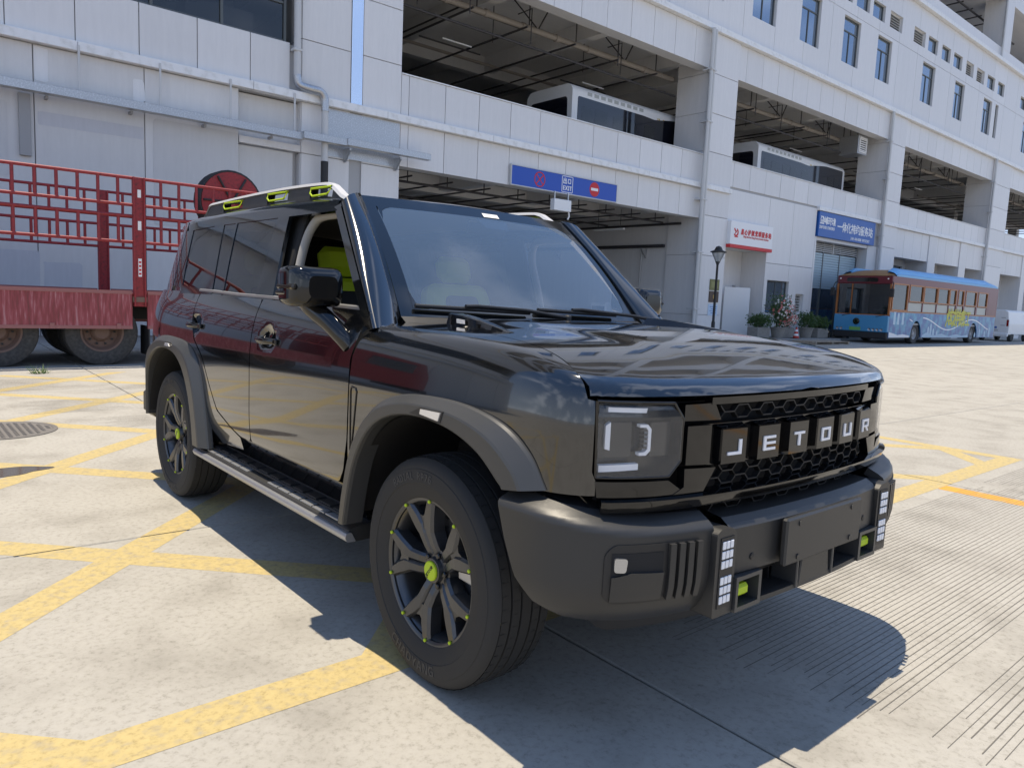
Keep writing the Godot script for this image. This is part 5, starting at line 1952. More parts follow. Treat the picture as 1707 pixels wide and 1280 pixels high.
func build_facade() -> void:
	depot = thing("bus_depot_building", "long white panelled multi storey bus depot with open parking decks", "building", Vector3.ZERO)
	var Z0 := 17.0
	var Z1 := -92.0
	# ---- left closed part
	box_part("core_wall", F - 0.30, F - 0.05, 0.0, 5.88, -4.32, Z0, M.joint_dark, depot)
	box_part("core_wall", F - 0.30, F - 0.05, 5.88, 7.16, -5.85, Z0, M.joint_dark, depot)
	var z := -4.31
	while z < Z0:
		sheet("wall_panel", 0.12, 5.0, z + 2.035, z, F, pick(M.panel_old))
		sheet("wall_panel", 5.0, 5.88, z + 2.035, z, F, pick(M.panel_old))
		z += 2.035
	# repainted areas and fresh filler on the old wall
	for e in [[0.75, -0.25, 0.95, 1.84, 0], [-0.33, -1.02, 0.9, 1.64, 0], [-0.30, -2.26, 4.36, 4.62, 0], [-2.45, -4.29, 2.6, 4.86, 1], [-0.27, -0.50, 5.2, 5.84, 2], [-2.05, -2.28, 5.15, 5.6, 2], [1.2, 0.2, 3.3, 4.7, 1]]:
		var pg := PackedVector2Array()
		for q in rounded(rect(-e[0], e[2], -e[1], e[3]), 0.05, 3):
			pg.append(q + Vector2(rng.randf_range(-0.015, 0.015), rng.randf_range(-0.02, 0.02)))
		var pm := MB.new()
		pm.prism(pg, 0.0025, Transform3D(Basis(Vector3(0, 0, -1), Vector3.UP, Vector3(1, 0, 0)), Vector3(F + 0.0022, 0, 0)), 0.0, false)
		part("repaired_patch", pm, M.patch[e[4]], depot)
	# recess between the closed part and the first pillar
	box_part("recess_wall", F - 0.45, F - 0.31, 0.0, 5.9, -6.6, -4.31, M.panel_old[1], depot)
	sheet("recess_panel", 0.1, 4.66, -4.33, -5.72, F - 0.16, M.panel_old[1])
	sheet("recess_panel", 4.86, 5.86, -4.33, -5.9, F - 0.20, M.panel_old[0])
	box_part("recess_lintel", F - 0.16, F - 0.03, 4.68, 4.84, -5.85, -4.33, M.panel[1], depot, 0.005)
	run_sheets("parapet_panel", 6.08, 7.2, 15.77, -5.55, 1.197, F, M.panel, 0.0)
	# window band of the office floor above
	box_part("office_back_wall", F - 4.0, F - 3.9, 7.2, 10.4, -5.6, Z0, M.win_room, depot)
	box_part("office_floor", F - 4.0, F - 0.04, 7.0, 7.16, -5.6, Z0, M.inner_concrete, depot)
	box_part("office_ceiling", F - 4.0, F - 0.04, 10.4, 10.5, -5.6, Z0, M.inner_concrete, depot)
	var wz := -5.45
	while wz < 12.0:
		var fr := MB.new()
		fr.box(Vector3(F - 0.12, 8.78, wz), Vector3(0.08, 3.16, 0.06))
		fr.box(Vector3(F - 0.12, 8.1, wz + 0.75), Vector3(0.06, 0.05, 1.42))
		fr.box(Vector3(F - 0.12, 7.225, wz + 0.75), Vector3(0.06, 0.05, 1.42))
		var o := part("office_window", fr, M.win_frame, depot)
		box_part("pane", F - 0.135, F - 0.128, 7.25, 8.075, wz + 0.04, wz + 1.46, M.tint_office, o)
		box_part("pane", F - 0.135, F - 0.128, 8.125, 10.36, wz + 0.04, wz + 1.46, M.tint_office, o)
		wz += 1.5
	for k in 5:
		box_part("office_desk", F - 1.6, F - 0.9, 7.17, 7.95, -5.0 + k * 2.4, -3.4 + k * 2.4, M.grey, depot, 0.02)
		box_part("office_cabinet", F - 3.6, F - 3.1, 7.17, 9.0, -4.6 + k * 2.4, -3.6 + k * 2.4, M.curtain if k % 2 == 0 else M.sign_blue2, depot, 0.02)
	run_sheets("beam_panel", 10.4, 11.72, Z0, -5.85, 1.2, F, M.panel)
	# ---- ledges
	for e in [[5.89, 6.08, Z0, -24.2, 0.16], [11.72, 11.93, Z0, Z1, 0.20], [17.6, 17.82, Z0, Z1, 0.22], [6.04, 6.22, -31.42, Z1, 0.14]]:
		var zz: float = e[2]
		while zz > e[3] + 0.05:
			var nz: float = max(zz - 3.6, e[3])
			box_part("ledge", F - 0.3, F + e[4] + rng.randf_range(-0.002, 0.002), e[0], e[1], nz + 0.004, zz - 0.004, M.ledge, depot, 0.008)
			zz = nz
	# ---- first pillar with the bright metal strip
	box_part("pillar_core", F - 1.2, F - 0.04, 0.0, 11.72, -8.66, -5.88, M.joint_dark, depot)
	for yy in [[0.1, 2.4], [2.4, 4.66], [4.66, 5.89], [6.08, 7.37], [7.37, 8.77], [8.77, 10.3], [10.3, 11.72]]:
		sheet("pillar_panel", yy[0], yy[1], -5.85, -7.18, F + 0.0, pick(M.panel))
		sheet("pillar_panel", yy[0], yy[1], -7.52, -8.69, F + 0.0, pick(M.panel))
		box_part("pillar_side_panel", F - 1.2, F - 0.035, yy[0] + 0.01, yy[1] - 0.01, -8.70, -8.67, pick(M.panel), depot)
		box_part("pillar_side_panel", F - 0.6, F - 0.035, yy[0] + 0.01, yy[1] - 0.01, -5.87, -5.84, pick(M.panel), depot)
	box_part("metal_strip", F - 0.05, F + 0.02, 6.09, 11.7, -7.51, -7.19, M.strip, depot, 0.01)
	box_part("repair_sheet", F + 0.002, F + 0.012, 4.7, 5.86, -8.66, -6.56, M.galv, depot)
	# ---- cable tray with hangers
	var tray := MB.new()
	var tx := F + 0.27
	for q in [[Z0, -5.75, 0.0], [-5.75, -6.9, 0.10], [-6.9, -9.35, 0.14]]:
		tray.box(Vector3(tx + q[2], 4.995 + q[2] * 0.3, (q[0] + q[1]) / 2), Vector3(0.20, 0.17, absf(q[0] - q[1]) + 0.05), 0.006)
	part("cable_tray", tray, M.galv, depot)
	for hz in [-1.01, -2.55, -4.06, -5.60, 0.5, 2.03, 3.5, 5.0, 6.5, 8.0]:
		box_part("tray_hanger", F + 0.165, F + 0.19, 5.08, 6.0, hz - 0.02, hz + 0.02, M.pipe_grey, depot)
		box_part("tray_bracket", F, F + 0.20, 4.84, 4.90, hz + 0.55, hz + 0.60, M.grey, depot)
	for hz in [-7.05, -8.55]:
		var br := MB.new()
		br.prism(pl([[0, 0], [0.34, 0.0], [0.34, -0.05], [0.06, -0.32], [0.0, -0.32]]), 0.05, Transform3D(Basis(), Vector3(F + 0.004, 4.92, hz)))
		part("tray_bracket", br, M.galv, depot)
	box_part("wall_channel", F + 0.002, F + 0.07, 3.70, 4.90, -0.17, 0.03, M.grey, depot, 0.008)
	# down pipe on the left of the pillar
	pipe_run("down_pipe", [Vector3(F + 0.12, 11.6, -5.66), Vector3(F + 0.12, 6.42, -5.68)], 0.085, M.pipe_grey, depot, 14)
	pipe_run("down_pipe", spline3([Vector3(F + 0.12, 6.45, -5.68), Vector3(F + 0.14, 6.24, -5.74), Vector3(F + 0.24, 6.17, -6.0), Vector3(F + 0.26, 6.15, -6.22), Vector3(F + 0.26, 6.0, -6.34), Vector3(F + 0.26, 5.7, -6.35)], 5), 0.10, M.galv, depot, 14)
	pipe_run("down_pipe", [Vector3(F + 0.26, 5.75, -6.35), Vector3(F + 0.26, 4.45, -6.36)], 0.085, M.pipe_grey, depot, 14)
	pipe_run("down_pipe", [Vector3(F + 0.26, 4.5, -6.36), Vector3(F + 0.26, 0.05, -6.36)], 0.092, M.dark, depot, 14)
	for y in [7.0, 8.4, 9.8]:
		box_part("pipe_clamp", F, F + 0.215, y, y + 0.05, -5.76, -5.56, M.pipe_grey, depot)
	# ---- open bays
	var bays := [[-8.69, -22.35], [-24.2, -38.1], [-40.1, -53.8], [-57.3, -71.0], [-74.0, -88.0]]
	for k in bays.size():
		var a: float = bays[k][0]
		var b: float = bays[k][1]
		var up: float = [0.0, 0.07, 0.2, 0.25, 0.3][k] * 0.4
		box_part("parapet_core", F - 0.25, F - 0.04, 6.0, 7.13 + up, b, a, M.joint_dark, depot)
		run_sheets("parapet_panel", 6.08 if k == 0 else 6.2, 7.17 + up, a, b, 1.207, F - 0.005, M.panel, 0.25)
		box_part("parapet_cap", F - 0.28, F + 0.02, 7.17 + up, 7.20 + up, b, a, M.ledge, depot)
		# beam over the deck opening
		box_part("beam_core", F - 0.55, F - 0.04, 10.40, 11.72, b, a, M.soffit, depot)
		run_sheets("beam_panel", 10.37, 11.72, a, b, 1.207, F - 0.005, M.panel, 0.6)
		deck(a, b, k)
	# ground floor, bay 1: wide vehicle opening
	box_part("lintel_core", F - 0.55, F - 0.04, 4.78, 5.9, -22.35, -8.69, M.soffit, depot)
	run_sheets("lintel_panel", 4.75, 5.89, -8.69, -22.35, 1.207, F - 0.005, M.panel, 0.25)
	# ---- pillars between the bays
	for q in [[-22.35, -24.2], [-38.1, -40.1], [-53.8, -57.3], [-71.0, -74.0], [-88.0, Z1]]:
		box_part("pillar_core", F - 1.5, F - 0.03, 0.0, 11.72, q[1] + 0.03, q[0] - 0.03, M.joint_dark, depot)
		for yy in [[0.05, 1.0], [1.0, 3.35], [3.35, 4.9], [4.9, 7.33], [7.33, 8.78], [8.78, 10.24], [10.24, 11.72]]:
			sheet("pillar_panel", yy[0], yy[1], q[0], q[1], F + 0.06, pick(M.panel))
			box_part("pillar_side_panel", F - 1.5, F + 0.028, yy[0] + 0.009, yy[1] - 0.009, q[0] - 0.028, q[0], pick(M.panel), depot)
			box_part("pillar_side_panel", F - 1.5, F + 0.028, yy[0] + 0.009, yy[1] - 0.009, q[1], q[1] + 0.028, pick(M.panel), depot)
	for q in [[-22.02, 0.30], [-22.24, 0.24], [-37.95, 0.22], [-53.6, 0.22], [-70.8, 0.22]]:
		pipe_run("down_pipe", [Vector3(F + q[1], 11.7, q[0]), Vector3(F + q[1], 0.0, q[0])], 0.075, M.pipe_grey, depot, 12)
		for y in [1.2, 3.4, 5.4, 8.3, 10.2]:
			box_part("pipe_clamp", F - 0.02, F + q[1] + 0.09, y, y + 0.05, q[0] - 0.09, q[0] + 0.09, M.pipe_grey, depot)
	# ---- third storey wall with windows
	var big := [[-13.6, -15.2], [-17.2, -18.8], [-21.3, -22.9], [-24.9, -26.64], [-28.6, -30.25], [-32.4, -34.05], [-35.9, -37.5], [-41.4, -43.1], [-46.05, -47.55], [-50.8, -52.3], [-52.95, -53.5], [-58.6, -60.3], [-62.0, -63.6], [-66.0, -67.6], [-72.0, -73.6]]
	var small := [[-28.2, -29.5], [-30.0, -31.3], [-31.75, -33.0], [-33.4, -34.75], [-35.1, -36.42], [-37.0, -38.45], [-39.9, -41.38], [-41.8, -43.1], [-43.7, -44.94], [-45.45, -46.75], [-47.41, -48.62], [-49.17, -50.46], [-51.03, -52.37], [-52.96, -54.19], [-57.5, -58.8], [-59.3, -60.6], [-61.1, -62.4]]
	var holes := []
	for h in big: holes.append([h[0], h[1], 12.98, 15.05])
	for h in small: holes.append([h[0], h[1], 15.70, 16.48])
	var zj := []
	z = -10.4
	while z > -92.0:
		zj.append(z); z -= 2.32
	cut_sheets("wall_panel", zj, [11.93, 15.22, 17.6], F, holes)
	box_part("storey_core", F - 1.5, F - 1.3, 11.93, 17.6, Z1, -10.4, M.win_room, depot)
	for h in big: window(h[0], h[1], 12.98, 15.05, F, [14.46], h[0] - h[1] > 1.0)
	for k in small.size():
		window(small[k][0], small[k][1], 15.70, 16.48, F, [], false, k in [5, 6, 10, 11])
	run_sheets("wall_panel", 11.93, 17.6, Z0, -10.4, 2.32, F, M.panel)
	# ---- upper decks (carry on above the picture and cast the yard's shade)
	for e in [[17.82, 18.5], [21.4, 23.2], [26.4, 28.2], [31.0, 32.6]]:
		box_part("upper_parapet", F - 0.3, F - 0.005, e[0], e[1], Z1, Z0, M.panel[1], depot)
	for y in [17.6, 21.9, 26.9, 32.2]:
		box_part("upper_slab", F - 26.0, F - 0.3, y - 0.35, y, Z1, Z0, M.soffit, depot)
	for q in [-10.0, -24.2, -38.1, -52.8, -68.0, -84.0, 4.0]:
		box_part("upper_pillar", F - 1.2, F + 0.004, 18.5, 31.0, q - 1.6, q, M.panel[0], depot)
		pipe_run("down_pipe", [Vector3(F + 0.12, 31.0, q + 0.2), Vector3(F + 0.12, 17.82, q + 0.2)], 0.07, M.pipe_grey, depot)
	for k in 10:
		pipe_run("ceiling_pipe", [Vector3(F - 1.5, 20.9, -42.0 - k * 1.6), Vector3(F - 9, 20.9, -42.0 - k * 1.6)], 0.04, M.pipe_dark, depot, 6)
	pipe_run("ceiling_pipe", [Vector3(F - 1.6, 20.8, -40.0), Vector3(F - 1.6, 20.8, -60.0)], 0.06, M.pipe_dark, depot, 6)
	# ---- floors, ceilings, back walls
	box_part("deck_floor", F - 26.0, F - 0.25, 5.55, 6.0, Z1, -8.69, M.inner_concrete, depot)
	box_part("deck_ceiling", F - 26.0, F - 0.55, 11.35, 11.8, Z1, -8.69, M.soffit, depot)
	box_part("deck_back_wall", F - 26.3, F - 26.0, 0.0, 32.2, Z1, Z0, M.inner_concrete, depot)
	box_part("end_wall", F - 26.0, F - 0.6, 5.9, 17.5, -8.95, -8.70, M.inner_concrete, depot)
	box_part("end_wall", F - 26.0, F - 0.3, 0.0, 32.2, Z0, Z0 + 0.3, M.inner_concrete, depot)
	ground_floor()

func deck(a: float, b: float, k: int) -> void:
	# concrete downstand beams and the sprinkler pipes of one bay
	var n := 3
	for q in n + 1:
		var zz := lerpf(a, b, float(q) / n)
		box_part("downstand_beam", F - 25.5, F - 0.56, 10.75, 11.36, zz - 0.18, zz + 0.18, M.soffit, depot)
	for x in [F - 8.2, F - 16.0]:
		box_part("downstand_beam", x - 0.2, x + 0.2, 10.6, 11.36, b, a, M.soffit, depot)
		for q in [a - 0.6, b + 0.6]:
			box_part("deck_column", x - 0.4, x + 0.4, 6.0, 10.62, q - 0.4, q + 0.4, M.inner_wall, depot)
	pipe_run("sprinkler_main", [Vector3(F - 1.7, 10.22, a - 0.1), Vector3(F - 1.7, 10.26, b + 0.1)], 0.10, M.pipe_red, depot, 12)
	var cz := a - 0.9
	while cz > b + 0.4:
		pipe_run("pipe_coupling", [Vector3(F - 1.7, 10.235, cz), Vector3(F - 1.7, 10.235, cz - 0.14)], 0.125, M.pipe_red, depot, 12)
		cz -= 1.55
	pipe_run("cable_conduit", [Vector3(F - 1.45, 9.55, a - 0.1), Vector3(F - 1.5, 9.58, b + 0.1)], 0.04, M.pipe_dark, depot, 8)
	pipe_run("sprinkler_main", [Vector3(F - 6.0, 10.3, a - 0.1), Vector3(F - 6.0, 10.3, b + 0.1)], 0.06, M.pipe_red, depot, 8)
	var z := a - 1.0
	var i := 0
	while z > b + 0.5:
		pipe_run("sprinkler_branch", [Vector3(F - 1.2, 10.05, z), Vector3(F - 14.0, 10.05, z)], 0.035, M.pipe_dark, depot, 6)
		pipe_run("pipe_hanger", [Vector3(F - 1.7, 11.4, z - 0.5), Vector3(F - 1.7, 10.25, z - 0.5)], 0.022, M.pipe_dark, depot, 6)
		if i % 2 == 0:
			pipe_run("pipe_hanger", [Vector3(F - 3.0, 11.4, z), Vector3(F - 3.0, 9.95, z)], 0.018, M.pipe_dark, depot, 6)
			pipe_run("pipe_brace", [Vector3(F - 1.7, 10.3, z - 0.9), Vector3(F - 1.7, 11.3, z - 1.5)], 0.025, M.pipe_dark, depot, 6)
			pipe_run("pipe_brace", [Vector3(F - 1.7, 10.3, z - 0.9), Vector3(F - 2.4, 11.3, z - 0.4)], 0.025, M.pipe_dark, depot, 6)
			pipe_run("sprinkler_drop", [Vector3(F - 2.0, 10.7, z - 0.25), Vector3(F - 1.3, 10.7, z - 0.25), Vector3(F - 1.3, 9.6, z - 0.25)], 0.02, M.pipe_dark, depot, 6)
		if i % 3 == 1:
			pipe_run("sprinkler_branch", [Vector3(F - 2.6, 10.62, z - 0.6), Vector3(F - 12.0, 10.62, z - 0.6)], 0.03, M.pipe_dark, depot, 6)
			pipe_run("tube_light", [Vector3(F - 3.4, 9.75, z - 0.4), Vector3(F - 3.4, 9.75, z - 1.6)], 0.03, M.white, depot, 6)
			pipe_run("cable_conduit", [Vector3(F - 2.4, 10.45, z + 0.6), Vector3(F - 2.4, 10.45, z - 3.0)], 0.025, M.pipe_dark, depot, 6)
			pipe_run("sprinkler_drop", [Vector3(F - 0.9, 11.3, z + 0.35), Vector3(F - 0.9, 9.7, z + 0.35)], 0.02, M.pipe_dark, depot, 6)
			pipe_run("cable_conduit", [Vector3(F - 4.2, 9.9, z), Vector3(F - 4.2, 9.9, z - 2.6)], 0.03, M.pipe_dark, depot, 6)
		z -= 2.2
		i += 1

func ground_floor() -> void:
	# bay 1, drive-in hall: right hand white wall with shelf brackets and a cabinet
	box_part("hall_wall", F - 20.0, F - 1.4, 0.0, 5.6, -22.75, -22.45, M.inner_wall, depot)
	box_part("hall_wall", F - 20.3, F - 20.0, 0.0, 5.6, -22.75, -8.7, M.inner_concrete, depot)
	box_part("hall_wall", F - 20.0, F - 1.2, 0.0, 5.6, -8.66, -8.4, M.inner_wall, depot)
	for q in 4:
		box_part("hall_beam", F - 19.0, F - 0.6, 5.05, 5.56, -9.5 - q * 4.2, -9.1 - q * 4.2, M.soffit, depot)
	for x in [F - 5.0, F - 11.0]:
		box_part("hall_beam", x - 0.2, x + 0.2, 4.95, 5.56, -22.4, -8.7, M.soffit, depot)
	pipe_run("wall_pipe", [Vector3(F - 1.6, 3.72, -22.30), Vector3(F - 18, 3.72, -22.30)], 0.07, M.pipe_dark, depot)
	pipe_run("wall_pipe", [Vector3(F - 0.8, 4.58, -22.25), Vector3(F - 18, 4.58, -22.2)], 0.05, M.pipe_dark, depot)
	for k in 6:
		var br := MB.new()
		br.prism(pl([[0, 0], [0.35, 0], [0.35, -0.04], [0.04, -0.4], [0, -0.4]]), 0.04, Transform3D(Basis(Vector3(0, 0, 1), Vector3.UP, Vector3(-1, 0, 0)), Vector3(F - 2.6 - k * 2.6, 3.64, -22.44)))
		part("shelf_bracket", br, M.grey, depot)
	for k in 4:
		pipe_run("sprinkler_main", [Vector3(F - 1.5 - k * 3.0, 4.62, -9.0), Vector3(F - 1.5 - k * 3.0, 4.62, -22.0)], 0.04, M.pipe_dark, depot, 6)
	for k in 9:
		pipe_run("sprinkler_branch", [Vector3(F - 0.8, 4.70, -9.6 - k * 1.45), Vector3(F - 12.0, 4.70, -9.6 - k * 1.45)], 0.028, M.pipe_dark, depot, 6)
		pipe_run("pipe_hanger", [Vector3(F - 1.5, 5.5, -9.9 - k * 1.45), Vector3(F - 1.5, 4.6, -9.9 - k * 1.45)], 0.02, M.pipe_dark, depot, 6)
	box_part("tube_lamp", F - 3.6, F - 2.0, 4.20, 4.26, -20.3, -20.2, M.white, depot)
	for x in [F - 2.2, F - 3.4]: pipe_run("lamp_hanger", [Vector3(x, 5.0, -20.25), Vector3(x, 4.24, -20.25)], 0.012, M.pipe_dark, depot, 6)
	var cab := thing("electrical_cabinet", "beige steel cabinet standing against the white hall wall behind the exit opening", "cabinet", Vector3(F - 3.0, 0, -22.1))
	box_part("cabinet_body", -0.45, 0.45, 0.05, 1.55, -0.3, 0.3, M.white, cab, 0.02)
	box_part("cabinet_plinth", -0.42, 0.42, 0.0, 0.05, -0.28, 0.28, M.dark, cab)
	box_part("cabinet_door", -0.40, 0.0, 0.12, 1.45, 0.3, 0.315, M.panel_old[0], cab)
	box_part("cabinet_door", 0.01, 0.40, 0.12, 1.45, 0.3, 0.315, M.panel_old[0], cab)
	pipe_run("conduit", [Vector3(0.2, 1.5, -0.2), Vector3(0.2, 3.6, -0.25)], 0.03, M.pipe_grey, cab, 6)
	var ac := thing("cooling_unit", "white outdoor cooling unit with dark fan grille in the hall", "cooling unit", Vector3(F - 4.6, 0.0, -22.05))
	box_part("housing", -0.45, 0.45, 0.05, 1.3, -0.25, 0.25, M.white, ac, 0.02)
	box_part("fan_grille", -0.36, 0.36, 0.2, 1.15, 0.25, 0.262, M.dark, ac)
	for k in 2: box_part("foot", -0.40 + k * 0.7, -0.30 + k * 0.7, 0.0, 0.05, -0.25, 0.25, M.dark, ac)
	# bay 2, closed wall with door niche, window and louvre
	cut_sheets("wall_panel", [-24.2, -27.36, -29.36, -31.45], [0.05, 3.35, 6.12], F, [[-24.1, -27.35, -0.1, 3.80], [-27.62, -29.46, 1.17, 2.62], [-30.13, -30.86, 1.2, 2.1]])
	window(-27.62, -29.46, 1.17, 2.62, F, [], true)
	window(-30.13, -30.86, 1.2, 2.1, F, [], false, true)
	box_part("niche_back", F - 1.3, F - 1.2, 0.0, 3.9, -27.45, -24.1, M.inner_wall, depot)
	box_part("niche_side", F - 1.2, F - 0.04, 0.0, 3.9, -27.5, -27.37, M.inner_wall, depot)
	box_part("niche_side", F - 1.2, F - 1.5 + 0.3, 0.0, 3.9, -24.2, -24.15, M.inner_wall, depot)
	box_part("niche_soffit", F - 1.2, F - 0.04, 3.82, 3.95, -27.4, -24.2, M.inner_wall, depot)
	var dr := box_part("entrance_door", F - 1.19, F - 1.13, 0.02, 2.25, -26.75, -24.95, M.white, depot, 0.01)
	box_part("door_frame", F - 1.2, F - 1.10, 0.0, 2.33, -24.93, -24.83, M.galv, dr)
	box_part("door_frame", F - 1.2, F - 1.10, 0.0, 2.33, -26.87, -26.77, M.galv, dr)
	var leaf := MB.new()
	leaf.box(Vector3(F - 0.55, 1.12, -26.2), Vector3(1.25, 2.2, 0.05), 0.01, Basis(Vector3.UP, 1.1))
	part("door_leaf", leaf, M.white, dr)
	box_part("wall_core", F - 0.55, F - 0.34, 0.0, 6.1, -31.4, -27.5, M.win_room, depot)
	# shop front under the blue sign
	box_part("shop_pier", F - 0.9, F - 0.004, 0.0, 4.85, -31.62, -31.47, M.panel[0], depot)
	box_part("shop_soffit", F - 0.9, F - 0.06, 4.70, 4.84, -37.95, -31.62, M.soffit, depot)
	box_part("sign_backing", F - 0.5, F - 0.06, 4.84, 6.04, -38.0, -31.5, M.joint_dark, depot)
	box_part("shop_back", F - 1.2, F - 1.1, 0.0, 4.8, -38.0, -31.6, M.win_room, depot)
	for k in 14: box_part("shutter_slat", F - 0.565, F - 0.535, 2.464 + k * 0.125, 2.576 + k * 0.125, -36.85, -31.72, M.shutter, depot, 0.008)
	for k in 5: box_part("vent_slat", F - 0.6, F - 0.5, 4.26 + k * 0.085, 4.30 + k * 0.085, -36.9, -31.7, M.pipe_grey, depot)
	box_part("vent_post", F - 0.6, F - 0.46, 4.2, 4.7, -34.3, -34.22, M.pipe_grey, depot)
	box_part("shop_glass", F - 0.6, F - 0.58, 0.3, 2.46, -36.9, -31.7, M.win_glass, depot)
	for q in [-31.68, -33.4, -35.1, -36.9]: box_part("shop_mullion", F - 0.62, F - 0.52, 0.0, 4.7, q - 0.04, q + 0.04, M.win_frame, depot)
	box_part("shop_pier", F - 0.9, F - 0.03, 0.0, 4.85, -38.05, -37.0, M.panel_old[0], depot)
	# bays further on: low openings with posts
	for e in [[-40.1, -53.8], [-57.3, -71.0], [-74.0, -88.0]]:
		box_part("lintel_core", F - 0.9, F - 0.045, 4.55, 6.04, e[1], e[0], M.soffit, depot)
		run_sheets("lintel_panel", 4.5, 6.04, e[0], e[1], 1.2, F - 0.01, M.panel)
		box_part("low_wall", F - 1.3, F - 1.2, 0.0, 4.6, e[1], e[0], M.panel_old[1], depot)
		var z: float = e[0] - 4.6
		while z > e[1] + 2.0:
			box_part("small_pillar", F - 1.2, F + 0.04, 0.0, 6.03, z - 1.1, z, M.panel[2], depot)
			z -= 4.9
		var w: float = e[0] - 0.8
		while w > e[1] + 3.0:
			window(w, w - 3.0, 2.8, 4.2, F - 1.0, [3.4], true)
			w -= 4.9
	box_part("inner_floor_wall", F - 20.0, F - 1.3, 0.0, 5.6, -88.0, -87.7, M.inner_concrete, depot)
	signs()

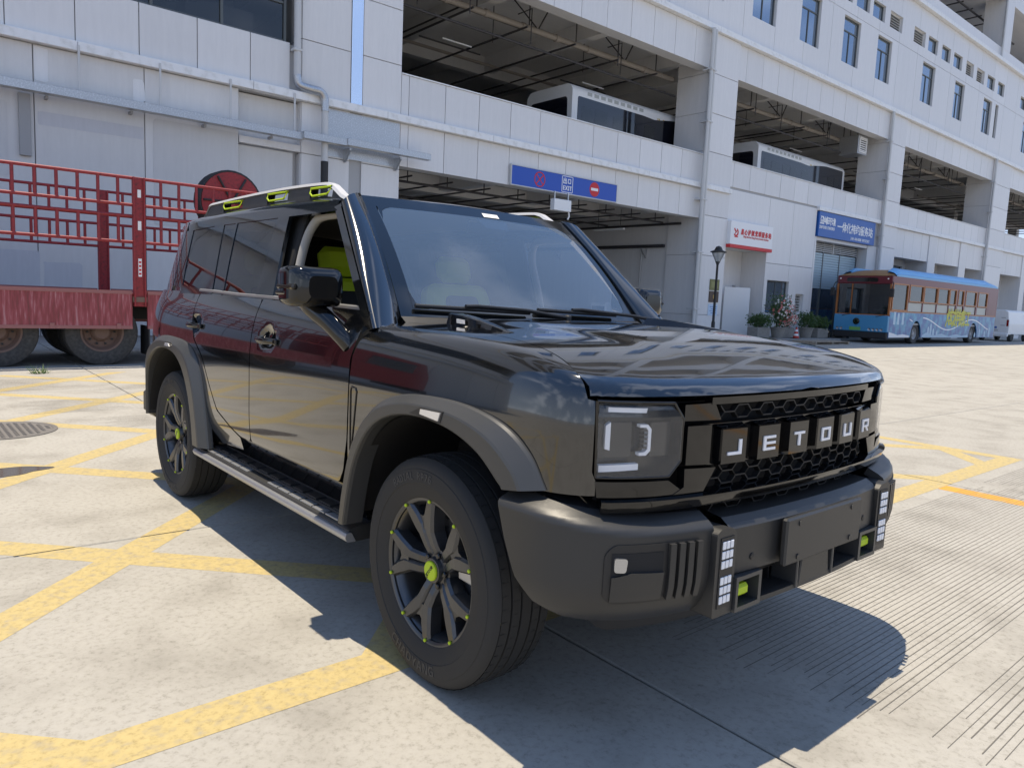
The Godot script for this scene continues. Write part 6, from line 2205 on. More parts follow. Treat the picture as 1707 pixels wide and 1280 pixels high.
# ---------------------------------------------------------------- lettering by strokes
const STROKES := {
	"一": "0,5 10,5",
	"体": "3,10 0,5;2,7 2,0;3.5,7.5 10,7.5;6.7,10 6.7,0;6.7,7 3.5,2.5;6.7,7 10,2.5;5,2 8.5,2",
	"化": "3,10 0,5;2,7 2,0;6,10 6,1 7,0 10,0 10,2;9.5,8 5,4.5",
	"特": "0,8 4,8;0,4 4,5;2,10 2,0;5,8.5 10,8.5;7.5,10 7.5,6.3;4.5,6.3 10,6.3;4.5,4 10,4;8.5,6 8.5,0 7.5,0.5;6,3 7,1.5",
	"约": "3,10 1,7 3.5,7;3.5,7 0.5,3.5 4,4;0,1 4,2;6.5,10 5,6.5;6,8 10,8 9.7,0.5 8.5,0.5;6.5,5 7.5,3.5",
	"服": "1,9.5 1,3 0,0;1,9.5 4,9.5 4,0 3,0;1,6.5 4,6.5;1,4 4,4;5.5,9.5 9.5,9.5 9.5,7.5;5.5,9.5 5.5,0;5.5,5.5 9.5,5.5 6.5,0;6.5,4.5 10,0",
	"务": "4,10 1,6.5;3,8.8 8,8.8 1,4;4,7 10,4;2,3.5 8.5,3.5 7.5,0 6,0.5;5,5 4.5,3 1.5,0",
	"站": "2,10 2.5,8.5;0,8 5,8;1,6.5 1.5,2.5;4,6.5 3.5,2.5;0,1 5,2;7,10 7,4.5;7,7.5 10,7.5;5.8,4.5 9.8,4.5 9.8,0 5.8,0 5.8,4.5",
	"盈": "1,9.5 8,9.5 6.5,6;3,9.5 0.5,5.5;6.5,8 9,8 8.5,5.5;1,4.5 9,4.5 9,0.3;1,4.5 1,0.3;3.6,4.5 3.6,0.3;6.3,4.5 6.3,0.3;0,0.3 10,0.3",
	"峰": "0,7.5 0,3 4,3 4,7.5;2,9.5 2,3;7,10 5,7;6,8.8 9.5,8.8 5,5.5;6.5,7.5 10,5.5;5,4.5 10,4.5;5.3,3 9.7,3;4.8,1.5 10,1.5;7.4,5.3 7.4,0",
	"环": "0,9 4,9;0.3,5.5 3.7,5.5;0,1.5 4,2.2;2,9 2,2;5,9 10,9;7.7,9 4.8,4.5;7.5,7 7.5,0;8,6.5 10,4.5",
	"境": "0,7 3.5,7;1.7,9.5 1.7,2;0,1.5 3.5,2.5;5,9 9.5,9;7,10 7,9;4.5,7 10,7;6,8.5 6.4,7.3;8.5,8.5 8,7.3;5.3,6 9.3,6 9.3,3.2 5.3,3.2 5.3,6;5.3,4.6 9.3,4.6;6.5,3 4.5,0;8,3 8,0.5 10,0.5 10,1.5",
	"出": "5,10 5,0;1.5,9 1.5,5.5 8.5,5.5 8.5,9;0.5,4 0.5,0 9.5,0 9.5,4",
	"口": "1.5,8.5 8.5,8.5 8.5,1 1.5,1 1.5,8.5",
	"星": "2,9.5 8,9.5 8,5.8 2,5.8 2,9.5;2,7.7 8,7.7;3,5 1,3;2,4 9,4;2.5,2.2 8.5,2.2;5,5.8 5,0;0.5,0 9.5,0",
	"心": "1,5 0.5,2;3,7 3,1 4,0 7.5,0 7.5,2;4.5,9 6,7;8,6.5 9.5,4",
	"护": "0,8 3.5,8;2,10 2,0 1,0.5;0,4 3.5,5;7,10 7.5,8.7;5,8 9.5,8 9.5,4.5 5,4.5;5,8 5,3 4,0",
	"航": "2,10 1.3,9;1,9 4,9 4,0;1,9 1,3 0,0;0,5 5,5;2.2,8 2.8,6.5;2.2,4 2.8,2;7.5,10 7.5,8.7;5.5,8.5 10,8.5;6,6.5 6,2 5,0;6,6.5 8.7,6.5 8.7,0.5 10,0.5",
	"党": "5,10 5,7.5;2,9.5 3,8;8,9.5 7,8;1,6 1,7.5 9,7.5 9,6;3,6 7,6 7,4 3,4 3,6;4,4 3.5,2 1,0;6,4 6,0.5 9.5,0.5 9.5,1.5",
	"群": "0.5,9.3 4,9.3 4,6 0.5,6;0,7.7 4.7,7.7;2,9 0.5,3;1.5,4 4.3,4 4.3,1 1.5,1 1.5,4;6,10 6.8,8.5;9,10 8.3,8.5;5.3,7.8 10,7.8;5.5,5.5 9.8,5.5;5,3 10,3;7.6,7.8 7.6,0",
	"游": "0.5,9 1.5,8;0,6 1,5;0.3,0 1.8,3;3.5,10 4,8.8;2.5,8.2 6,8.2;3.8,8 3.5,4 2.3,0;3.8,5.5 5.5,5.5 5,0.5 4.2,0.8;7.2,10 6.3,7.5;6.8,8.5 10,8.5;6.8,6.5 9.5,6.5 8.3,5 8.3,0 7.3,0.5;6.2,3.8 10,3.8",
	"锦": "1.8,10 0,6.5;1.2,8 4,8;0.8,6 3.8,6;0.3,4 4,4;2.2,6 2.2,0.5 4,1.8;7.2,10 6.7,8.8;5.3,8.8 9.3,8.8 9.3,5.8 5.3,5.8 5.3,8.8;5.3,7.3 9.3,7.3;5,0.8 5,4.3 9.7,4.3 9.7,1 9,1;7.3,5.8 7.3,0",
	"江": "0.8,9 2,7.8;0,6 1.3,5;0.3,0 2.3,3.2;3.8,8.5 9.5,8.5;6.6,8.5 6.6,0.8;3,0.8 10,0.8",
	"炫": "0.6,7 1.3,5;4,8 3.2,6;2.4,10 2.4,5 0.2,0;2.4,5 4.3,2;7.3,10 7.6,8.8;5,8.5 10,8.5;7.3,8.3 5.7,6 8,6 5.5,3 9,3.3;8.3,4.5 9.8,1.8;5,0.8 9.5,1.5"}

# writing that faces +x: left of the text is at larger z
func write(text: String, at: Vector3, size: float, adv: float, thick: float, depth: float, m: Material, parent: Node, called := "character", slant := 0.0) -> void:
	for k in text.length():
		if not STROKES.has(text[k]): continue
		var mb := MB.new()
		for st in (STROKES[text[k]] as String).split(";"):
			var pts := []
			for q in st.split(" "):
				var c := q.split(",")
				pts.append(Vector2(float(c[0]) / 10.0 + slant * float(c[1]) / 10.0, float(c[1]) / 10.0))
			for i in pts.size() - 1:
				var a: Vector2 = pts[i] * size; var b: Vector2 = pts[i + 1] * size
				var d := (b - a).normalized() * thick / 2
				var nn := Vector2(-d.y, d.x)
				mb.prism(PackedVector2Array([a - d - nn, b + d - nn, b + d + nn, a - d + nn]), depth + i * 0.0004 + (a.x + a.y) * 0.0008, Transform3D(Basis(Vector3(0, 0, -1), Vector3.UP, Vector3(1, 0, 0)), at + Vector3(0, 0, -k * adv)), 0.0, false)
		part(called, mb, m, parent)

func latin(text: String, at: Vector3, height: float, m: Material, parent: Node) -> void:
	place("lettering", text_mesh(text, height, 0.006), m, parent, Transform3D(Basis(Vector3.UP, PI / 2), at))

func ring(mb: MB, c: Vector3, r0: float, r1: float, d: float, seg := 32) -> void:
	# flat ring facing +x
	mb.lathe([Vector2(r1, 0), Vector2(r1, d), Vector2(r0, d), Vector2(r0, 0)], c, Basis(Vector3(0, 0, 1), Vector3(1, 0, 0), Vector3(0, 1, 0)), seg)

func signs() -> void:
	# blue exit sign
	var ex := thing("exit_sign", "long blue EXIT sign with no parking and no entry symbols over the hall opening", "sign", Vector3(F + 0.02, 5.075, -15.0))
	box_part("sign_board", 0.0, 0.06, -0.30, 0.30, -2.4, 2.4, M.sign_blue, ex, 0.005)
	var fr := MB.new()
	for y in [-0.30, 0.30]: fr.box(Vector3(0.035, y, 0), Vector3(0.075, 0.03, 4.83))
	for z in [-2.4, 2.4]: fr.box(Vector3(0.035, 0, z), Vector3(0.073, 0.57, 0.03))
	part("sign_frame", fr, M.pipe_grey, ex)
	var np := MB.new()
	ring(np, Vector3(0.061, 0.0, 1.22), 0.20, 0.235, 0.004)
	np.box(Vector3(0.063, 0, 1.22), Vector3(0.003, 0.035, 0.42), 0.0, Basis(Vector3.RIGHT, PI / 4))
	np.box(Vector3(0.0634, 0, 1.22), Vector3(0.003, 0.035, 0.42), 0.0, Basis(Vector3.RIGHT, -PI / 4))
	part("no_stopping_symbol", np, M.sign_red, ex)
	var sq := MB.new()
	for q in [[0.24, 0.0, 0.02, 0.46], [-0.24, 0.0, 0.02, 0.46]]:
		sq.box(Vector3(0.063, 0, q[0]), Vector3(0.004, 0.50, 0.022))
	for y in [-0.25, 0.25]: sq.box(Vector3(0.063, y, 0), Vector3(0.0044, 0.022, 0.44))
	part("symbol_border", sq, M.sign_white, ex)
	write("出口", Vector3(0.061, 0.03, 0.19), 0.16, 0.20, 0.025, 0.004, M.sign_white, ex)
	latin("EXIT", Vector3(0.064, -0.12, 0.0), 0.14, M.sign_white, ex)
	var ne := MB.new()
	ne.lathe([Vector2(0.235, 0), Vector2(0.235, 0.004), Vector2(0.0, 0.004)], Vector3(0.061, 0, -1.28), Basis(Vector3(0, 0, 1), Vector3(1, 0, 0), Vector3(0, 1, 0)), 32)
	part("no_entry_disc", ne, M.sign_red, ex)
	box_part("no_entry_bar", 0.066, 0.069, -0.045, 0.045, -1.45, -1.11, M.sign_white, ex)
	# little lamp box under it
	var lb := thing("lamp_box", "small white box hanging with its cable under the blue exit sign", "lamp", Vector3(F + 0.2, 4.36, -14.64))
	box_part("box", -0.1, 0.1, -0.18, 0.18, -0.38, 0.38, M.white, lb, 0.01)
	for z in [-0.3, 0.3]: box_part("hanger", -0.02, 0.02, 0.18, 0.42, z - 0.02, z + 0.02, M.galv, lb)
	pipe_run("cable", [Vector3(0, -0.16, -0.36), Vector3(0.02, -0.32, -0.37), Vector3(0.0, -0.42, -0.33)], 0.03, M.white, lb, 6)
	# white and red service sign
	var rs := thing("service_sign", "white sign with red emblem and red lettering over the recessed entrance", "sign", Vector3(F + 0.02, 4.38, -25.78))
	box_part("sign_board", 0.0, 0.22, -0.47, 0.47, -1.59, 1.59, M.sign_white, rs, 0.01)
	box_part("red_underside", 0.0, 0.23, -0.60, -0.472, -1.60, 1.60, M.sign_red, rs)
	write("星心护航党群服务站", Vector3(0.221, -0.02, 0.86), 0.20, 0.262, 0.040, 0.006, M.sign_red, rs, "character", 0.1)
	latin("Xing Xin Hu Hang Party Service Station", Vector3(0.225, -0.11, -0.30), 0.075, M.sign_red, rs)
	var em := MB.new()
	var arc := PackedVector2Array()
	for k in 13:
		var a := lerpf(-2.3, 1.2, k / 12.0); arc.append(Vector2(cos(a), sin(a)) * 0.17)
	for k in 13:
		var a := lerpf(1.2, -2.3, k / 12.0); arc.append(Vector2(cos(a) * 0.11 - 0.02, sin(a) * 0.12 + 0.02))
	em.prism(arc, 0.006, Transform3D(Basis(Vector3(0, 0, -1), Vector3.UP, Vector3(1, 0, 0)), Vector3(0.221, 0.02, 1.20)))
	em.box(Vector3(0.2255, 0.02, 1.22), Vector3(0.006, 0.36, 0.045), 0.0, Basis(Vector3.RIGHT, -0.8))
	em.box(Vector3(0.2262, 0.11, 1.29), Vector3(0.006, 0.07, 0.17), 0.0, Basis(Vector3.RIGHT, -0.8))
	em.box(Vector3(0.2255, -0.16, 1.18), Vector3(0.0055, 0.04, 0.26))
	part("emblem", em, M.sign_red, rs)
	# blue shop sign
	var bs := thing("shop_sign", "large blue sign board with white Chinese lettering above the shop front", "sign", Vector3(F, 5.44, -34.45))
	box_part("sign_board", -0.05, 0.10, -0.58, 0.58, -2.95, 2.93, M.sign_blue2, bs, 0.01)
	write("盈峰环境", Vector3(0.101, 0.02, 2.82), 0.34, 0.37, 0.045, 0.006, M.sign_white, bs)
	latin("INFORE ENVIRO", Vector3(0.104, -0.14, 2.12), 0.14, M.sign_white, bs)
	write("一体化特约服务站", Vector3(0.101, -0.17, 1.10), 0.42, 0.475, 0.055, 0.006, M.sign_white, bs)
	latin("全" if false else "24H  400-8888  88132387", Vector3(0.104, -0.42, -1.35), 0.13, M.sign_white, bs)
	# plates on the pillar beside the entrance
	var p0 := thing("green_plate", "olive green plate on the pillar behind the street lamp, topmost of three", "plate", Vector3(F + 0.062, 2.22, -23.58))
	box_part("plate", 0.0, 0.03, -0.22, 0.22, -0.32, 0.32, mat(Color(0.15, 0.15, 0.04), 0.4), p0, 0.006)
	box_part("plate_field", 0.03, 0.034, -0.12, 0.12, -0.24, 0.24, mat(Color(0.22, 0.22, 0.07), 0.4), p0)
	var p1 := thing("brown_plate", "dark brown plate with a gold mark below the olive green plate", "plate", Vector3(F + 0.062, 1.74, -23.58))
	box_part("plate", 0.0, 0.03, -0.22, 0.22, -0.32, 0.32, mat(Color(0.05, 0.022, 0.012), 0.4), p1, 0.006)
	box_part("gold_mark", 0.03, 0.034, -0.08, 0.08, -0.07, 0.07, mat(Color(0.4, 0.24, 0.04), 0.4), p1)
	var p2 := thing("blue_notice", "pale blue notice sheet below the dark brown plate", "notice", Vector3(F + 0.062, 1.22, -23.58))
	box_part("sheet", 0.0, 0.012, -0.24, 0.22, -0.32, 0.32, mat(Color(0.50, 0.62, 0.75), 0.6), p2)
	for k in 4: box_part("print_line", 0.012, 0.014, 0.10 - k * 0.08, 0.12 - k * 0.08, -0.26, 0.22 - 0.08 * (k % 2), M.sign_blue2, p2)
	var av := thing("vent_grille", "white square vent grille hanging under the deck beam by the second pillar", "vent", Vector3(F - 0.6, 9.9, -36.6))
	box_part("duct", -1.0, 0.0, -0.45, 0.45, -0.5, 0.5, M.galv, av, 0.01)
	var vg := MB.new()
	for y in [-0.34, 0.34]: vg.box(Vector3(0.02, y, 0), Vector3(0.04, 0.06, 0.76))
	for z in [-0.37, 0.37]: vg.box(Vector3(0.021, 0, z), Vector3(0.04, 0.62, 0.06))
	part("grille_frame", vg, M.white, av)
	box_part("grille_back", 0.0, 0.006, -0.32, 0.32, -0.35, 0.35, M.dark, av)
	for k in 6: box_part("slat", 0.004, 0.03, -0.28 + k * 0.105, -0.235 + k * 0.105, -0.34, 0.34, M.white, av)
	for z in [-0.4, 0.4]: pipe_run("hanger", [Vector3(-0.5, 0.45, z), Vector3(-0.5, 1.5, z)], 0.02, M.pipe_dark, av, 6)

# ---------------------------------------------------------------- buildings behind the camera, mirrored in paint and glass
func build_across() -> void:
	var wh := thing("metal_warehouse", "grey corrugated metal warehouse across the yard", "building", Vector3(26.0, 0, -14.0))
	var rows := []
	for y in [0.0, 9.0]:
		var row := PackedVector3Array()
		var z := -14.0
		var k := 0
		while z <= 10.0:
			row.append(Vector3(0.0 if k % 4 < 2 else 0.08, y, z))
			z += 0.12; k += 1
		rows.append(row)
	var mb := MB.new()
	mb.gridflat(rows, true)
	part("corrugated_wall", mb, M.corrugated, wh)
	box_part("core", 0.1, 14.0, 0.0, 9.0, -14.0, 10.0, M.grey, wh)
	mb = MB.new()
	mb.prism(pl([[-0.6, 9.0], [7.0, 11.2], [14.6, 9.0]]), 24.0, Transform3D(Basis(), Vector3(0, 0, -14.0)))
	part("roof", mb, M.grey, wh)
	box_part("sliding_door", -0.06, -0.005, 0.0, 4.5, -4.0, 1.0, M.dark, wh)

# ---------------------------------------------------------------- red flatbed truck
func build_truck() -> void:
	var t := thing("flatbed_truck", "faded red flatbed truck with open rack sides parked along the white wall", "truck", Vector3(-9.45, 0, 0))
	var X0 := -2.42       # far side, near side is 0
	# deck and chassis
	box_part("deck", X0 + 0.03, -0.03, 1.02, 1.13, -3.0, 6.2, M.truck_red, t)
	for x in [-0.75, -1.65]:
		box_part("chassis_rail", x - 0.06, x + 0.06, 0.70, 1.0, -2.8, 8.2, M.dark, t)
	for z in [-2.4, -1.3, 1.9, 3.2, 4.6, 5.8]:
		box_part("cross_member", X0 + 0.1, -0.1, 0.86, 1.0, z - 0.05, z + 0.05, M.dark, t)
	# drop sides
	for x in [0.0, X0]:
		for e in [[-2.98, -0.99], [-0.77, 2.35], [2.57, 6.18]]:
			var mb := MB.new()
			mb.box(Vector3(x, 0.875, (e[0] + e[1]) / 2), Vector3(0.05, 0.58, e[1] - e[0]), 0.008)
			var o := part("side_board", mb, M.truck_side, t)
			for y in [0.60, 1.145]:
				box_part("board_edge", x - 0.034, x + 0.034, y - 0.025, y + 0.025, e[0] + 0.004, e[1] - 0.004, M.truck_edge, o)
			if x == 0.0:
				var k: float = e[0] + 0.2
				while k < e[1] - 0.1:
					box_part("hinge", 0.034, 0.045, 0.575, 0.66, k - 0.03, k + 0.03, M.truck_edge, o)
					k += 0.9
		# posts
		for pz in [-2.94, -0.88, 2.46, 6.1]:
			var po := MB.new()
			po.box(Vector3(x, 1.93, pz), Vector3(0.06, 2.0, 0.18), 0.006)
			po.box(Vector3(x + 0.035, 1.93, pz + 0.075), Vector3(0.05, 2.0, 0.025), 0.004)
			po.box(Vector3(x + 0.035, 1.93, pz - 0.075), Vector3(0.05, 2.0, 0.025), 0.004)
			var pp := part("rack_post", po, M.truck_red, t)
			if x == 0.0 and pz == -0.88:
				for st in [[2.62, 0.12], [2.12, 0.14], [1.40, 0.28]]:
					box_part("sticker", 0.031, 0.034, st[0], st[0] + st[1], pz - 0.03, pz + 0.02, M.sign_white, pp)
				for k in 4: box_part("sticker_mark", 0.034, 0.036, 1.43 + k * 0.06, 1.46 + k * 0.06, pz - 0.022, pz + 0.012, M.sign_red, pp)
				box_part("post_foot", -0.03, 0.05, 1.0, 1.08, pz - 0.10, pz + 0.10, M.rust, pp)
		# racks
		for e in [[-2.84, -0.99], [-0.77, 2.35], [2.57, 5.98]]:
			for yy in [[2.50, 2.91], [1.93, 2.33]]:
				for y in yy:
					pipe_run("rack_rail", [Vector3(x, y, e[0] - 0.02), Vector3(x, y, e[1] + 0.02)], 0.027, M.truck_red, t, 6)
				var z: float = e[1] - 0.22
				while z > e[0] + 0.1:
					pipe_run("rack_bar", [Vector3(x, yy[0], z), Vector3(x, yy[1], z)], 0.024, M.truck_red, t, 6)
					z -= 0.272
	# wheels
	var ty := MB.new()
	var B := Basis(Vector3(0, 0, 1), Vector3(1, 0, 0), Vector3(0, 1, 0))
	ty.lathe([Vector2(0.30, -0.14), Vector2(0.44, -0.15), Vector2(0.505, -0.13), Vector2(0.515, -0.11), Vector2(0.515, 0.11), Vector2(0.505, 0.13), Vector2(0.45, 0.15), Vector2(0.33, 0.142), Vector2(0.29, 0.12)], Vector3.ZERO, B, 44)
	var tym := ty.mesh()
	var rm := MB.new()
	rm.lathe([Vector2(0.30, 0.12), Vector2(0.305, 0.135), Vector2(0.28, 0.125), Vector2(0.24, 0.02), Vector2(0.15, 0.02), Vector2(0.14, 0.06), Vector2(0.10, 0.10), Vector2(0.0, 0.105)], Vector3.ZERO, B, 36)
	var rmm := rm.mesh()
	for z in [-0.36, 0.99, 5.0]:
		for sd in [0, 1]:
			for inner in ([0.0, -0.36] if z < 4.0 else [0.0]):
				var w := Node3D.new()
				w.name = "wheel"
				t.add_child(w, true)
				w.position = Vector3(-0.22 + inner, 0.515, z) if sd == 0 else Vector3(X0 + 0.22 - inner, 0.515, z)
				if sd == 1: w.rotation.y = PI
				place("tyre", tym, M.truck_tyre, w)
				place("rim", rmm, M.rust, w)
				if inner == 0.0:
					for k in 10:
						var a := TAU * k / 10
						box_part("wheel_nut", 0.02, 0.05, sin(a) * 0.19 - 0.014, sin(a) * 0.19 + 0.014, cos(a) * 0.19 - 0.014, cos(a) * 0.19 + 0.014, M.dark, w)
		box_part("axle", X0 + 0.2, -0.2, 0.44, 0.58, z - 0.07, z + 0.07, M.dark, t)
	for sx in [-0.22, X0 + 0.22]:
		box_part("mud_flap", sx - 0.25, sx + 0.25, 0.15, 0.62, -1.02, -1.0, M.dark, t)
	# cab (beyond the picture, mirrored in the car's doors)
	var cb := MB.new()
	cb.prism(rounded(pl([[-6.35, 0.75], [-8.5, 0.75], [-8.55, 1.7], [-8.3, 2.85], [-6.35, 2.95]]), 0.08), -2.3, Transform3D(Basis(Vector3(0, 0, -1), Vector3.UP, Vector3(1, 0, 0)), Vector3(-0.06, 0, 0)), 0.0)
	var cab := part("cab", cb, M.truck_red, t)
	box_part("cab_window", -0.062, -0.05, 1.75, 2.55, 6.9, 8.1, M.frit, cab)
	box_part("bumper", -2.3, -0.1, 0.4, 0.75, 8.4, 8.6, M.dark, t)
	# load: hose reel standing behind the post
	var reel := thing("hose_reel", "red reel wound with black hose standing on the flatbed truck", "hose reel", Vector3(-10.5, 1.13, -2.65))
	var rb := MB.new()
	rb.lathe([Vector2(0.52, -0.16), Vector2(0.52, 0.16)], Vector3(0, 1.68, 0), B, 32)
	rb.lathe([Vector2(0.0, 0.17), Vector2(0.53, 0.17), Vector2(0.53, 0.13)], Vector3(0, 1.68, 0), B, 32)
	part("drum", rb, M.truck_red, reel)
	for k in 5:
		var pts := []
		for q in 30:
			var a := TAU * q / 30
			pts.append(Vector3(-0.14 + k * 0.07, 1.68 + sin(a) * 0.545, cos(a) * 0.545))
		var hb := MB.new()
		hb.tube(pts, 0.026, 6, -1.0, true)
		part("hose_turn", hb, M.dark, reel)
	for a in 6:
		pipe_run("spoke", [Vector3(0.185, 1.68, 0), Vector3(0.185, 1.68 + sin(a * TAU / 6) * 0.5, cos(a * TAU / 6) * 0.5)], 0.02, M.dark, reel, 6)
	for z in [-0.3, 0.3]:
		pipe_run("stand_leg", [Vector3(0.2, 1.68, 0), Vector3(0.25, 0.0, z * 1.6)], 0.035, M.truck_red, reel, 6)
		pipe_run("stand_leg", [Vector3(-0.2, 1.68, 0), Vector3(-0.25, 0.0, z * 1.6)], 0.035, M.truck_red, reel, 6)

# ---------------------------------------------------------------- buses
func build_bus() -> void:
	var b := thing("city_bus", "blue and dark red city bus with painted waves parked by the shop front", "bus", Vector3(-11.1, 0, -32.3))
	var L := 13.9
	var Wd := 2.5
	var circ := func(zc: float, r: float) -> Array:
		var o := []
		for k in 13:
			var a := PI * k / 12.0
			o.append([zc - cos(a) * r, 0.32 + sin(a) * r * 1.25])
		return o
	var face := Basis(Vector3(0, 0, -1), Vector3.UP, Vector3(1, 0, 0))
	# lower side with wheel arches: coordinates along the bus from the front
	for sd in [0.0, -Wd]:
		var low := [[0.05, 0.30]]
		low += circ.call(3.05, 0.62)
		low += circ.call(10.6, 0.62)
		low += [[L, 0.30], [L, 1.46], [0.02, 1.46]]
		var mb := MB.new()
		mb.prism(pl(low), 0.05, Transform3D(face, Vector3(sd if sd == 0.0 else sd, 0, 0) - Vector3(0.05 if sd == 0.0 else 0.0, 0, 0)), 0.0)
		part("lower_side", mb, M.bus_blue, b)
		box_part("upper_band", sd - 0.05 if sd == 0.0 else sd, sd if sd == 0.0 else sd + 0.05, 2.76, 3.06, -L, -0.02, M.bus_red, b)
		box_part("belt_band", sd - 0.05 if sd == 0.0 else sd, sd if sd == 0.0 else sd + 0.05, 1.46, 1.52, -L, -0.02, M.bus_orange, b)
	box_part("inner_body", -Wd + 0.4, -0.4, 0.35, 0.9, -L + 0.1, -0.3, M.grey, b)
	box_part("floor", -Wd + 0.06, -0.06, 0.9, 0.98, -L + 0.1, -0.1, M.grey, b)
	box_part("inner_ceiling", -Wd + 0.06, -0.06, 2.98, 3.04, -L + 0.05, -0.1, M.grey, b)
	box_part("rear_wall", -Wd, 0.0, 0.35, 3.05, -L - 0.05, -L, M.bus_red, b)
	# side windows on the near side: [start, end, kind]
	var segs := [[0.15, 1.75, "door"], [1.95, 3.5, "win"], [3.62, 5.2, "win"], [5.32, 6.75, "win"], [6.85, 7.7, "win"], [8.0, 8.75, "win"], [9.05, 10.6, "win"], [10.9, 12.3, "win"]]
	for sg in segs:
		var fr := MB.new()
		var y0 := 1.52 if sg[2] == "door" else 1.95
		for z in [sg[0], sg[1]]: fr.box(Vector3(-0.02, (y0 + 2.76) / 2, -z), Vector3(0.06, 2.76 - y0, 0.07))
		for y in [y0 + 0.03, 2.73]: fr.box(Vector3(-0.021, y, -(sg[0] + sg[1]) / 2), Vector3(0.06, 0.06, sg[1] - sg[0] - 0.07))
		var o := part("side_window", fr, M.bus_orange, b)
		box_part("pane", -0.05, -0.04, y0 + 0.05, 2.71, -sg[1] + 0.03, -sg[0] - 0.03, M.bus_glass, o)
		if sg[2] == "win":
			box_part("lower_pane", -0.05, -0.035, 1.53, 1.93, -sg[1], -sg[0], M.bus_low, b)
	for z in [1.85, 3.56, 5.26, 6.8, 7.85, 8.9, 10.75, 12.4]:
		box_part("window_post", -0.05, -0.004, 1.52, 2.76, -z - (0.10 if z > 7.0 else 0.05), -z + (0.10 if z > 7.0 else 0.05), M.bus_red, b)
	box_part("rear_panel", -0.05, -0.002, 1.52, 2.76, -L, -12.5, M.bus_red, b)
	box_part("far_windows", -Wd + 0.03, -Wd + 0.05, 1.6, 2.7, -L + 0.4, -0.3, M.bus_glass, b)
	for k in 7:
		box_part("seat", -0.95, -0.45, 0.98, 2.0, -3.2 - k * 1.25, -2.75 - k * 1.25, M.grey, b, 0.05)
	# painted waves, skyline and lettering
	var wave := func(y0: float, amp: float, ph: float, z0: float, z1: float, w: float) -> void:
		var mb := MB.new()
		var up := []; var dn := []
		for k in 41:
			var z := lerpf(z0, z1, k / 40.0)
			var y := y0 + amp * sin(z * 0.95 + ph)
			up.append([z, y + w]); dn.append([z, y - w])
		dn.reverse()
		mb.prism(pl(up + dn), 0.002, Transform3D(face, Vector3(0.001, 0, 0)), 0.0, false)
		part("painted_wave", mb, M.sign_white, b)
	wave.call(0.98, 0.30, 0.4, 2.2, 2.55, 0.025)
	wave.call(0.98, 0.28, -1.9, 3.75, 12.9, 0.028)
	for sk in [[0.55, 0.9, 1.6], [0.95, 0.9, 1.5], [1.45, 0.9, 1.55], [4.5, 0.42, 0.85], [4.8, 0.42, 1.02], [5.15, 0.42, 0.78], [5.6, 0.42, 0.66], [10.9, 0.35, 0.6], [11.6, 0.35, 0.8], [12.4, 0.35, 0.7], [13.1, 0.35, 0.9]]:
		var sb := MB.new()
		sb.prism(pl([[sk[0] - 0.12, sk[1]], [sk[0] + 0.12, sk[1]], [sk[0] + 0.10, sk[2] - 0.1], [sk[0], min(1.45, sk[2])], [sk[0] - 0.10, sk[2] - 0.1]]), 0.0022, Transform3D(face, Vector3(0.0006, 0, 0)), 0.0, false)
		part("painted_tower", sb, M.bus_pale, b)
	var foam := MB.new()
	foam.prism(pl([[0.1, 0.31], [2.3, 0.31], [2.3, 0.40], [1.6, 0.46], [1.0, 0.42], [0.5, 0.50], [0.1, 0.55]]), 0.003, Transform3D(face, Vector3(0.0004, 0, 0)), 0.0, false)
	part("painted_foam", foam, M.sign_white, b)
	foam = MB.new()
	foam.prism(pl([[3.8, 0.31], [9.85, 0.31], [9.85, 0.45], [9.0, 0.40], [8.2, 0.48], [7.2, 0.38], [6.2, 0.50], [5.2, 0.40], [4.3, 0.55], [3.8, 0.42]]), 0.003, Transform3D(face, Vector3(0.0004, 0, 0)), 0.0, false)
	part("painted_foam", foam, M.bus_pale, b)
	write("炫游锦江", Vector3(0.003, 0.92, -6.6), 0.80, 0.82, 0.11, 0.004, M.bus_text, b, "painted_character", 0.12)
	# front
	var fb := Basis(Vector3(1, 0, 0), Vector3.UP, Vector3(0, 0, 1))
	var lowf := MB.new()
	lowf.prism(rounded(pl([[-Wd, 0.52], [0.0, 0.52], [0.0, 1.28], [-Wd, 1.28]]), 0.06), 0.16, Transform3D(fb, Vector3(0, 0, -0.05)), 0.03)
	part("front_panel", lowf, M.bus_blue_plain, b)
	box_part("front_bumper", -Wd + 0.02, -0.02, 0.22, 0.53, -0.1, 0.10, M.dark, b, 0.04)
	var hd := MB.new()
	hd.prism(rounded(pl([[-Wd, 2.70], [0.0, 2.70], [0.0, 3.06], [-Wd, 3.06]]), 0.05), 0.12, Transform3D(fb, Vector3(0, 0, -0.05)), 0.03)
	part("front_header", hd, M.bus_red, b)
	var ds := MB.new()
	ds.prism(rounded(pl([[-2.05, 2.78], [-0.62, 2.78], [-0.62, 2.97], [-2.05, 2.97]]), 0.08), 0.02, Transform3D(fb, Vector3(0, 0, 0.068)), 0.0)
	part("destination_display", ds, M.gloss, b)
	var wf := MB.new()
	for x in [-Wd + 0.04, -1.78, -0.04]: wf.box(Vector3(x, 1.99, 0.02), Vector3(0.08 if x != -1.78 else 0.035, 1.42, 0.07))
	wf.box(Vector3(-Wd / 2, 1.30, 0.021), Vector3(Wd, 0.05, 0.07))
	var ws := part("front_window", wf, M.bus_orange, b)
	box_part("pane", -1.76, -0.08, 1.33, 2.70, 0.0, 0.01, M.bus_glass, ws)
	box_part("pane", -Wd + 0.08, -1.80, 1.33, 2.70, 0.0, 0.01, M.bus_glass, ws)
	box_part("sun_blind", -1.7, -0.15, 2.2, 2.66, -0.12, -0.10, M.bus_low, ws)
	var dr := MB.new()
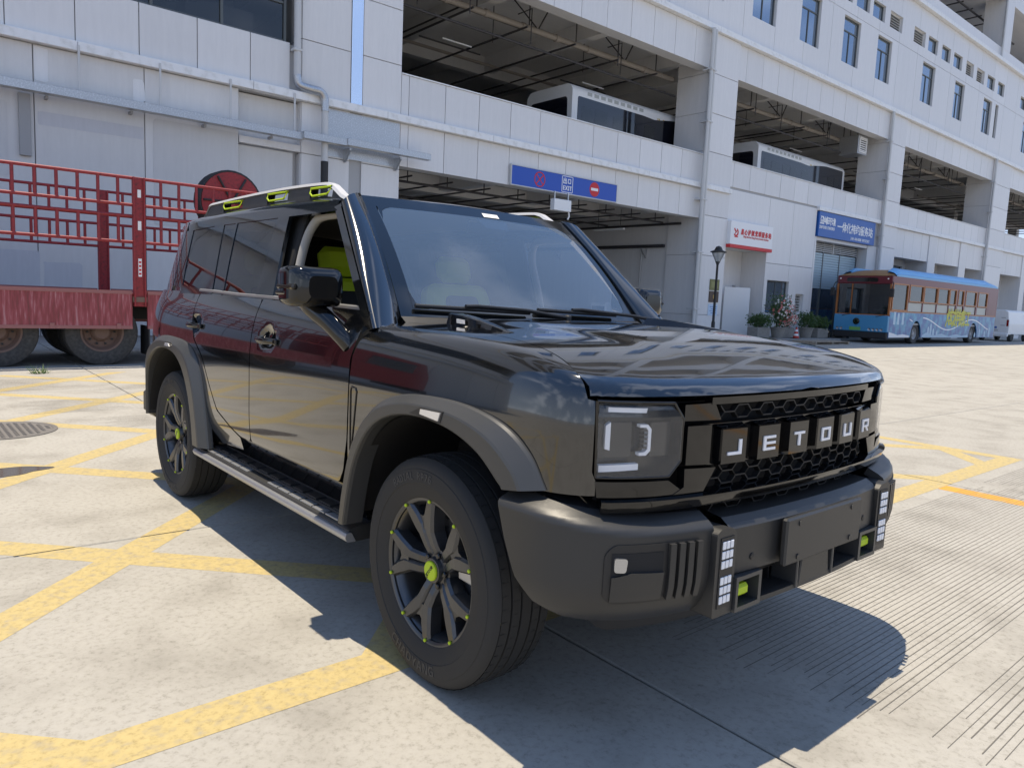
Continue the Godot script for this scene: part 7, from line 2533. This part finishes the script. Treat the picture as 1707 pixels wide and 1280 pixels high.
	dr.box(Vector3(-1.5, 1.35, -0.9), Vector3(0.6, 0.7, 0.15), 0.04)
	dr.box(Vector3(-1.5, 1.0, -0.7), Vector3(0.6, 0.15, 0.5), 0.04)
	part("driver_seat", dr, M.grey, b)
	for x in [[-2.1, -1.75], [-0.55, -0.2]]:
		pipe_run("wiper", [Vector3(x[0], 1.22, 0.13), Vector3(x[1], 1.30, 0.07), Vector3(x[1] - 0.1, 1.40, 0.05)], 0.018, M.dark, b, 6)
	var em := MB.new()
	em.lathe([Vector2(0.15, 0), Vector2(0.15, 0.03), Vector2(0.09, 0.05), Vector2(0.0, 0.05)], Vector3(-1.42, 0.98, 0.11), Basis(Vector3(1, 0, 0), Vector3(0, 0, 1), Vector3(0, -1, 0)), 24)
	var emo := part("emblem", em, M.gloss, b)
	var em2 := MB.new()
	em2.lathe([Vector2(0.085, 0), Vector2(0.085, 0.055), Vector2(0.06, 0.055)], Vector3(-1.42, 0.98, 0.11), Basis(Vector3(1, 0, 0), Vector3(0, 0, 1), Vector3(0, -1, 0)), 20)
	part("emblem_ring", em2, M.chrome, emo)
	box_part("number_plate", -1.72, -1.20, 0.56, 0.72, 0.105, 0.125, M.plate_green, b, 0.004)
	for x in [-2.28, -2.1, -0.80, -0.62, -0.44, -0.26]:
		var hl := MB.new()
		hl.lathe([Vector2(0.065, 0), Vector2(0.065, 0.02), Vector2(0.05, 0.012), Vector2(0.0, 0.004)], Vector3(x, 0.63, 0.108), Basis(Vector3(1, 0, 0), Vector3(0, 0, 1), Vector3(0, -1, 0)), 16)
		part("headlight", hl, M.reflector, b)
	for x in [-2.35, -0.18]:
		var cl := MB.new()
		cl.lathe([Vector2(0.035, 0), Vector2(0.03, 0.03), Vector2(0, 0.03)], Vector3(x, 2.93, 0.068), Basis(Vector3(1, 0, 0), Vector3(0, 0, 1), Vector3(0, -1, 0)), 12)
		part("marker_lamp", cl, M.sign_white, b)
	# roof: ochre cap in front, blue fairing along the sides, brown top
	var rf := MB.new()
	var rr := []
	for q in [[0.06, 3.06, 0.0], [-0.25, 3.22, 0.12], [-0.9, 3.36, 0.30], [-2.0, 3.44, 0.42]]:
		var row := PackedVector3Array()
		for k in 9:
			var x := lerpf(-Wd + q[2] * 0.5, -q[2] * 0.5, k / 8.0)
			row.append(Vector3(x, q[1] - 0.10 * pow(absf(k - 4) / 4.0, 3.0) * (1.0 if q[2] > 0 else 0.0), q[0]))
		rr.append(row)
	rf.grid(rr)
	part("roof_cap", rf, M.bus_ochre, b)
	box_part("roof", -Wd + 0.06, -0.06, 3.04, 3.10, -L, -0.05, M.bus_brown, b)
	for sd in [false, true]:
		var fa := MB.new()
		var prof := [[0.0, 3.06], [0.015, 3.16], [-0.05, 3.20], [-0.07, 3.27], [-0.16, 3.36], [-0.32, 3.45], [-0.42, 3.46], [-0.42, 3.06]]
		var rows := []
		for e in [[-0.35, 0.55], [-0.8, 1.0], [-L + 1.4, 1.0], [-L + 0.1, 0.55]]:
			var row := PackedVector3Array()
			for q in prof:
				var x: float = q[0]
				row.append(Vector3(x if not sd else -Wd - x, 3.06 + (q[1] - 3.06) * e[1], e[0]))
			rows.append(row)
		fa.gridflat(rows, sd)
		part("roof_fairing", fa, M.bus_sky, b)
	box_part("roof_unit", -1.9, -0.6, 3.10, 3.42, -11.0, -7.5, M.bus_brown, b, 0.06)
	var ty := MB.new()
	var B := Basis(Vector3(0, 0, 1), Vector3(1, 0, 0), Vector3(0, 1, 0))
	ty.lathe([Vector2(0.28, -0.13), Vector2(0.46, -0.14), Vector2(0.49, -0.11), Vector2(0.49, 0.11), Vector2(0.46, 0.14), Vector2(0.31, 0.135), Vector2(0.28, 0.11)], Vector3.ZERO, B, 32)
	var rm := MB.new()
	rm.lathe([Vector2(0.29, 0.11), Vector2(0.27, 0.115), Vector2(0.22, 0.03), Vector2(0.13, 0.04), Vector2(0.10, 0.09), Vector2(0.0, 0.09)], Vector3.ZERO, B, 24)
	for z in [-3.05, -10.6]:
		for x in [-0.20, -Wd + 0.20]:
			var w := Node3D.new()
			w.name = "wheel"
			b.add_child(w, true)
			w.position = Vector3(x, 0.49, z)
			if x < -1.0: w.rotation.y = PI
			place("tyre", ty.mesh(), M.truck_tyre, w)
			place("rim", rm.mesh(), M.grey, w)
	for x in [-Wd - 0.1, 0.1]:
		var mr := MB.new()
		mr.box(Vector3(x, 2.3, 0.25), Vector3(0.20, 0.38, 0.12), 0.03)
		var mo := part("side_mirror", mr, M.dark, b)
		pipe_run("mirror_arm", [Vector3(x, 2.5, 0.25), Vector3(x * 0.98, 2.75, 0.15), Vector3(x - signf(x) * 0.12, 2.8, 0.0)], 0.02, M.dark, mo, 6)
	# buses on the first deck
	deck_bus(-16.85, "white bus parked on the deck behind the parapet above the exit sign")
	deck_bus(-28.95, "white bus parked on the deck behind the parapet above the service sign")
	# white van
	var v := thing("white_van", "white delivery van parked beyond the painted city bus", "van", Vector3(-12.6, 0, -50.9))
	var vb := MB.new()
	vb.prism(rounded(pl([[-0.88, 0.42], [0.88, 0.42], [0.90, 1.1], [0.78, 1.85], [0.60, 1.95], [-0.60, 1.95], [-0.78, 1.85], [-0.90, 1.1]]), 0.06), 4.6, Transform3D(Basis(), Vector3(0, 0, -4.6)), 0.03)
	var van := part("body", vb, M.white, v)
	var vw := MB.new()
	vw.prism(rounded(pl([[-0.68, 1.18], [0.68, 1.18], [0.62, 1.72], [-0.62, 1.72]]), 0.05), 0.008, Transform3D(Basis(), Vector3(0, 0, 0.002)))
	part("rear_window", vw, M.white, van)
	for q in [[-0.55, 1.45], [0.0, 1.45], [0.55, 1.45], [-0.55, 0.98], [0.0, 1.0], [0.55, 0.98], [-0.6, 0.66], [0.2, 0.66]]:
		box_part("door_detail", q[0] - 0.12, q[0] + 0.12, q[1], q[1] + 0.035, 0.004, 0.014, M.grey, van)
	box_part("number_plate", -0.24, 0.24, 0.80, 0.92, 0.004, 0.02, M.sign_blue2, van)
	for x in [-0.80, 0.80]: box_part("tail_lamp", x - 0.06, x + 0.06, 0.95, 1.35, -0.02, 0.012, M.red_lamp, van, 0.01)
	box_part("bumper", -0.88, 0.88, 0.30, 0.52, -0.1, 0.08, M.white, v, 0.04)
	box_part("side_window", 0.845, 0.852, 1.2, 1.7, -4.2, -3.0, M.frit, van)
	var vt := MB.new()
	vt.lathe([Vector2(0.0, 0.10), Vector2(0.20, 0.10), Vector2(0.31, 0.10), Vector2(0.32, 0.08), Vector2(0.32, -0.1), Vector2(0.0, -0.1)], Vector3.ZERO, B, 24)
	for z in [-0.85, -3.75]:
		for x in [0.78, -0.78]:
			place("wheel", vt.mesh(), M.truck_tyre, v, Transform3D(Basis(), Vector3(x, 0.32, z)))

func deck_bus(z0: float, label: String) -> void:
	var b := thing("parked_bus", label, "bus", Vector3(-16.3, 6.0, z0), 0.0, "white buses on the parking deck")
	var L := 8.4
	var sec := rounded(pl([[-2.45, 0.35], [0.0, 0.35], [0.0, 2.85], [-0.2, 3.04], [-2.25, 3.04], [-2.45, 2.85]]), 0.10)
	var mb := MB.new()
	mb.prism(sec, L, Transform3D(Basis(), Vector3(0, 0, -L)), 0.12)
	var body := part("body", mb, M.white, b)
	var w := MB.new()
	w.prism(rounded(pl([[0.28, 1.05], [8.2, 1.05], [8.2, 2.78], [6.4, 2.78], [5.6, 2.70], [4.6, 2.56], [3.9, 2.60], [0.28, 2.62]]), 0.08), 0.006, Transform3D(Basis(Vector3(0, 0, -1), Vector3.UP, Vector3(1, 0, 0)), Vector3(0.001, 0, 0)))
	part("window_band", w, M.bus_glass_dark, body)
	for q in [[0.5, 1.1], [1.2, 1.9], [2.2, 2.8], [2.9, 3.5], [4.0, 4.6], [6.6, 7.1], [7.3, 7.8]]:
		box_part("pane", 0.008, 0.012, 1.2, 2.28, -q[1], -q[0], M.bus_glass, body)
	var lg := MB.new()
	for r in [[0.10, 0.16], [0.20, 0.24]]:
		lg.lathe([Vector2(r[1], 0), Vector2(r[1], 0.004), Vector2(r[0], 0.004), Vector2(r[0], 0)], Vector3(0.002, 2.66, -5.0), Basis(Vector3(0, 0, 1), Vector3(1, 0, 0), Vector3(0, 1, 0)), 20, PI, TAU)
	part("round_logo", lg, M.logo_gold, body)
	for k in 9: box_part("lettering_mark", 0.001, 0.005, 2.72, 2.84, -1.0 - k * 0.36, -0.76 - k * 0.36, M.bus_low, body)
	var fw := MB.new()
	fw.prism(rounded(pl([[-2.25, 1.2], [-0.2, 1.2], [-0.25, 2.6], [-2.2, 2.6]]), 0.15), 0.01, Transform3D(Basis(), Vector3(0, 0, 0.002)))
	part("front_window", fw, M.bus_glass_dark, body)
	var B := Basis(Vector3(0, 0, 1), Vector3(1, 0, 0), Vector3(0, 1, 0))
	for z in [-1.6, -6.6]:
		for x in [-0.16, -2.29]:
			var t := MB.new()
			t.lathe([Vector2(0, 0.15), Vector2(0.44, 0.15), Vector2(0.46, 0.12), Vector2(0.46, -0.12), Vector2(0.44, -0.15), Vector2(0, -0.15)], Vector3(x, 0.46, z), B, 20)
			part("wheel", t, M.truck_tyre, b)

# ---------------------------------------------------------------- street furniture
func build_street() -> void:
	var pv := MB.new()
	pv.box(Vector3(F + 0.85, 0.07, -27.8), Vector3(1.7, 0.14, 7.3), 0.015)
	structure("pavement", pv, M.kerb)
	# street lamp
	var l := thing("street_lamp", "black lantern street lamp beside the pillar with two down pipes", "street lamp", Vector3(-13.2, 0.0, -21.9))
	var p := MB.new()
	p.lathe([Vector2(0.11, 0.0), Vector2(0.11, 0.12), Vector2(0.075, 0.2), Vector2(0.07, 0.75), Vector2(0.05, 0.8), Vector2(0.042, 2.9), Vector2(0.06, 2.95), Vector2(0.05, 3.0)], Vector3.ZERO, Basis(), 16)
	part("pole", p, M.dark, l)
	var hdb := MB.new()
	for k in 4:
		var a := Basis(Vector3.UP, TAU * k / 4 + PI / 4)
		hdb.tube([a * Vector3(0.07, 3.0, 0), a * Vector3(0.20, 3.38, 0)], 0.012, 6)
	hdb.lathe([Vector2(0.08, 2.98), Vector2(0.08, 3.03), Vector2(0.0, 3.03)], Vector3.ZERO, Basis(), 12)
	part("lantern_frame", hdb, M.dark, l)
	var gl := MB.new()
	gl.lathe([Vector2(0.09, 3.03), Vector2(0.255, 3.37)], Vector3.ZERO, Basis(Vector3.UP, PI / 4), 4)
	part("lantern_glass", gl, M.lamp_glass, l)
	var tp := MB.new()
	tp.lathe([Vector2(0.30, 3.37), Vector2(0.31, 3.40), Vector2(0.16, 3.46), Vector2(0.10, 3.58), Vector2(0.05, 3.60), Vector2(0.0, 3.62)], Vector3.ZERO, Basis(Vector3.UP, PI / 4), 4)
	tp.lathe([Vector2(0.0, 3.37), Vector2(0.30, 3.37)], Vector3.ZERO, Basis(Vector3.UP, PI / 4), 4)
	part("lantern_cap", tp, M.dark, l)
	# cone
	var c := thing("traffic_cone", "small red and white traffic cone in front of the planters", "traffic cone", Vector3(-13.0, 0.14, -27.75))
	box_part("base", -0.17, 0.17, 0.0, 0.03, -0.17, 0.17, M.dark, c, 0.01)
	for k in 5:
		var r0 := lerpf(0.13, 0.03, k / 5.0); var r1 := lerpf(0.13, 0.03, (k + 1) / 5.0)
		var mb := MB.new()
		mb.lathe([Vector2(r0, 0.03 + k * 0.09), Vector2(r1, 0.03 + (k + 1) * 0.09)], Vector3.ZERO, Basis(), 20)
		part("band", mb, M.cone_red if k % 2 == 0 else M.sign_white, c)
	# pallet
	var pa := thing("wooden_pallet", "pale wooden pallet lying on the ground in front of the planters", "pallet", Vector3(-11.75, 0.0, -27.5))
	for k in 6: box_part("top_board", -0.5 + k * 0.18, -0.38 + k * 0.18, 0.115, 0.135, -1.5, 1.4, M.wood, pa)
	for k in 3: box_part("stringer", -0.5, 0.52, 0.025, 0.114, -1.45 + k * 1.38, -1.35 + k * 1.38, M.wood, pa)
	for k in 3: box_part("bottom_board", -0.5 + k * 0.45, -0.38 + k * 0.45, 0.0, 0.022, -1.5, 1.4, M.wood, pa)
	# planters with shrubs: position, height, spread, label
	var defs := [
		[Vector3(-13.5, 0.14, -25.6), 1.0, 0.55, "low dark leafy shrub in a stone trough beside the entrance door", 0, "trough"],
		[Vector3(-13.3, 0.14, -26.75), 1.95, 0.62, "tall bushy potted shrub with pink and white blossoms under the wall window", 1, "pot"],
		[Vector3(-13.6, 0.14, -27.75), 1.2, 0.55, "broad potted shrub with white blossoms below the wall louvre", 1, "trough"],
		[Vector3(-13.4, 0.14, -29.3), 1.15, 0.60, "round green potted shrub between the cone and the city bus", 0, "pot"],
		[Vector3(-13.5, 0.14, -30.6), 0.95, 0.55, "low leafy shrub in a stone trough next to the city bus", 0, "trough"]]
	for d in defs: shrub(d[0], d[1], d[2], d[3], d[4], d[5])
	# weed at the truck
	var w := thing("weed", "small tuft of green weed growing from a joint in front of the truck wheels", "weed", Vector3(-8.6, 0.0, 0.62))
	var wb := MB.new()
	for k in 40:
		var a := rng.randf() * TAU
		var h := rng.randf_range(0.05, 0.16)
		var o := Vector3(cos(a), 0, sin(a))
		var s := o.cross(Vector3.UP) * 0.008
		var b0 := Vector3(rng.randf_range(-0.06, 0.06), 0, rng.randfn() * 0.07)
		wb.tri(b0 - s, b0 + s, b0 + o * 0.1 + Vector3(0, h, 0))
	part("blades", wb, M.leaf[0], w)

func shrub(at: Vector3, h: float, r: float, label: String, flowers: int, kind: String) -> void:
	var t := thing("potted_shrub", label, "plant", at)
	var pm := MB.new()
	if kind == "pot": pm.lathe([Vector2(0.0, 0.0), Vector2(0.22, 0.0), Vector2(0.30, 0.40), Vector2(0.33, 0.42), Vector2(0.33, 0.46), Vector2(0.27, 0.46), Vector2(0.26, 0.40), Vector2(0.0, 0.40)], Vector3.ZERO, Basis(), 24)
	else:
		pm.box(Vector3(0, 0.22, 0), Vector3(0.5, 0.44, 0.95), 0.02)
	part("pot", pm, M.pot, t)
	var st := MB.new()
	for k in 6:
		var a := TAU * k / 6 + rng.randf()
		var top := Vector3(cos(a) * r * 0.5, h * rng.randf_range(0.6, 0.9), sin(a) * r * 0.6)
		st.tube([Vector3(cos(a) * 0.05, 0.4, sin(a) * 0.05), top * 0.6 + Vector3(0, 0.16, 0), top], 0.014, 5, 0.004)
	part("stems", st, M.stem, t)
	for layer in 2:
		var lf := MB.new()
		var n := 900
		for k in n:
			var u := Vector3(rng.randfn(), rng.randfn(), rng.randfn()).normalized() * pow(rng.randf(), 0.45)
			var lump := 0.8 + 0.3 * sin(u.x * 7 + at.z) * cos(u.z * 6 + u.y * 5)
			var c := Vector3(u.x * r * lump, 0.42 + (h - 0.42) * 0.5 + u.y * (h - 0.42) * 0.58 * lump, u.z * r * 1.15 * lump)
			if c.y < 0.36: continue
			var d := (u + Vector3(rng.randfn(), rng.randfn() + 0.5, rng.randfn()) * 0.6).normalized()
			var s := d.cross(Vector3(rng.randfn(), rng.randfn(), rng.randfn())).normalized()
			var ln := rng.randf_range(0.05, 0.10); var wd := ln * 0.28
			lf.quad(c, c + d * ln * 0.5 + s * wd, c + d * ln, c + d * ln * 0.5 - s * wd)
		part("foliage", lf, M.leaf[layer], t)
	if flowers > 0:
		for layer in 2:
			var fl := MB.new()
			for k in 60:
				var u := Vector3(rng.randf_range(0.2, 1.0), rng.randf_range(-0.8, 0.6), rng.randfn() * 0.6).normalized()
				var c := Vector3(u.x * r, 0.42 + (h - 0.42) * 0.5 + u.y * (h - 0.42) * 0.5, u.z * r * 1.1)
				for e in 4:
					var b := Basis(u, e * PI / 2)
					var v := b * u.cross(Vector3.UP).normalized()
					var s := u.cross(v) * 0.018
					fl.quad(c, c + v * 0.03 + s, c + v * 0.055 + u * 0.01, c + v * 0.03 - s)
			part("blossoms", fl, M.petal[layer], t)
